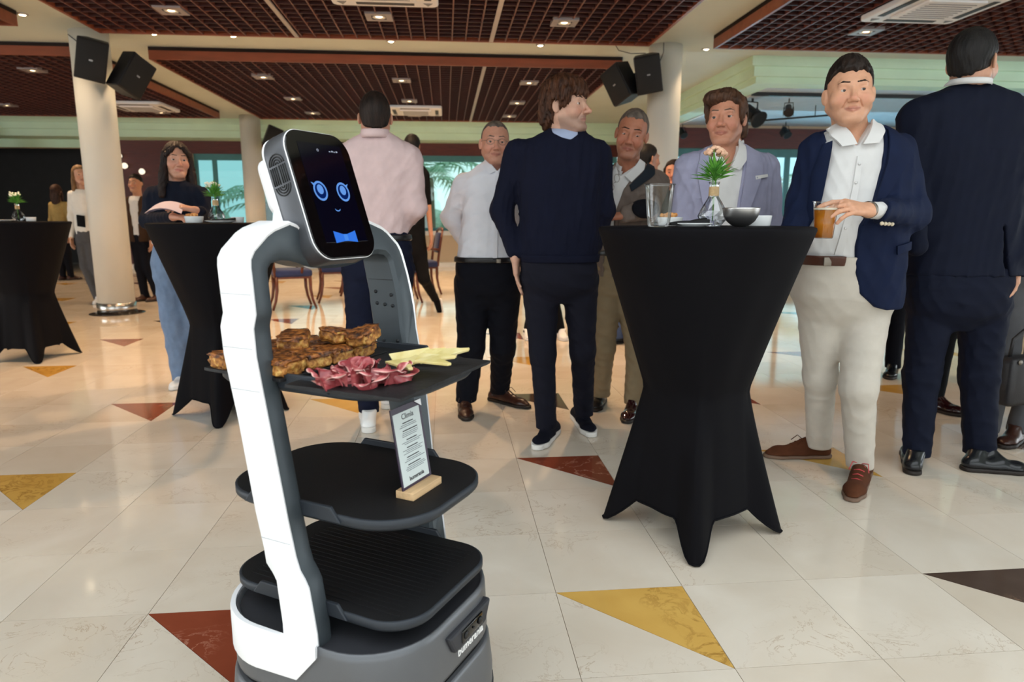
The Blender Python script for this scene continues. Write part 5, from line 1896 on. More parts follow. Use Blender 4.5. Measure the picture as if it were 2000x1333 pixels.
        if detail:
            for sx in (-1, 1):
                v.sb(ell(W(sx * .0325, .0995, -.003), np.array([.0205, .0180, .0135]) * k, R), .012 * k)
                # eyelids: shell round the eyeball with a slit
                e0 = W(sx * .0325, .0715, -.003)
                lid = ell(e0, np.array([.0160, .0148, .0140]) * k, R)
                def lidf(x, y, z, e0=e0, lid=lid):
                    d = lid[0](x, y, z)
                    q = (x - f32(e0[0])) * f32(R[0, 2]) + (y - f32(e0[1])) * f32(R[1, 2]) + (z - f32(e0[2])) * f32(R[2, 2])
                    xx = (x - f32(e0[0])) * f32(R[0, 0]) + (y - f32(e0[1])) * f32(R[1, 0]) + (z - f32(e0[2])) * f32(R[2, 0])
                    op = f32(.0051 * eye_open * k) * np.sqrt(np.clip(1 - (xx / f32(.0150 * k)) ** 2, 0, 1))
                    slit = np.abs(q + f32(.0016 * k)) - op
                    fwd = (x - f32(e0[0])) * f32(R[0, 1]) + (y - f32(e0[1])) * f32(R[1, 1]) + (z - f32(e0[2])) * f32(R[2, 1])
                    return np.maximum(d, np.minimum(-slit, 1) * (fwd > 0) + (-.02) * (fwd <= 0))
                v.u((lidf, lid[1], lid[2]), .003 * k)
            # mouth
            ms = mouth_smile
            my = .0865
            cr = [(-.0260, my - .0065, -.0690 + ms), (-.012, my + .0025, -.0672), (0, my + .0050, -.0676), (.012, my + .0025, -.0672), (.0260, my - .0065, -.0690 + ms)]
            for i in range(4):
                v.u(rc(W(*cr[i]), W(*cr[i + 1]), (.0020 if i == 0 else .0040) * k, (.0020 if i == 3 else .0040) * k), .006 * k)
            lo_ = [(-.021, my - .0050, -.0728 + ms), (0, my + .0038, -.0772), (.021, my - .0050, -.0728 + ms)]
            for i in range(2):
                v.u(rc(W(*lo_[i]), W(*lo_[i + 1]), (.002 if i == 0 else .0048) * k, (.002 if i == 1 else .0048) * k), .006 * k)
            gr = [(-.0285, my - .0040, -.0703 + ms * 1.3), (-.013, my + .0070, -.0712), (0, my + .0098, -.0717), (.013, my + .0070, -.0712), (.0285, my - .0040, -.0703 + ms * 1.3)]
            for i in range(4):
                v.sb(rc(W(*gr[i]), W(*gr[i + 1]), .0019 * k), .0025 * k)
            for sx in (-1, 1):
                v.sb(ell(W(sx * .0075, .083 + .0185 * p['nose'], -.0500), np.array([.0040, .0055, .0034]) * k, R), .003 * k)
                # smile fold
                v.sb(rc(W(sx * .019, .090, -.040), W(sx * .033, .076, -.064), .0015 * k, .0013 * k), .009 * k)
        V, Q = v.nets()
        V = smooth_verts(V, Q, 1, .35)
        L = ((V - c) @ R) / sc_
        base_c = np.array(srgb(*tone)) * SKIN_K
        cols = np.tile(base_c, (len(V), 1))
        if detail:
            x, y, z = L.T
            lip = np.clip(1.3 - np.sqrt((x / .0235) ** 2 + ((z + .0722 - ms * (x / .0245) ** 2) / .0080) ** 2), 0, .3) / .3 * .55 * (y > .07)
            cols = cols * (1 - lip[:, None]) + np.array(srgb(*lipc)) * lip[:, None]
            ck = np.exp(-(((np.abs(x) - .042) / .02) ** 2 + ((z + .036) / .022) ** 2)) * (y > .03) + np.exp(-((x / .016) ** 2 + ((z + .036) / .014) ** 2)) * (y > .09)
            cols = cols * (1 - .35 * ck[:, None]) + np.array(srgb(200, 118, 98)) * .35 * ck[:, None]
            ml = np.exp(-((z + .0712 - ms * (x / .026) ** 2) / .0018) ** 2) * (np.abs(x) < .0275) * (y > .07)
            cols = cols * (1 - .55 * ml[:, None]) + np.array(srgb(110, 52, 48)) * .55 * ml[:, None]
            if stub:
                st = np.clip((-.045 - z) / .02, 0, 1) * (y > -.01) * (1 - lip) * np.clip((.14 + z) / .03, 0, 1)
                cols = cols * (1 - stub * st[:, None]) + np.array(srgb(96, 82, 76)) * stub * st[:, None]
        s.hi = len(s.skin)
        s.neck_to = np.array(neck_to if neck_to is not None else c, float)
        s.skin.append((V, Q, cols))
        # eyes
        if detail:
            for sx in (-1, 1):
                gz = R @ np.array([look[0], 1.0, look[1]])
                gz /= np.linalg.norm(gz)
                e0 = W(sx * .0325, .0715, -.003)
                Rm = Vector(gz).to_track_quat('Z', 'Y').to_matrix()
                prof = [(.0001, 1.0), (.22, .975), (.23, .973), (.52, .854), (.53, .848), (.8, .6), (1.0, 0.0), (.7, -.7), (.001, -1.0)]
                mb = MB().lathe([(r_ * .0126 * k, z_ * .0126 * k) for (r_, z_) in prof], 18, tuple(e0), cap=False, M=Rm)
                me = mb.mesh('eye')
                for mm in (EYEW, EYEB, EYEP):
                    me.materials.append(mm)
                me.polygons.foreach_set('material_index', [2 if i // 18 < 1 else (1 if i // 18 < 3 else 0) for i in range(len(me.polygons))])
                link('eye', me, None, s.root)
                if brow is not None:
                    bv = s.vol([rc(W(sx * .012, .088, .022), W(sx * .054, .070, .022), .006 * k)], .0022, .008)
                    bv.u(rc(W(sx * .0135, .0895, .0235), W(sx * .036, .0875, .0270), .0030 * k, .0032 * k, (R[:, 1], .8)), 0)
                    bv.u(rc(W(sx * .036, .0875, .0270), W(sx * .054, .0735, .0205), .0032 * k, .0012 * k, (R[:, 1], .8)), .003)
                    s.put('eyebrow', bv, brow, 1)
        return W
    def hair(s, m, t=(.010, .012, .016), zf=.074, slope=.9, nape=-.075, back=-.004, blobs=(), strand=.0022, h=.0034, earcut=True, ysh=0.0, cuts=(), nf=34, name='hair', temple=0.0, taper=.022, burn=.014):
        c, R, k = s.hc, s.hR, s.hs
        W = lambda x, y, z: c + R @ (np.array([x, y, z]) * k)
        pr = [ell(W(0, -.018 + ysh, .026), np.array([.0755 + t[0], .096 + t[1], .090 + t[2]]) * k, R)] + [b(W, R, k) for b in blobs]
        v = s.vol(pr, h, .02)
        v.u(pr[0], 0)
        # neck-side hair at the back of the head
        v.u(ell(W(0, -.055, -.035), np.array([.058 + t[0] * .6, .046 + t[1] * .5, .06]) * k, R), .02)
        def allow(x, y, z):
            X = ((x - c[0]) * R[0, 0] + (y - c[1]) * R[1, 0] + (z - c[2]) * R[2, 0]) / k
            Y = ((x - c[0]) * R[0, 1] + (y - c[1]) * R[1, 1] + (z - c[2]) * R[2, 1]) / k
            Z = ((x - c[0]) * R[0, 2] + (y - c[1]) * R[1, 2] + (z - c[2]) * R[2, 2]) / k
            a1 = zf - slope * (.085 - Y) - Z + temple * np.exp(-((np.abs(X) - .045) / .016) ** 2) + .004 * np.sin(X * 160) + .003 * np.sin(X * 310 + 1)
            bk = back + (burn - back) / (1 + np.exp(-(Z + .012) / .005))
            a2 = np.maximum(Y - bk, nape - Z)
            return (np.minimum(a1, a2) * k).astype(f32)
        AL = allow(v.ax[0][:, None, None], v.ax[1][None, :, None], v.ax[2][None, None, :])
        tm = (max(t) + .003) * k
        v.D = np.maximum(v.D + f32(tm) * (1 - np.clip(-AL / f32(taper * k), 0, 1)) ** 2, AL).astype(f32)
        for q in pr[1:]:
            v.u(q, .012)
        if earcut:
            for sx in (-1, 1):
                v.sb(ell(W(sx * .088, -.010, -.012), np.array([.020, .022, .034]) * k, R), .004)
        for q in cuts:
            v.sb(q(W, R, k), .004)
        def st(x, y, z):
            X = ((x - c[0]) * R[0, 0] + (y - c[1]) * R[1, 0] + (z - c[2]) * R[2, 0]) / k
            Y = ((x - c[0]) * R[0, 1] + (y - c[1]) * R[1, 1] + (z - c[2]) * R[2, 1]) / k
            Z = ((x - c[0]) * R[0, 2] + (y - c[1]) * R[1, 2] + (z - c[2]) * R[2, 2]) / k
            a = np.arctan2(Y + .03, X + .01)
            w = .8 * np.sin(nf * a + 2.8 * np.sin(44 * Z + 30 * X) + 1.8 * np.sin(60 * X)) + .7 * np.sin(nf * 2.3 * a + 3 * np.sin(35 * Z + 1)) + .7 * np.sin(190 * X + 5 * np.sin(40 * Y) + 60 * Z)
            return (w * strand * .5).astype(f32)
        v.disp(st, .02)
        return s.put(name, v, m, 1)
    # ---------------------------------------------------------------- hand: wrist frame + finger curls
    def hand(s, wrist, fwd, palm_n, tone, side=1, curl=(.5, .55, .6, .65), thumb=(.4, .5), spread=.06, sc_=1.0, h=.0026, arm_r=.027, arm_to=None, path=()):
        """fwd: wrist towards knuckles; palm_n: out of the palm; side=+1 thumb lies on +cross(fwd,palm_n)"""
        fwd = np.array(fwd, float)
        fwd /= np.linalg.norm(fwd)
        pn = np.array(palm_n, float)
        pn -= fwd * (pn @ fwd)
        pn /= np.linalg.norm(pn)
        lat = np.cross(fwd, pn) * side          # towards the thumb
        w = np.array(wrist, float)
        k = sc_
        Wp = lambda a, b, c_: w + (fwd * a + lat * b + pn * c_) * k
        pr = [(rc(Wp(.0, .006, 0), Wp(.085, .022, -.002), .017 * k, .0135 * k), 0)]
        pr += [(rc(Wp(.0, -.004, 0), Wp(.086, .006, -.003), .017 * k, .0135 * k), .008), (rc(Wp(.0, -.010, 0), Wp(.082, -.010, -.002), .016 * k, .013 * k), .008), (rc(Wp(.0, -.014, 0), Wp(.074, -.026, 0), .015 * k, .012 * k), .008)]
        fl = [(.090, .026, .044, .026, .020), (.092, .008, .049, .030, .021), (.087, -.011, .045, .028, .021), (.078, -.028, .034, .021, .018)]
        nails = []
        for i, (a, b, l1, l2, l3) in enumerate(fl):
            p0 = Wp(a - .006, b, -.002)
            an = 0
            d_lat = spread * (1.5 - i)
            cc = curl[i]
            rr = [.0092, .0095, .0090, .0078][i] * k
            for j, l in enumerate((l1, l2, l3)):
                an += cc * (.75, 1.0, .7)[j]
                dirv = fwd * math.cos(an) + pn * math.sin(an) + lat * d_lat * math.cos(an)
                dirv /= np.linalg.norm(dirv)
                p1 = p0 + dirv * l * k
                pr.append((rc(p0, p1, rr, rr * .9), .003))
                p0 = p1
                rr *= .92
            nails.append((p0, dirv, -pn * math.cos(an) + fwd * math.sin(an), rr))
        # thumb from the side of the palm
        t0 = Wp(.018, .020, .006)
        d1 = fwd * .62 + lat * .72 + pn * thumb[0]
        d1 /= np.linalg.norm(d1)
        t1 = t0 + d1 * .044 * k
        d2 = fwd * .85 + lat * .25 + pn * thumb[1]
        d2 /= np.linalg.norm(d2)
        t2 = t1 + d2 * .032 * k
        d3 = fwd * .9 - lat * .05 + pn * thumb[1] * 1.2
        d3 /= np.linalg.norm(d3)
        t3 = t2 + d3 * .026 * k
        pr += [(rc(t0, t1, .0155 * k, .0118 * k), .008), (rc(t1, t2, .0112 * k, .0102 * k), .003), (rc(t2, t3, .0102 * k, .0085 * k), .003)]
        if arm_to is not None:
            pr.append((rc(w, np.array(arm_to, float), .0235 * k, arm_r), .014))
        v = s.vol([q[0] for q in pr], h, .008)
        for i, (q, kk) in enumerate(pr):
            v.u(q, kk)
        V, Q = v.nets()
        V = smooth_verts(V, Q, 1, .4)
        s.skin.append((V, Q, np.tile(np.array(srgb(*tone)) * SKIN_K, (len(V), 1))))
        s.links.append((len(s.skin) - 1, np.array(arm_to if arm_to is not None else wrist, float), [np.array(q, float) for q in path]))
        return nails
    def body(s):
        """one continuous skin mesh from the collected pieces"""
        n = 0
        Vs, Qs, Cs = [], [], []
        off = []
        for (V, Q, c) in s.skin:
            off.append(n)
            Vs.append(V)
            Qs.append(Q + n)
            Cs.append(c)
            n += len(V)
        # added strips of faces hidden in the sleeves join the hands to the trunk
        for (i, wr, path) in s.links:
            Vh, Qh = s.skin[s.hi][0], s.skin[s.hi][1]
            Vi, Qi = s.skin[i][0], s.skin[i][1]
            fi = np.argmin(np.linalg.norm(Vi[Qi].mean(1) - wr, axis=1))
            fh = np.argmin(np.linalg.norm(Vh[Qh].mean(1) - (s.neck_to - np.array([0, 0, .05])), axis=1))
            prev = [off[i] + Qi[fi][0], off[i] + Qi[fi][2]]
            for q in list(path) + [None]:
                if q is None:
                    nxt = [off[s.hi] + Qh[fh][0], off[s.hi] + Qh[fh][2]]
                else:
                    Vs.append(np.array([q + [0, 0, .008], q - [0, 0, .008]]))
                    Cs.append(np.tile(np.array(srgb(200, 150, 126)), (2, 1)))
                    nxt = [n, n + 1]
                    n += 2
                Qs.append(np.array([[prev[0], prev[1], nxt[1], nxt[0]]]))
                prev = nxt
        me = np_mesh('body', np.concatenate(Vs), np.concatenate(Qs))
        tone_attr(me, np.concatenate(Cs))
        return link('body', me, skin_mat(), s.root)
    # ---------------------------------------------------------------- shoe
    def shoe(s, heel, toe, m, msole, w=.047, hgt=.075, ank=None, sole=.020, solecol=None, name='shoe', laces=None, h=.005, lift=0.0, ank_r=.042, welt=.004):
        a, b = np.array(heel, float), np.array(toe, float)
        d = b - a
        L_ = np.linalg.norm(d[:2])
        dn = np.array([d[0], d[1], 0]) / max(L_, 1e-6)
        lat = np.array([-dn[1], dn[0], 0])
        z0 = a[2]
        at3 = lambda u, l, z: a + d * u + lat * l + np.array([0, 0, z])
        ak = np.array(ank, float) if ank is not None else at3(.22, 0, .12)
        pr = [(rc(at3(.13, 0, .032), at3(.45, 0, .030), .034, .036, ((0, 0, 1), .9)), 0),
              (rc(at3(.45, .004, .030), at3(.78, 0, .026), .038, .041, ((0, 0, 1), .72)), .02),
              (rc(at3(.76, 0, .022), at3(.89, 0, .018), .041, .028, ((0, 0, 1), .66)), .02),
              (rc(at3(.16, 0, .04), ak, .036, ank_r), .02),
              (rc(at3(.55, 0, .045), ak, .026, .030), .03)]
        v = s.vol([q[0] for q in pr], h, .012)
        for i, (q, kk) in enumerate(pr):
            v.u(q, kk)
        zs = z0 + sole
        D0 = v.D.copy()
        v.cut(lambda x, y, z: (zs - z) + 0 * x + 0 * y)
        v.cut(lambda x, y, z: (z - (ak[2] - .004)) + 0 * x + 0 * y)
        root = s.put(name, v, m, 1)
        # sole: outline of the shoe pressed to the ground
        v2 = s.vol([q[0] for q in pr], h * .9, .014)
        for (u, r_) in ((.12, .036), (.3, .033), (.5, .037), (.68, .043), (.8, .041), (.90, .028)):
            pass
        prs = [(rc(at3(.12, 0, .0), at3(.45, 0, .0), .034 + welt, .034 + welt), 0), (rc(at3(.45, 0, 0), at3(.78, 0, 0), .036 + welt, .041 + welt), .01), (rc(at3(.76, 0, 0), at3(.90, 0, 0), .041 + welt, .028 + welt), .01)]
        for (q, kk) in prs:
            def flatf(x, y, z, q=q):
                return q[0](x, y, np.full_like(z, f32(z0)))
            v2.u((flatf, q[1], q[2] + np.array([0, 0, .03])), kk)
        v2.cut(lambda x, y, z: np.maximum(z - zs - .001, z0 + .0012 - z) + 0 * x + 0 * y)
        so = s.put('sole', v2, msole, 1, parent=root)
        if laces is not None:
            mb = MB()
            for q in range(4):
                u = .46 + q * .068
                zz = .090 - q * .0105
                mb.tube([tuple(at3(u, -.020, zz - .008)), tuple(at3(u + .01, 0, zz)), tuple(at3(u, .020, zz - .008))], .0024, 5)
            mb.tube([tuple(at3(.46, 0, .094)), tuple(at3(.48, .03, .100)), tuple(at3(.56, .038, .074))], .0022, 5)
            mb.tube([tuple(at3(.46, 0, .094)), tuple(at3(.48, -.03, .100)), tuple(at3(.56, -.038, .074))], .0022, 5)
            mb.build('laces', laces, root)
        return root
# ================================================================== the people in the middle ground
HB = hairmat('dark_brown_hair', (46, 34, 28), (20, 15, 13))
HCH = hairmat('chestnut_hair', (84, 50, 30), (38, 22, 15))
HGR = hairmat('grey_brown_hair', (112, 100, 90), (58, 50, 46))
HBL = hairmat('black_hair', (30, 27, 26), (14, 12, 12))
HMB = hairmat('medium_brown_hair', (92, 62, 44), (48, 32, 24))
BR_D = hairmat('dark_eyebrow', (52, 38, 30), (34, 24, 20))
BR_G = hairmat('grey_eyebrow', (110, 92, 80), (80, 64, 56))
C_navyb = cloth('navy_blazer_wool', (24, 38, 74), .8)
C_white = cloth('white_shirt_cotton', (232, 231, 230), .8, .03, .10, 600)
C_whiteb = cloth('white_shirt_poplin', (244, 245, 254), .8, .03, .10, 600)
C_beige = cloth('beige_chino', (216, 208, 196), .85, .05)
C_suede = cloth('brown_suede', (112, 66, 42), .9, .18, .3, 260)
C_solebr = mat('tan_sole', srgb(112, 88, 72), .7, var=.1)
C_belt = mat('brown_leather_belt', srgb(74, 40, 28), .4, var=.2, bump=.2, bscale=150)
C_buck = mat('silver_buckle', srgb(128, 120, 110), .5, .9)
C_lace = mat('red_lace', srgb(190, 70, 74), .8)
# ------------------------------------------------------------------ man in the navy blazer
E_ = Person(2.75, 1655, 'man in a navy blazer and beige trousers holding a beer, at the right table')
tE = (222, 172, 142)
Ejk = E_.rows([(240, 1640, 1702, .058), (252, 1616, 1728, .082), (268, 1594, 1752, .106), (292, 1578, 1770, .122), (345, 1570, 1778, .136), (400, 1562, 1772, .148), (450, 1556, 1766, .156, .01), (500, 1553, 1762, .158, .03), (560, 1560, 1758, .152, .05), (600, 1566, 1752, .148, .06)])
shR, elR, wrR = E_.P(1750, 298, .02), E_.P(1782, 418, -.04), E_.P(1706, 411, -.27)
shL, elL, wrL = E_.P(1596, 298, .02), E_.P(1566, 395, .04), E_.P(1546, 448, -.06)
op = E_.front_cut([(1618, 205), (1712, 205), (1706, 246), (1690, 330), (1668, 398), (1645, 440), (1640, 480), (1645, 530), (1658, 570), (1690, 596), (1720, 604), (1720, 640), (1500, 640), (1500, 520), (1556, 470), (1578, 400), (1590, 340), (1600, 268), (1612, 244)], 0.0, .03)
jk = E_.garment('blazer', C_navyb, Ejk, [(shR, elR, .078, .064), (elR, wrR, .062, .045), (shL, elL, .074, .060), (elL, wrL, .058, .044)], k=.035, folds=.006, wl=.09, seed=1, cuts=[op], h=.0065)
Esh = E_.garment('shirt', C_white, Ejk, [(shR + [-.06, 0, 0], shR + [-.02, 0, -.02], .07, .06), (wrR + (elR - wrR) * .12, wrR + (wrR - elR) * .03, .034, .031), (shL + [.05, 0, 0], shL + [.02, 0, -.02], .07, .06)], off=-.013, k=.02, folds=.005, wl=.06, seed=2, z0=E_.P(1655, 503, .03)[2], z1=E_.P(1655, 243)[2], cuts=[E_.front_cut([(1630, 205), (1700, 205), (1688, 246), (1648, 292), (1634, 258)], 0.0, .0)], h=.006)
E_.ribbon('lapel', C_navyb, Ejk, [(1712, 244), (1698, 320), (1672, 390), (1646, 438)], [(1734, 258), (1752, 308), (1722, 345), (1650, 440)], .004, 0, .006, parent=jk)
E_.ribbon('lapel', C_navyb, Ejk, [(1604, 280), (1592, 340), (1580, 396), (1562, 450)], [(1590, 286), (1574, 335), (1566, 390), (1556, 446)], .004, 0, .006, parent=jk)
E_.ribbon('pocket_flap', C_navyb, Ejk, [(1712, 478), (1752, 470)], [(1714, 494), (1753, 485)], .004, .02, .005, n=6, parent=jk)
E_.ribbon('placket', C_white, Ejk, [(1646, 310), (1634, 370), (1616, 440), (1606, 496)], [(1656, 308), (1645, 370), (1628, 440), (1619, 497)], -.012, 0, .004, parent=Esh)
for (px, py) in ((1648, 325), (1640, 360), (1630, 400), (1620, 445)):
    q = E_.P(px, py)
    MB().lathe([(.0008, .002), (.0055, .0015), (.0055, 0)], 10, (q[0], float(Ejk.front(q[0], q[2], -.012)) - .0055, q[2]), M=Matrix.Rotation(PI / 2, 3, 'X')).build('shirt_button', C_white, Esh)
cn = E_.P(1664, 250, .025)
E_.collar(C_white, cn, .070, .066, .036, .18, .75, .30, .010, .006, spread=.004)
E_.ribbon('collar_wing', C_white, Ejk, [(1630, 242), (1636, 262), (1644, 288)], [(1612, 252), (1605, 270), (1618, 292)], -.002, 0, .009)
E_.ribbon('collar_wing', C_white, Ejk, [(1692, 236), (1676, 258), (1654, 288)], [(1707, 242), (1702, 262), (1684, 286)], -.002, 0, .009)
# belt and trousers
Etr = E_.rows([(496, 1553, 1754, .158, .03), (530, 1550, 1750, .154, .045), (570, 1548, 1748, .148, .06), (612, 1570, 1726, .120, .08), (652, 1625, 1680, .05, .1)])
zb = E_.P(1600, 506, .04)[2]
bl = Vol([-.3, -.25, zb - .03], [.3, .3, zb + .03], .006)
bl.u(Etr.prim(.009, zb - .019, zb + .019), 0)
blx = E_.P(1648, 506, -.1)[0]
bl.cut(lambda x, y, z: np.where(y < .05, x - blx, x - blx + .03) + 0 * z)
E_.put('belt', bl, C_belt, 1)
bq = E_.P(1592, 508, 0)
MB().rbox((bq[0], float(Etr.front(bq[0], bq[2], .009)) - .004, bq[2]), (.030, .005, .034), .002).build('belt_buckle', C_buck, E_.root)
aL, aR = E_.G(1598, 893), E_.G(1678, 935)
hipL, hipR = E_.P(1604, 600, .09), E_.P(1690, 600, .06)
knL, knR = E_.P(1602, 735, .17), E_.P(1677, 755, -.01)
E_.garment('trousers', C_beige, Etr, [(hipL, knL, .098, .070), (knL, aL + [0, 0, .03], .068, .056), (hipR, knR, .100, .073), (knR, aR + [0, 0, .03], .072, .056)], k=.03, folds=.004, wl=.11, seed=5, zcut=.055, z1=zb + .018, z0=E_.P(1650, 652, .1)[2], h=.0065, fdir=(1, 0, 0))
E_.shoe(E_.G(1624, 893), E_.G(1490, 893), C_suede, C_solebr, ank=aL + [0, 0, .10], laces=C_suede, ank_r=.044, sole=.016)
E_.shoe(E_.G(1690, 918), E_.G(1660, 985), C_suede, C_solebr, ank=aR + [0, 0, .10], laces=C_lace, ank_r=.044, sole=.016)
# head
W_ = E_.head(E_.P(1659, 181, -.03), .15, .0, -.04, 1.0, tE, E_.P(1664, 275, .03), .064, p=dict(fw=1.10, jaw=1.10, cheek=1.22, nose=.95), chest=[rc(E_.P(1650, 300, -.02), E_.P(1650, 350, -.03), .07, .07)], mouth_smile=.0022, brow=BR_D, look=(-.32, .02), stub=.10)
E_.hair(HB, (.009, .016, .028), zf=.066, slope=.48, nape=-.06, back=-.030, strand=.003, temple=.010)
# hand round the cup rim
E_.hand(wrR + (wrR - elR) / np.linalg.norm(wrR - elR) * .045, E_.P(1630, 400, -.33) - wrR, (-.15, .55, -.8), tE, -1, (.30, .42, .50, .55), (.5, .7), .05, 1.06, arm_to=wrR, path=(elR, shR))
cupc = E_.P(1608, 466, -.31)
zc = cupc[2]
cu_root = thing('beer_cup', 'clear plastic cup of amber beer held by the man in the navy blazer', 'cup', tuple(np.array(E_.base) + _rt * cupc[0] + _hf * cupc[1] + np.array([0, 0, zc])))
MB().lathe([(.002, 0), (.029, 0), (.031, .003), (.042, .128)], 32, cap=False).build('cup_wall', M_cupc, cu_root)
MB().lathe([(.041, .126), (.0445, .127), (.0445, .130), (.041, .130)], 32, cap=False).build('rim', M_cupc, cu_root)
MB().lathe([(.002, .002), (.0295, .003), (.0385, .098), (.002, .0985)], 32, cap=False).build('beer', M_beer, cu_root)
MB().lathe([(.002, .0988), (.0388, .0986), (.0394, .106), (.002, .107)], 32, cap=False).build('foam', M_foam, cu_root)
# watch and cuff buttons
wp = wrR + (wrR - elR) / np.linalg.norm(wrR - elR) * .040
fd = Vector((wrR - elR)).normalized()
Mw = fd.to_track_quat('Z', 'Y').to_matrix()
MB().lathe([(.0285, -.009), (.0305, -.007), (.0305, .007), (.0285, .009)], 22, tuple(wp), cap=False, M=Mw).build('watch', C_buck, E_.root)
for k in range(4):
    q = elR + (wrR - elR) * (.62 + .085 * k) + np.array([0, -.028, -.045])
    MB().lathe([(.001, .004), (.007, .003), (.0075, 0)], 10, tuple(q), M=Matrix.Rotation(PI / 2, 3, 'X')).build('cuff_button', mat('horn_button', srgb(200, 186, 160), .4), jk)
E_.body()
# ------------------------------------------------------------------ man in the navy sweater
A_ = Person(3.38, 1095, 'man with shaggy brown hair in a navy sweater, looking to the right')
tA = (206, 166, 146)
C_swe = cloth('navy_knit', (22, 26, 50), .9, .10, .35, 260)
C_dtr = cloth('dark_navy_trousers', (30, 31, 46), .85, .10)
C_shoe = cloth('navy_shoe_mesh', (24, 26, 42), .85, .1, .4, 300)
C_solew = mat('white_sole', srgb(222, 220, 216), .6, var=.04)
C_blue = cloth('pale_blue_shirt', (176, 190, 222), .8, .05)
Alo = A_.rows([(250, 1072, 1140, .055, .02), (262, 1052, 1150, .075), (274, 1028, 1166, .095), (292, 1012, 1176, .112), (340, 1010, 1178, .128), (400, 1012, 1175, .130), (450, 1014, 1172, .128), (490, 1014, 1170, .128), (508, 1018, 1168, .125)])
sL, eL, wL = A_.P(1012, 300, .02), A_.P(979, 412, .05), A_.P(1004, 492, -.02)
sR, eR, wR = A_.P(1168, 302, .03), A_.P(1178, 410, .05), A_.P(1162, 478, .08)
sw = A_.garment('sweater', C_swe, Alo, [(sL, eL, .072, .056), (eL, wL, .056, .040), (sR, eR, .070, .056), (eR, wR, .055, .042)], k=.035, folds=.007, wl=.085, seed=11, h=.0065, cuts=[A_.front_cut([(1076, 236), (1128, 236), (1126, 266), (1112, 277), (1094, 272), (1078, 262)], 0, .0)])
hem = Vol([-.4, -.3, A_.P(0, 512)[2] - .03], [.4, .3, A_.P(0, 495)[2] + .03], .006)
hem.u(Alo.prim(.005, A_.P(1090, 512)[2], A_.P(1090, 496)[2]), 0)
A_.put('ribbed_hem', hem, C_swe, 2, parent=sw)
A_.garment('shirt', C_blue, Alo, [], off=-.012, folds=0, z0=A_.P(1090, 300)[2], z1=A_.P(1090, 252)[2], h=.007)
A_.collar(C_blue, A_.P(1102, 262, .012), .066, .062, .034, .45, .40, .30, .022, .010, spread=.010)
Atr = A_.rows([(496, 1016, 1166, .118), (530, 1014, 1168, .122), (555, 1018, 1166, .115), (592, 1070, 1120, .045)])
gL, gR = A_.G(1068, 858), A_.G(1140, 830)
hL, hR = A_.P(1056, 555, .02), A_.P(1132, 555, .03)
kL, kR = A_.P(1060, 690, .0), A_.P(1138, 685, .05)
A_.garment('trousers', C_dtr, Atr, [(hL, kL, .098, .068), (kL, gL + [0, 0, .02], .066, .054), (hR, kR, .096, .066), (kR, gR + [0, 0, .02], .066, .054)], k=.03, folds=.006, wl=.09, seed=12, zcut=.06, h=.0065, z0=A_.P(1090, 592)[2], fdir=(1, 0, 0))
A_.shoe(A_.G(1086, 842), A_.G(1046, 882), C_shoe, C_solew, ank=gL + [0, 0, .10], sole=.026, laces=C_shoe)
A_.shoe(A_.G(1122, 812), A_.G(1158, 858), C_shoe, C_solew, ank=gR + [0, 0, .10], sole=.026, laces=C_shoe)
A_.head(A_.P(1106, 207, .0), 1.10, .05, .0, 1.02, tA, A_.P(1098, 268, .03), .060, p=dict(fw=.94, nose=1.12, jaw=.98), brow=BR_D, stub=.45, lipc=(160, 100, 90), mouth_smile=-.0008)
mop = [lambda W, R, k: ell(W(0, -.01, .085), np.array([.088, .105, .050]) * k, R), lambda W, R, k: ell(W(0, .064, .058), np.array([.072, .036, .038]) * k, R), lambda W, R, k: ell(W(0, -.085, -.03), np.array([.076, .045, .085]) * k, R),
       lambda W, R, k: ell(W(-.066, -.005, .028), np.array([.030, .060, .052]) * k, R), lambda W, R, k: ell(W(.066, -.005, .028), np.array([.030, .060, .052]) * k, R), lambda W, R, k: rc(W(-.080, .045, .055), W(-.072, .030, .008), .016, .010), lambda W, R, k: rc(W(.080, .045, .055), W(.072, .030, .008), .016, .010)]
A_.hair(HCH, (.018, .018, .030), zf=.045, slope=.7, nape=-.10, back=-.022, blobs=mop, strand=.008, nf=26)
A_.hand(wL + [.006, 0, -.028], (.10, .05, -1), (.9, -.2, .1), tA, -1, (.12, .12, .15, .2), (.1, .1), .03, 1.0, arm_to=wL, path=(eL, sL))
A_.body()
# ------------------------------------------------------------------ man with glasses in the white shirt
B_ = Person(3.9, 955, 'man with glasses in a white shirt and dark trousers, hands behind his back')
tB = (214, 160, 138)
C_dark = cloth('dark_navy_wool', (20, 22, 34), .85, .10)
C_lea = mat('brown_leather_shoe', srgb(58, 32, 24), .3, var=.25, bump=.1, bscale=120)
C_leas = mat('dark_sole', srgb(30, 22, 18), .6)
Blo = B_.rows([(312, 948, 992, .055, .02), (326, 928, 1006, .075), (340, 912, 1014, .095), (362, 902, 1018, .112), (400, 903, 1016, .125), (440, 900, 1012, .138), (480, 894, 1008, .148), (505, 893, 1008, .146)])
sL, eL, wL = B_.P(908, 362, .03), B_.P(881, 425, .10), B_.P(912, 482, .17)
sR, eR, wR = B_.P(1010, 362, .03), B_.P(1028, 425, .10), B_.P(1005, 482, .17)
sh = B_.garment('shirt', C_whiteb, Blo, [(sL, eL, .072, .058), (eL, wL, .057, .042), (sR, eR, .070, .056), (eR, wR, .055, .042)], k=.035, folds=.008, wl=.12, seed=21, aniso=.6, h=.0065, cuts=[B_.front_cut([(952, 300), (990, 300), (984, 322), (972, 336), (962, 324)], 0, 0)])
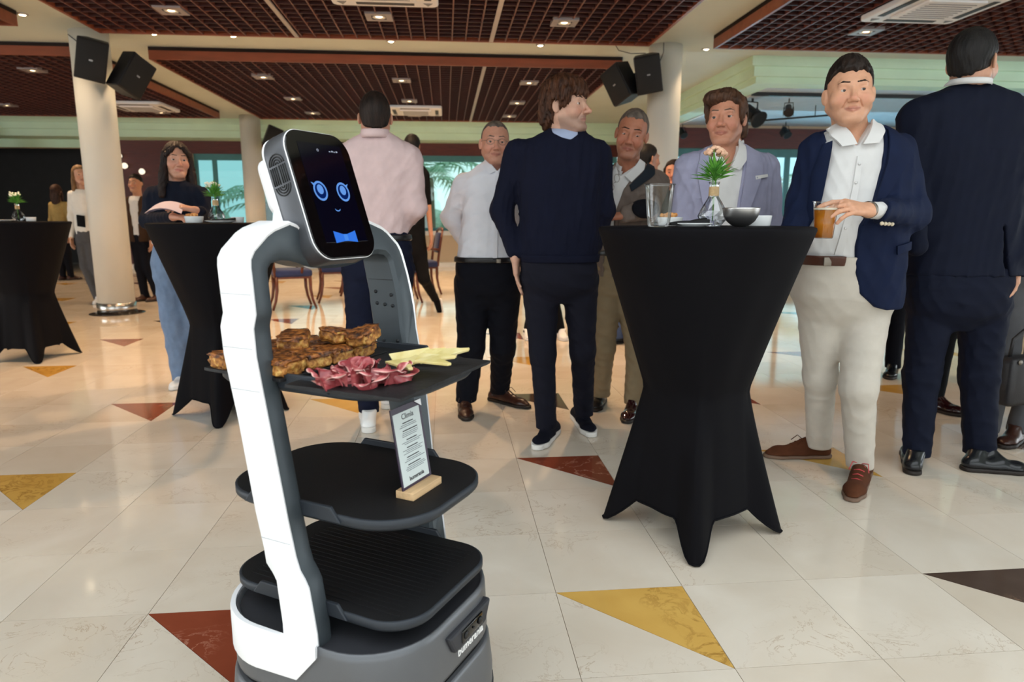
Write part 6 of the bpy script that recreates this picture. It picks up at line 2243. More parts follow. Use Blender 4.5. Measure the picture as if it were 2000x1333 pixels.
B_.ribbon('placket', C_whiteb, Blo, [(968, 336), (966, 400), (964, 505)], [(975, 336), (974, 400), (972, 505)], .002, 0, .004, parent=sh)
B_.collar(C_whiteb, B_.P(970, 316, .012), .062, .060, .034, .05, .40, .32, .026, .010, spread=.016)
B_.ribbon('collar_wing', C_whiteb, Blo, [(952, 310), (960, 322), (970, 336)], [(944, 318), (946, 330), (958, 342)], -.002, 0, .008)
B_.ribbon('collar_wing', C_whiteb, Blo, [(990, 310), (984, 322), (973, 336)], [(998, 318), (996, 330), (986, 342)], -.002, 0, .008)
Btr = B_.rows([(492, 892, 1008, .149), (525, 889, 1012, .142), (560, 892, 1016, .128), (602, 935, 978, .05)])
zb = B_.P(950, 506)[2]
bl = Vol([-.3, -.25, zb - .03], [.3, .3, zb + .03], .006)
bl.u(Btr.prim(.009, zb - .015, zb + .015), 0)
B_.put('belt', bl, mat('black_leather_belt', srgb(20, 18, 20), .35), 1)
bq = B_.P(975, 507)
MB().rbox((bq[0], float(Btr.front(bq[0], bq[2], .009)) - .003, bq[2]), (.024, .004, .022), .0015).build('belt_buckle', C_buck, B_.root)
gL, gR = B_.G(909, 803), B_.G(975, 784)
hL, hR = B_.P(924, 560, .02), B_.P(984, 560, .02)
kL, kR = B_.P(920, 680, .0), B_.P(982, 680, .06)
B_.garment('trousers', C_dark, Btr, [(hL, kL, .112, .080), (kL, gL + [0, 0, .02], .078, .062), (hR, kR, .106, .076), (kR, gR + [0, 0, .02], .074, .060)], k=.03, folds=.006, wl=.09, seed=22, zcut=.06, h=.007, z1=zb + .014, z0=B_.P(950, 602)[2], fdir=(1, 0, 0))
B_.shoe(B_.G(905, 790), B_.G(912, 825), C_lea, C_leas, ank=gL + [0, 0, .10], laces=C_lea)
B_.shoe(B_.G(954, 780), B_.G(1036, 800), C_lea, C_leas, ank=gR + [0, 0, .10], laces=C_lea)
W_ = B_.head(B_.P(967, 279, -.01), .08, .0, .04, .98, tB, B_.P(970, 326, .03), .062, p=dict(fw=1.02, jaw=1.0, chin=.98), brow=BR_G, stub=.08, mouth_smile=.003, look=(.0, 0))
B_.hair(HGR, (.003, .006, .006), zf=.090, slope=.50, nape=-.055, back=-.030, strand=.0014, temple=.010)
gm = mat('thin_metal_frame', srgb(120, 112, 104), .3, .8)
mb = MB()
for sx in (-1, 1):
    pts_ = [tuple(W_(sx * .033 + .0215 * math.cos(a), .094 - .012 * abs(sx * .033 + .0215 * math.cos(a)) / .05, -.003 + .0165 * math.sin(a))) for a in np.linspace(0, 2 * PI, 20)]
    mb.tube(pts_, .0011, 5)
    mb.tube([tuple(W_(sx * .055, .083, .002)), tuple(W_(sx * .078, .03, .004)), tuple(W_(sx * .080, -.01, .0))], .0011, 5)
mb.tube([tuple(W_(-.0115, .094, .001)), tuple(W_(0, .097, .004)), tuple(W_(.0115, .094, .001))], .0011, 5)
mb.build('glasses', gm, B_.root)
B_.body()
# ------------------------------------------------------------------ man in the grey jacket, leaning over
Cp = Person(3.82, 1222, 'man with short grey hair in a taupe jacket leaning toward the table')
tC = (186, 126, 100)
C_tau = cloth('taupe_jacket', (126, 112, 104), .85, .10)
C_slate = cloth('slate_collar', (52, 60, 70), .85, .08)
C_khaki = cloth('khaki_chino', (150, 132, 104), .85, .06)
C_patch = cloth('dark_elbow_patch', (24, 24, 34), .95, .1)
Clo = Cp.rows([(312, 1208, 1252, .055, -.02), (326, 1190, 1272, .075, -.01), (340, 1180, 1286, .10), (362, 1174, 1292, .118), (400, 1170, 1290, .13, .02), (450, 1162, 1272, .135, .05), (490, 1158, 1262, .135, .07), (540, 1158, 1262, .13, .08)])
sL, eL, wL = Cp.P(1184, 358, .02), Cp.P(1170, 425, .05), Cp.P(1196, 444, -.22)
sR, eR, wR = Cp.P(1282, 358, .02), Cp.P(1266, 406, -.16), Cp.P(1222, 420, -.24)
opn = Cp.front_cut([(1204, 300), (1250, 300), (1242, 330), (1212, 372), (1196, 420), (1192, 560), (1178, 560), (1182, 420), (1188, 352), (1198, 320)], 0, .0)
jk = Cp.garment('jacket', C_tau, Clo, [(sL, eL, .070, .055), (eL, wL, .055, .042), (sR, eR, .074, .062), (eR, wR, .062, .046)], k=.035, folds=.008, wl=.08, seed=31, h=.0065, cuts=[opn])
Csh = Cp.garment('shirt', C_white, Clo, [], off=-.014, folds=.004, seed=32, z1=Cp.P(1230, 322)[2], z0=Cp.P(1200, 520)[2], h=.007, cuts=[Cp.front_cut([(1206, 298), (1246, 298), (1236, 326), (1206, 346), (1200, 322)], 0, 0)])
Cp.ribbon('lapel', C_slate, Clo, [(1262, 318), (1250, 338), (1222, 364)], [(1276, 326), (1272, 344), (1226, 376)], .004, 0, .006, parent=jk)
Cp.ribbon('lapel', C_slate, Clo, [(1196, 322), (1188, 340), (1184, 362)], [(1190, 326), (1180, 342), (1180, 364)], .004, 0, .006, parent=jk)
Cp.ribbon('collar_wing', C_white, Clo, [(1246, 312), (1236, 326), (1214, 346)], [(1256, 320), (1252, 334), (1226, 358)], -.004, 0, .008)
Cp.collar(C_white, Cp.P(1228, 322, -.005), .062, .060, .034, -.1, .55, .32, .034, .012, spread=.022)
ev = Cp.vol([rc(eR + [.0, -.03, -.02], eR + (wR - eR) * .35 + [0, -.03, -.02], .05)], .006, .02)
ev.u(rc(eR, wR, .0735, .058), 0)
ev.cut(lambda x, y, z: (np.sqrt((x - (eR[0] * .78 + wR[0] * .22)) ** 2 / .075 ** 2 + (y * 0) + (z - (eR[2] - .006)) ** 2 / .050 ** 2) - 1) * .05)
ev.cut(lambda x, y, z: (y - (eR[1] * .85 + wR[1] * .15)) + 0 * x + 0 * z)
Cp.put('elbow_patch', ev, C_patch, 1, parent=jk)
zb = Cp.P(1200, 493, .07)[2]
Ctr = Cp.rows([(484, 1160, 1262, .128, .07), (520, 1158, 1262, .13, .08), (560, 1162, 1258, .115, .09), (596, 1196, 1228, .045, .1)])
bl = Vol([-.3, -.25, zb - .03], [.3, .4, zb + .03], .006)
bl.u(Ctr.prim(.004, zb - .016, zb + .016), 0)
Cp.put('belt', bl, mat('black_leather_belt', srgb(20, 18, 20), .35), 1)
gL, gR = Cp.G(1172, 792), Cp.G(1236, 808)
Cp.garment('trousers', C_khaki, Ctr, [(Cp.P(1184, 555, .09), Cp.P(1180, 680, .12), .10, .066), (Cp.P(1180, 680, .12), gL + [0, 0, .02], .066, .056), (Cp.P(1232, 555, .09), Cp.P(1246, 690, .05), .10, .072), (Cp.P(1246, 690, .05), gR + [0, 0, .02], .07, .058)], k=.03, folds=.007, wl=.09, seed=33, zcut=.06, h=.007, z1=zb + .014, z0=Cp.P(1200, 596, .1)[2], fdir=(1, 0, 0))
C_pat = mat('burgundy_patent_leather', srgb(46, 16, 18), .12, var=.2, coat=.5)
Cp.shoe(Cp.G(1176, 782), Cp.G(1158, 806), mat('black_leather_shoe', srgb(20, 18, 20), .35, bump=.1, bscale=150), C_leas, ank=gL + [0, 0, .10])
Cp.shoe(Cp.G(1242, 796), Cp.G(1222, 830), C_pat, C_leas, ank=gR + [0, 0, .10])
W_ = Cp.head(Cp.P(1234, 261, -.06), -.06, -.14, .20, 1.04, tC, Cp.P(1226, 330, .0), .060, p=dict(fw=.95, jaw=.94, chin=1.03), brow=BR_D, stub=.22, look=(-.2, -.5), mouth_smile=-.0015, eye_open=.62)
Cp.hair(HGR, (.003, .005, .009), zf=.082, slope=.48, nape=-.055, back=-.030, strand=.0018, temple=.008)
# glasses hooked on the shirt
mb = MB()
g0 = Cp.P(1199, 345)
gv = lambda du, dz: (g0[0] + du, float(Clo.front(g0[0] + du, g0[2] + dz, 0)) - .016, g0[2] + dz)
for q, (du, dz) in enumerate(((.0, -.015), (-.028, -.062))):
    mb.tube([gv(du + .013 * math.cos(a), dz + .021 * math.sin(a)) for a in np.linspace(0, 2 * PI, 18)], .0014, 5)
mb.tube([gv(-.006, -.036), gv(-.020, -.042)], .0014, 5)
mb.tube([gv(.008, .004), gv(.012, .02), gv(.004, .03)], .0014, 5)
mb.build('hooked_glasses', mat('thin_metal_frame', srgb(120, 112, 104), .3, .8), Cp.root)
Cp.hand(wR + (wR - eR) / np.linalg.norm(wR - eR) * .01, (-1, .25, -.12), (0, .3, -1), tC, -1, (.3, .35, .4, .4), (.3, .3), .04, 1.0, arm_to=wR, path=(eR, sR))
Cp.body()
# ------------------------------------------------------------------ man in the lavender jacket
Dp = Person(3.3, 1418, 'man with swept brown hair in a pale lavender jacket behind the table')
tD = (206, 148, 122)
C_lav = cloth('pale_lavender_linen', (164, 164, 190), .85, .08, .2, 380)
Dlo = Dp.rows([(278, 1398, 1446, .06, .02), (290, 1372, 1466, .08), (304, 1348, 1494, .10), (322, 1336, 1506, .118), (360, 1334, 1508, .13), (420, 1338, 1504, .135), (480, 1342, 1500, .135), (560, 1342, 1500, .13)])
sL, eL, wL = Dp.P(1346, 330, .02), Dp.P(1332, 440, .03), Dp.P(1350, 520, -.06)
sR, eR, wR = Dp.P(1492, 330, .02), Dp.P(1504, 440, .03), Dp.P(1488, 520, -.06)
opn = Dp.front_cut([(1388, 262), (1446, 262), (1442, 290), (1436, 330), (1424, 400), (1414, 470), (1380, 470), (1376, 420), (1372, 360), (1376, 300)], 0, 0)
jk = Dp.garment('jacket', C_lav, Dlo, [(sL, eL, .076, .060), (eL, wL, .058, .044), (sR, eR, .076, .060), (eR, wR, .058, .044)], k=.035, folds=.007, wl=.085, seed=41, h=.0065, cuts=[opn])
Dsh = Dp.garment('shirt', C_white, Dlo, [], off=-.014, folds=.004, seed=42, z1=Dp.P(1420, 286)[2], z0=Dp.P(1400, 520)[2], h=.007, cuts=[Dp.front_cut([(1392, 262), (1438, 262), (1428, 300), (1406, 345), (1394, 300)], 0, 0)])
Dp.ribbon('lapel', C_lav, Dlo, [(1448, 284), (1440, 330), (1428, 400), (1416, 465)], [(1468, 300), (1474, 336), (1452, 392), (1420, 468)], .004, 0, .007, parent=jk)
Dp.ribbon('lapel', C_lav, Dlo, [(1376, 288), (1370, 330), (1374, 400), (1382, 465)], [(1360, 302), (1350, 336), (1358, 392), (1378, 468)], .004, 0, .007, parent=jk)
Dp.ribbon('pocket_square', C_white, Dlo, [(1456, 347), (1482, 343)], [(1457, 354), (1483, 348)], .004, 0, .007, n=5, parent=jk)
Dp.collar(C_white, Dp.P(1422, 284, .015), .066, .062, .036, -.12, .8, .30, .010, .006, spread=.004)
Dp.ribbon('collar_wing', C_white, Dlo, [(1440, 272), (1430, 296), (1412, 330)], [(1452, 282), (1452, 304), (1428, 336)], -.006, 0, .008)
Dp.ribbon('collar_wing', C_white, Dlo, [(1396, 280), (1396, 304), (1404, 330)], [(1388, 288), (1384, 308), (1390, 332)], -.006, 0, .008)
Dtr = Dp.rows([(520, 1346, 1496, .125), (560, 1346, 1496, .125), (600, 1356, 1486, .11)])
Dp.garment('trousers', C_dark, Dtr, [(Dp.P(1385, 580, 0), Dp.P(1388, 700, 0), .10, .07), (Dp.P(1388, 700, 0), Dp.P(1388, 860, .02), .068, .055), (Dp.P(1455, 580, 0), Dp.P(1440, 700, 0), .10, .07), (Dp.P(1440, 700, 0), Dp.P(1432, 860, .02), .068, .055)], k=.03, folds=.004, seed=43, zcut=.05, h=.009)
for px in (1386, 1434):
    a = Dp.P(px, 860, .02)
    Dp.shoe((a[0], .07, 0), (a[0] - .01, -.20, 0), C_lea, C_leas, ank=(a[0], .02, .1), h=.007)
W_ = Dp.head(Dp.P(1417, 232, -.01), -.20, .02, -.02, 1.03, tD, Dp.P(1424, 290, .03), .062, p=dict(fw=.98, nose=1.12, jaw=.98, chin=1.02), chest=[rc(Dp.P(1412, 305, -.02), Dp.P(1410, 350, -.04), .06, .06)], brow=BR_G, stub=.1, look=(.06, 0), mouth_smile=.0012)
swp = [lambda W, R, k: ell(W(.03, .015, .083), np.array([.066, .082, .040]) * k, R), lambda W, R, k: ell(W(-.072, -.012, .030), np.array([.020, .055, .062]) * k, R), lambda W, R, k: ell(W(.072, -.006, .034), np.array([.020, .054, .056]) * k, R), lambda W, R, k: ell(W(0, -.075, -.03), np.array([.078, .048, .085]) * k, R), lambda W, R, k: ell(W(-.068, -.045, -.045), np.array([.024, .03, .045]) * k, R)]
Dp.hair(HMB, (.010, .014, .020), zf=.072, slope=.62, nape=-.10, back=-.020, blobs=swp, strand=.005, nf=22)
Dp.body()
# ------------------------------------------------------------------ man in the dark suit, seen from behind
F_ = Person(2.98, 1870, 'tall man in a dark navy suit seen from behind, at the right edge')
tF = (206, 160, 134)
C_suit = cloth('midnight_suit_wool', (20, 27, 50), .8, .08)
C_blsh = mat('polished_black_shoe', srgb(22, 24, 28), .22, var=.1)
Flo = F_.rows([(166, 1852, 1935, .062, -.01), (176, 1835, 1955, .085), (188, 1802, 1985, .105), (208, 1776, 2008, .12), (250, 1768, 2016, .135), (330, 1772, 2008, .145), (420, 1774, 1990, .14), (480, 1772, 1984, .14), (538, 1768, 1988, .145)])
sL, eL, wL = F_.P(1790, 232, 0), F_.P(1776, 380, -.02), F_.P(1790, 480, -.16)
sR, eR, wR = F_.P(1996, 232, 0), F_.P(2012, 380, .02), F_.P(1985, 500, -.06)
jk = F_.garment('suit_jacket', C_suit, Flo, [(sL, eL, .076, .060), (eL, wL, .058, .046), (sR, eR, .080, .064), (eR, wR, .062, .05)], k=.035, folds=.006, wl=.1, seed=51, h=.007, cuts=[F_.front_cut([(1918, 440), (1923, 440), (1934, 560), (1922, 560)], 0, 0)])
F_.collar(C_white, F_.P(1894, 168, -.030), .072, .074, .020, PI + .3, .7, -.10, .0, .004)
Ftr = F_.rows([(520, 1772, 1978, .138), (560, 1768, 1972, .142), (600, 1775, 1960, .128), (645, 1848, 1890, .05)])
gL, gR = F_.G(1788, 912), F_.G(1912, 910)
F_.garment('trousers', C_suit, Ftr, [(F_.P(1818, 600, .02), F_.P(1800, 735, .03), .098, .076), (F_.P(1800, 735, .03), gL + [0, 0, .02], .076, .060), (F_.P(1922, 600, .02), F_.P(1912, 735, .03), .104, .082), (F_.P(1912, 735, .03), gR + [0, 0, .02], .080, .066)], k=.03, folds=.007, wl=.1, seed=52, zcut=.055, h=.007, z0=F_.P(1870, 645)[2], fdir=(1, 0, 0))
F_.shoe(F_.G(1782, 932), F_.G(1776, 880), C_blsh, C_leas, ank=gL + [0, 0, .10])
F_.shoe(F_.G(1876, 918), F_.G(2014, 926), C_blsh, C_leas, ank=gR + [0, 0, .10])
F_.head(F_.P(1901, 121, -.01), 2.75, .02, .0, 1.04, tF, F_.P(1892, 185, .0), .064, brow=BR_D, stub=.6)
F_.hair(HBL, (.008, .009, .012), zf=.070, slope=.8, nape=-.050, back=-.004, strand=.0016)
F_.hand(wR + [.0, -.0, -.04], (-.1, -.1, -1), (-1, 0, 0), tF, 1, (.3, .3, .3, .3), (.2, .2), .03, 1.0, arm_to=wR, path=(eR, sR))
F_.body()
# ------------------------------------------------------------------ man in the pink shirt, walking away
Gp = Person(3.62, 742, 'man in a pale pink shirt and navy trousers walking away behind the robot')
tG = (206, 154, 130)
C_pink = cloth('pale_pink_shirt', (232, 204, 204), .8, .05, .12, 600)
C_navt = cloth('navy_trousers', (26, 32, 58), .85, .1)
Glo = Gp.rows([(256, 708, 760, .055, -.01), (268, 692, 778, .075), (280, 674, 798, .095), (300, 662, 810, .112), (340, 660, 812, .125), (390, 668, 808, .122), (430, 674, 802, .118), (458, 676, 800, .118)])
sL, eL, wL = Gp.P(668, 310, .0), Gp.P(652, 400, -.02), Gp.P(666, 440, .16)
sR, eR, wR = Gp.P(800, 312, .0), Gp.P(812, 405, -.02), Gp.P(786, 446, .16)
Gp.garment('shirt', C_pink, Glo, [(sL, eL, .072, .056), (eL, wL, .056, .04), (sR, eR, .074, .058), (eR, wR, .058, .042)], k=.035, folds=.008, wl=.15, seed=61, h=.0065, fdir=(.6, 0, .8), aniso=.6)
Gp.collar(C_pink, Gp.P(733, 269, -.03), .066, .068, .036, PI, .5, -.08, .0, .006)
Gtr = Gp.rows([(452, 680, 800, .112), (490, 672, 806, .118), (530, 672, 806, .112), (568, 722, 758, .045)])
gL, gR = Gp.G(722, 830), Gp.G(756, 792)
Gp.garment('trousers', C_navt, Gtr, [(Gp.P(706, 530, .0), Gp.P(704, 650, -.02), .102, .074), (Gp.P(704, 650, -.02), gL + [0, .02, .02], .072, .058), (Gp.P(774, 530, .02), Gp.P(774, 640, .10), .098, .07), (Gp.P(774, 640, .10), gR + [0, 0, .02], .07, .056)], k=.03, folds=.006, wl=.09, seed=62, zcut=.07, h=.007, z0=Gp.P(740, 568)[2], fdir=(1, 0, 0))
bl = Vol([-.3, -.25, Gp.P(740, 468)[2] - .03], [.3, .3, Gp.P(740, 460)[2] + .03], .006)
bl.u(Gtr.prim(.004, Gp.P(740, 468)[2] - .006, Gp.P(740, 458)[2]), 0)
Gp.put('belt', bl, mat('black_leather_belt', srgb(20, 18, 20), .35), 1)
C_snk = mat('white_sneaker', srgb(232, 232, 232), .5, var=.03)
Gp.shoe(Gp.G(721, 850), Gp.G(716, 806), C_snk, C_solew, ank=gL + [0, .02, .10], sole=.03)
Gp.shoe(Gp.G(756, 802), Gp.G(762, 770), C_snk, C_solew, ank=gR + [0, 0, .10], sole=.03)
Gp.head(Gp.P(733, 229, .0), 3.10, .04, .0, .98, tG, Gp.P(733, 276, .0), .060, brow=BR_D)
Gp.hair(HB, (.004, .007, .012), zf=.070, slope=.8, nape=-.060, back=-.004, strand=.0014)
Gp.hand(wR + [-.02, .03, -.01], (-.6, .7, -.1), (0, .1, -1), tG, 1, (.4, .4, .4, .4), (.2, .2), .03, 1.0, arm_to=wR, path=(eR, sR))
Gp.body()
# ------------------------------------------------------------------ woman at the middle table
Hp = Person(4.55, 345, 'woman with long dark hair in a navy sweater holding papers at a table')
tH = (206, 158, 136)
C_hsw = cloth('navy_sweatshirt', (30, 36, 54), .9, .1, .3, 260)
C_jean = cloth('light_blue_denim', (128, 152, 186), .85, .12, .2, 420)
Hlo = Hp.rows([(353, 328, 368, .055, .01), (359, 314, 380, .07), (367, 300, 392, .085), (382, 294, 398, .098), (410, 296, 396, .105), (440, 300, 394, .11), (468, 302, 392, .11)])
sL, eL, wL = Hp.P(300, 384, .0), Hp.P(290, 432, -.06), Hp.P(336, 424, -.28)
sR, eR, wR = Hp.P(392, 384, .0), Hp.P(400, 428, -.05), Hp.P(392, 414, -.26)
Hp.garment('sweater', C_hsw, Hlo, [(sL, eL, .066, .054), (eL, wL, .054, .038), (sR, eR, .066, .054), (eR, wR, .054, .038)], k=.035, folds=.009, wl=.085, seed=71, h=.007)
Hp.garment('shirt_hem', C_white, Hlo, [], off=.006, folds=.003, z0=Hp.P(345, 478)[2], z1=Hp.P(345, 464)[2], h=.007)
Htr = Hp.rows([(470, 304, 390, .105), (500, 300, 392, .11), (525, 304, 390, .10), (552, 334, 362, .045)])
Hp.garment('jeans', C_jean, Htr, [(Hp.P(326, 520, 0), Hp.P(340, 620, .0), .098, .088), (Hp.P(340, 620, .0), Hp.P(362, 742, .02), .088, .085), (Hp.P(372, 520, 0), Hp.P(382, 620, .03), .096, .085), (Hp.P(382, 620, .03), Hp.P(404, 742, .1), .085, .082)], k=.03, folds=.009, wl=.1, seed=72, zcut=.03, h=.0075, fdir=(0, 0, 1))
for (px, dd) in ((362, .02), (404, .1)):
    a = Hp.P(px, 745, dd)
    Hp.shoe((a[0], dd + .06, 0), (a[0], dd - .19, 0), C_snk, C_solew, ank=(a[0], dd, .1), h=.007)
W_ = Hp.head(Hp.P(345, 313, -.01), .16, .0, .05, .95, tH, Hp.P(347, 364, .02), .050, p=dict(fw=.97, jaw=.9, nose=.9, cheek=1.05), brow=BR_D, lipc=(188, 96, 92), mouth_smile=.002)
lng = [lambda W, R, k: rc(W(-.072, .015, .04), W(-.088, .02, -.10), .022, .026), lambda W, R, k: rc(W(-.088, .02, -.10), W(-.10, .05, -.24), .028, .020), lambda W, R, k: rc(W(.072, .015, .04), W(.088, .02, -.10), .022, .026), lambda W, R, k: rc(W(.088, .02, -.10), W(.105, .05, -.24), .028, .020), lambda W, R, k: ell(W(0, -.07, -.08), np.array([.09, .05, .15]) * k, R),
       lambda W, R, k: rc(W(-.03, .075, .075), W(-.068, .05, .03), .014, .016), lambda W, R, k: rc(W(.03, .075, .075), W(.068, .05, .03), .014, .016)]
Hp.hair(hairmat('dark_long_hair', (48, 34, 30), (22, 16, 15)), (.010, .010, .012), zf=.082, slope=.5, nape=-.12, back=-.010, blobs=lng, strand=.004, nf=30, earcut=False)
Hp.hand(wL + [.025, -.03, 0], (.9, -.35, -.05), (0, .1, -1), tH, 1, (.3, .3, .35, .4), (.3, .3), .04, .92, arm_to=wL, path=(eL, sL))
Hp.hand(wR + [-.02, -.03, .01], (-.8, -.3, .2), (.1, .3, -1), tH, -1, (.3, .35, .4, .4), (.3, .3), .04, .92, arm_to=wR, path=(eR, sR))
Hp.body()
pc = np.array(Hp.base) + _rt * Hp.P(374, 410)[0] + _hf * (-.36) + np.array([0, 0, Hp.P(374, 411, -.36)[2]])
mb = MB()
for k in range(4):
    P = []
    for i in range(7):
        u = i / 6 - .5
        P.append([(u * .19 + .004 * k, (v - .5) * .12, .028 - .12 * u * u - .0022 * k + .03 * u * (v - .5) + .012 * v) for v in np.linspace(0, 1, 5)])
    Q = [[(p[0], p[1], p[2] - .0015) for p in r] for r in P]
    mb.grid(P, True)
    mb.grid(Q, True)
tag(mb.build('paper_sheets', mat('lilac_paper', srgb(206, 190, 200), .7, var=.03), None, tuple(pc), (.25, -.1, -YAW + .2)), 'loose pale lilac papers in the hands of the woman', 'paper')
# ================================================================== people further back
def far_person(d0, px, label, ytop, yfoot, tone, top, bottom, shoe, hair_m, yaw=0.0, hw=30, feet=(-14, 14), facing=1, long_hair=False, arms=True, detail=True, hs=.98, jacket=None, sole=None, h=.011, knee=0, hipw=None, sleeve=True):
    """plain standing figure; widths in pixels at its own distance"""
    p = Person(d0, px, label)
    zt = p.P(px, ytop)[2]
    H_ = zt
    U = lambda du, z, dd=0.0: np.array([p.P(px, 430)[0] + du, dd, z])
    c = U(0, zt - .125 * hs * 1.02, -.01 * facing)
    wS = hw / _f * d0
    sh = H_ * .815
    lo = Loft([(H_ * .50, c[0], 0, wS * .80, .115), (H_ * .56, c[0], 0, wS * .82, .115), (H_ * .64, c[0], 0, wS * .80, .110), (H_ * .72, c[0], 0, wS * .90, .115), (H_ * .79, c[0], 0, wS * .92, .105), (sh, c[0], 0, wS * .80, .085), (sh + .025, c[0], 0, wS * .50, .065)])
    limbs = []
    for sx in (-1, 1):
        a, b, d = U(sx * wS * .88, H_ * .79), U(sx * (wS + .03), H_ * .63, .01), U(sx * (wS + .02), H_ * .49, -.05 * facing)
        if arms:
            limbs += [(a, b, .056, .048), (b, d, .047, .036)] if sleeve else [(a, a + (b - a) * .4, .056, .052)]
            p.hand(d, (0, -.1 * facing, -1), (-sx, 0, 0), tone, 1, (.3, .3, .3, .3), (.2, .2), .03, .95, h=.005, arm_to=d + (b - d) * (.3 if sleeve else 1.0), arm_r=.034, path=(b, a))
    p.garment('top', top, lo, limbs, k=.03, folds=.006, wl=.09, seed=int(px), h=h)
    if jacket is not None:
        w = wS * .45
        p.garment('jacket', jacket, lo, limbs, off=.012, k=.03, folds=.006, wl=.09, seed=int(px) + 1, h=h, z0=H_ * .47, cuts=[lambda x, y, z: np.where((y < 0) & (np.abs(x - c[0]) < w * (.4 + .6 * np.clip((z - H_ * .5) / (H_ * .3), 0, 1))), f32(.05), f32(-1)) + 0 * z])
    hp = (hipw or wS * .82)
    lb = Loft([(H_ * .42, c[0], 0, hp * .3, .045), (H_ * .46, c[0], 0, hp * .92, .108), (H_ * .485, c[0], 0, hp, .118), (H_ * .535, c[0], 0, hp * .97, .116)])
    lg = []
    for sx, f in zip((-1, 1), feet):
        ft = U(f / _f * d0, .02)
        kn = U(sx * hp * .48 + knee, H_ * .27, 0)
        lg += [(U(sx * hp * .48, H_ * .46), kn, .088, .066), (kn, ft, .064, .054)]
        dv = np.array([math.sin(yaw) * .26, -math.cos(yaw) * .26, 0])
        p.shoe((ft[0] - dv[0] * .3, -dv[1] * .3, 0), (ft[0] + dv[0] * .75, dv[1] * .75, 0), shoe, sole or C_leas, ank=(ft[0], 0, .1), h=.009)
    p.garment('trousers', bottom, lb, lg, k=.03, folds=.005, wl=.09, seed=int(px) + 2, zcut=.05, h=h)
    p.head(c, yaw, 0, 0, hs, tone, U(0, sh + .01, .02 * facing), .054, brow=hair_m if detail else None, detail=detail, h=.0042)
    if long_hair:
        p.hair(hair_m, (.012, .012, .012), zf=.08, slope=.5, nape=-.12, back=-.01, blobs=[lambda W, R, k: ell(W(0, -.065, -.10), np.array([.088, .048, .17]) * k, R), lambda W, R, k: rc(W(-.075, 0, .03), W(-.09, .0, -.2), .022, .02), lambda W, R, k: rc(W(.075, 0, .03), W(.09, .0, -.2), .022, .02)], strand=.004, earcut=False, h=.006)
    else:
        p.hair(hair_m, (.006, .009, .013), zf=.072, slope=.8, nape=-.06, back=-.012, strand=.002, h=.0055)
    p.body()
    return p
C_blk = cloth('black_cloth', (20, 20, 24), .9, .1)
C_brj = cloth('brown_jacket', (84, 62, 48), .9, .1)
C_cream = cloth('cream_jacket', (250, 246, 238), .85, .04)
C_gtr = cloth('grey_trousers', (112, 112, 116), .85, .08)
C_yel = cloth('mustard_top', (176, 152, 96), .85, .1)
C_teal = cloth('dark_teal_top', (40, 54, 60), .9, .1)
C_dj = cloth('mid_blue_denim', (70, 86, 120), .85, .12)
far_person(9.35, 272, 'bearded man in a white shirt and brown jacket, standing behind the left column', 339, 588, (196, 150, 124), C_white, C_dark, C_lea, HBL, -.5, 20, (-2, 24), jacket=C_brj)
far_person(9.1, 166, 'woman in a cream jacket and grey trousers half hidden by the left column', 322, 600, (214, 170, 146), C_cream, C_gtr, C_snk, hairmat('blond_hair', (150, 116, 80), (96, 70, 46)), .3, 22, (10, 34), long_hair=True, sole=C_solew)
far_person(12.5, 118, 'person in a mustard top with long hair, far in the dark recess', 360, 545, (196, 150, 124), C_yel, C_dark, C_lea, hairmat('brown_long_hair', (70, 48, 38), (36, 24, 20)), 2.6, 15, (-8, 8), long_hair=True)
far_person(6.1, 1262, 'dark-haired person in jeans hidden mostly behind the man in the taupe jacket', 281, 672, (190, 140, 116), C_teal, C_dj, mat('black_sneaker', srgb(22, 22, 24), .5), HBL, 2.2, 34, (-52, -14), sole=C_leas)
far_person(6.6, 1311, 'woman with dark brown hair whose face shows between the two jacketed men', 311, 655, (206, 150, 128), C_blk, C_dark, C_lea, hairmat('dark_long_hair', (48, 34, 30), (22, 16, 15)), -.1, 26, (-12, 12), long_hair=True)
far_person(6.4, 1064, 'person in dark trousers and white sneakers standing behind the man in the sweater', 300, 660, (200, 150, 126), C_blk, C_blk, C_snk, HB, .1, 32, (-32, 34), sole=C_solew)
far_person(3.95, 1848, 'person in black trousers standing behind the man in the dark suit', 190, 800, (200, 150, 126), C_blk, C_blk, C_pat, HB, .5, 60, (8, 14))
far_person(4.85, 1752, 'person in dark trousers standing behind the man in the navy blazer', 238, 728, (200, 150, 126), C_dark, C_dark, C_blsh, HB, -.6, 46, (-36, 20))
q_ = far_person(3.35, 2032, 'person in grey trousers at the right edge, carrying a dark handbag', 150, 872, (206, 160, 134), C_gtr, C_gtr, C_lea, HB, -.9, 78, (-52, 10), hipw=.19)
# handbag of the last one
bgp = at(1996, 742, 3.18)
hb = thing('handbag', 'dark leather handbag hanging at the right edge of the picture', 'bag', (bgp[0], bgp[1], bgp[2]), -YAW + .3)
MB().rbox((0, 0, 0), (.26, .10, .24), .03, 3).build('bag_body', mat('dark_leather', srgb(38, 36, 38), .4, var=.15, bump=.3, bscale=140), hb)
MB().tube([(-.1, 0, .11), (-.09, 0, .2), (0, 0, .26), (.09, 0, .2), (.1, 0, .11)], .008, 8).build('strap', mat('dark_leather_strap', srgb(30, 28, 30), .45), hb)
MB().lathe([(.012, -.002), (.012, .002)], 14, (-.1, -.054, .1), M=Matrix.Rotation(PI / 2, 3, 'X')).build('ring', C_buck, hb)
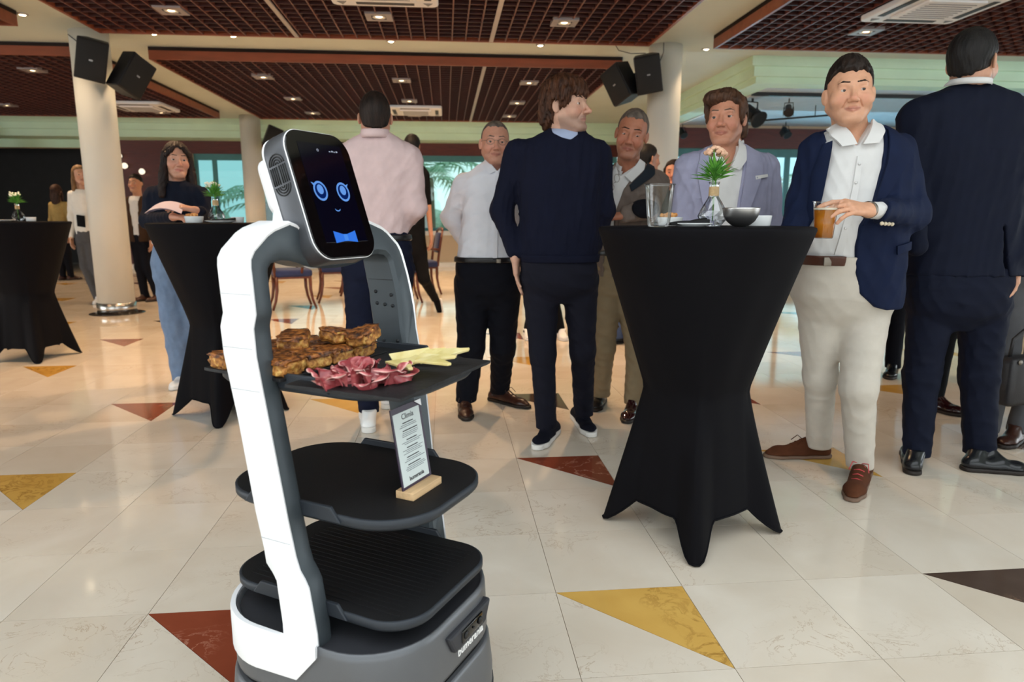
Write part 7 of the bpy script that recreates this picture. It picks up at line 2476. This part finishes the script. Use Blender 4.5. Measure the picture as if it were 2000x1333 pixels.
# walking person in black behind the pink shirt
Lp = Person(7.9, 812, 'person in black walking away with one hand on an armchair, behind the pink-shirted man')
tL = (196, 146, 120)
Llo = Lp.rows([(318, 796, 822, .055), (328, 782, 832, .08), (345, 776, 836, .10), (390, 780, 832, .11), (440, 782, 830, .11), (470, 780, 832, .115)])
sR, eR, wR = Lp.P(830, 342), Lp.P(836, 400, .02), Lp.P(842, 460, -.05)
sL, eL, wL = Lp.P(782, 342), Lp.P(774, 400), Lp.P(776, 450, -.1)
Lp.garment('top', C_blk, Llo, [(sR, sR + (eR - sR) * .95, .055, .045), (sL, sL + (eL - sL) * .95, .055, .045)], folds=.005, seed=91, h=.011)
Ltr = Lp.rows([(455, 782, 830, .115), (490, 780, 834, .12), (522, 800, 816, .05)])
aR = Lp.P(850, 584, .25)
aL = np.array([Lp.P(800, 600)[0], -.15, .03])
Lp.garment('trousers', C_blk, Ltr, [(Lp.P(820, 500), Lp.P(828, 545, -.05), .09, .07), (Lp.P(828, 545, -.05), aR, .066, .05), (Lp.P(796, 500), Lp.P(796, 550, -.1), .09, .066), (Lp.P(796, 550, -.1), aL, .064, .05)], folds=.004, seed=92, h=.011)
Lp.shoe((aL[0], .02, 0), (aL[0], -.24, 0), C_blsh, C_solew, ank=(aL[0], -.12, .1), h=.009)
fv = Lp.vol([rc(aR, aR + [.05, .06, -.2], .05)], .008, .03)
fv.u(rc(aR + [.02, 0, -.03], aR + [.045, .03, -.15], .042, .034), 0)
Lp.put('shoe', fv, C_blk, 1)
fv = Lp.vol([rc(aR + [.05, 0, 0], aR + [.08, .05, -.2], .04)], .008, .03)
fv.u(rc(aR + [.062, .01, -.01], aR + [.080, .04, -.17], .018, .018), 0)
Lp.put('sole', fv, C_solew, 1)
Lp.head(Lp.P(806, 285), 2.9, 0, 0, 1.0, tL, Lp.P(808, 326), .056, detail=False, h=.005)
Lp.hair(HBL, (.012, .012, .014), zf=.07, slope=.8, nape=-.07, back=-.004, h=.006)
Lp.hand(wR, (.05, -.1, -1), (-1, 0, 0), tL, 1, (.3, .35, .4, .4), (.2, .2), .03, 1.0, h=.005, arm_to=eR, arm_r=.036, path=(sR,))
Lp.hand(wL, (.05, -.1, -1), (1, 0, 0), tL, 1, (.3, .35, .4, .4), (.2, .2), .03, 1.0, h=.005, arm_to=eL, arm_r=.036, path=(sL,))
Lp.body()

q = at(158, 432, 8.975)
tag(MB().rbox((0, 0, 0), (.10, .02, .15), .004).build('black_folder', C_blk, None, tuple(q), (0.2, 0.15, -YAW)), 'small black folder carried by the woman in the cream jacket', 'folder')
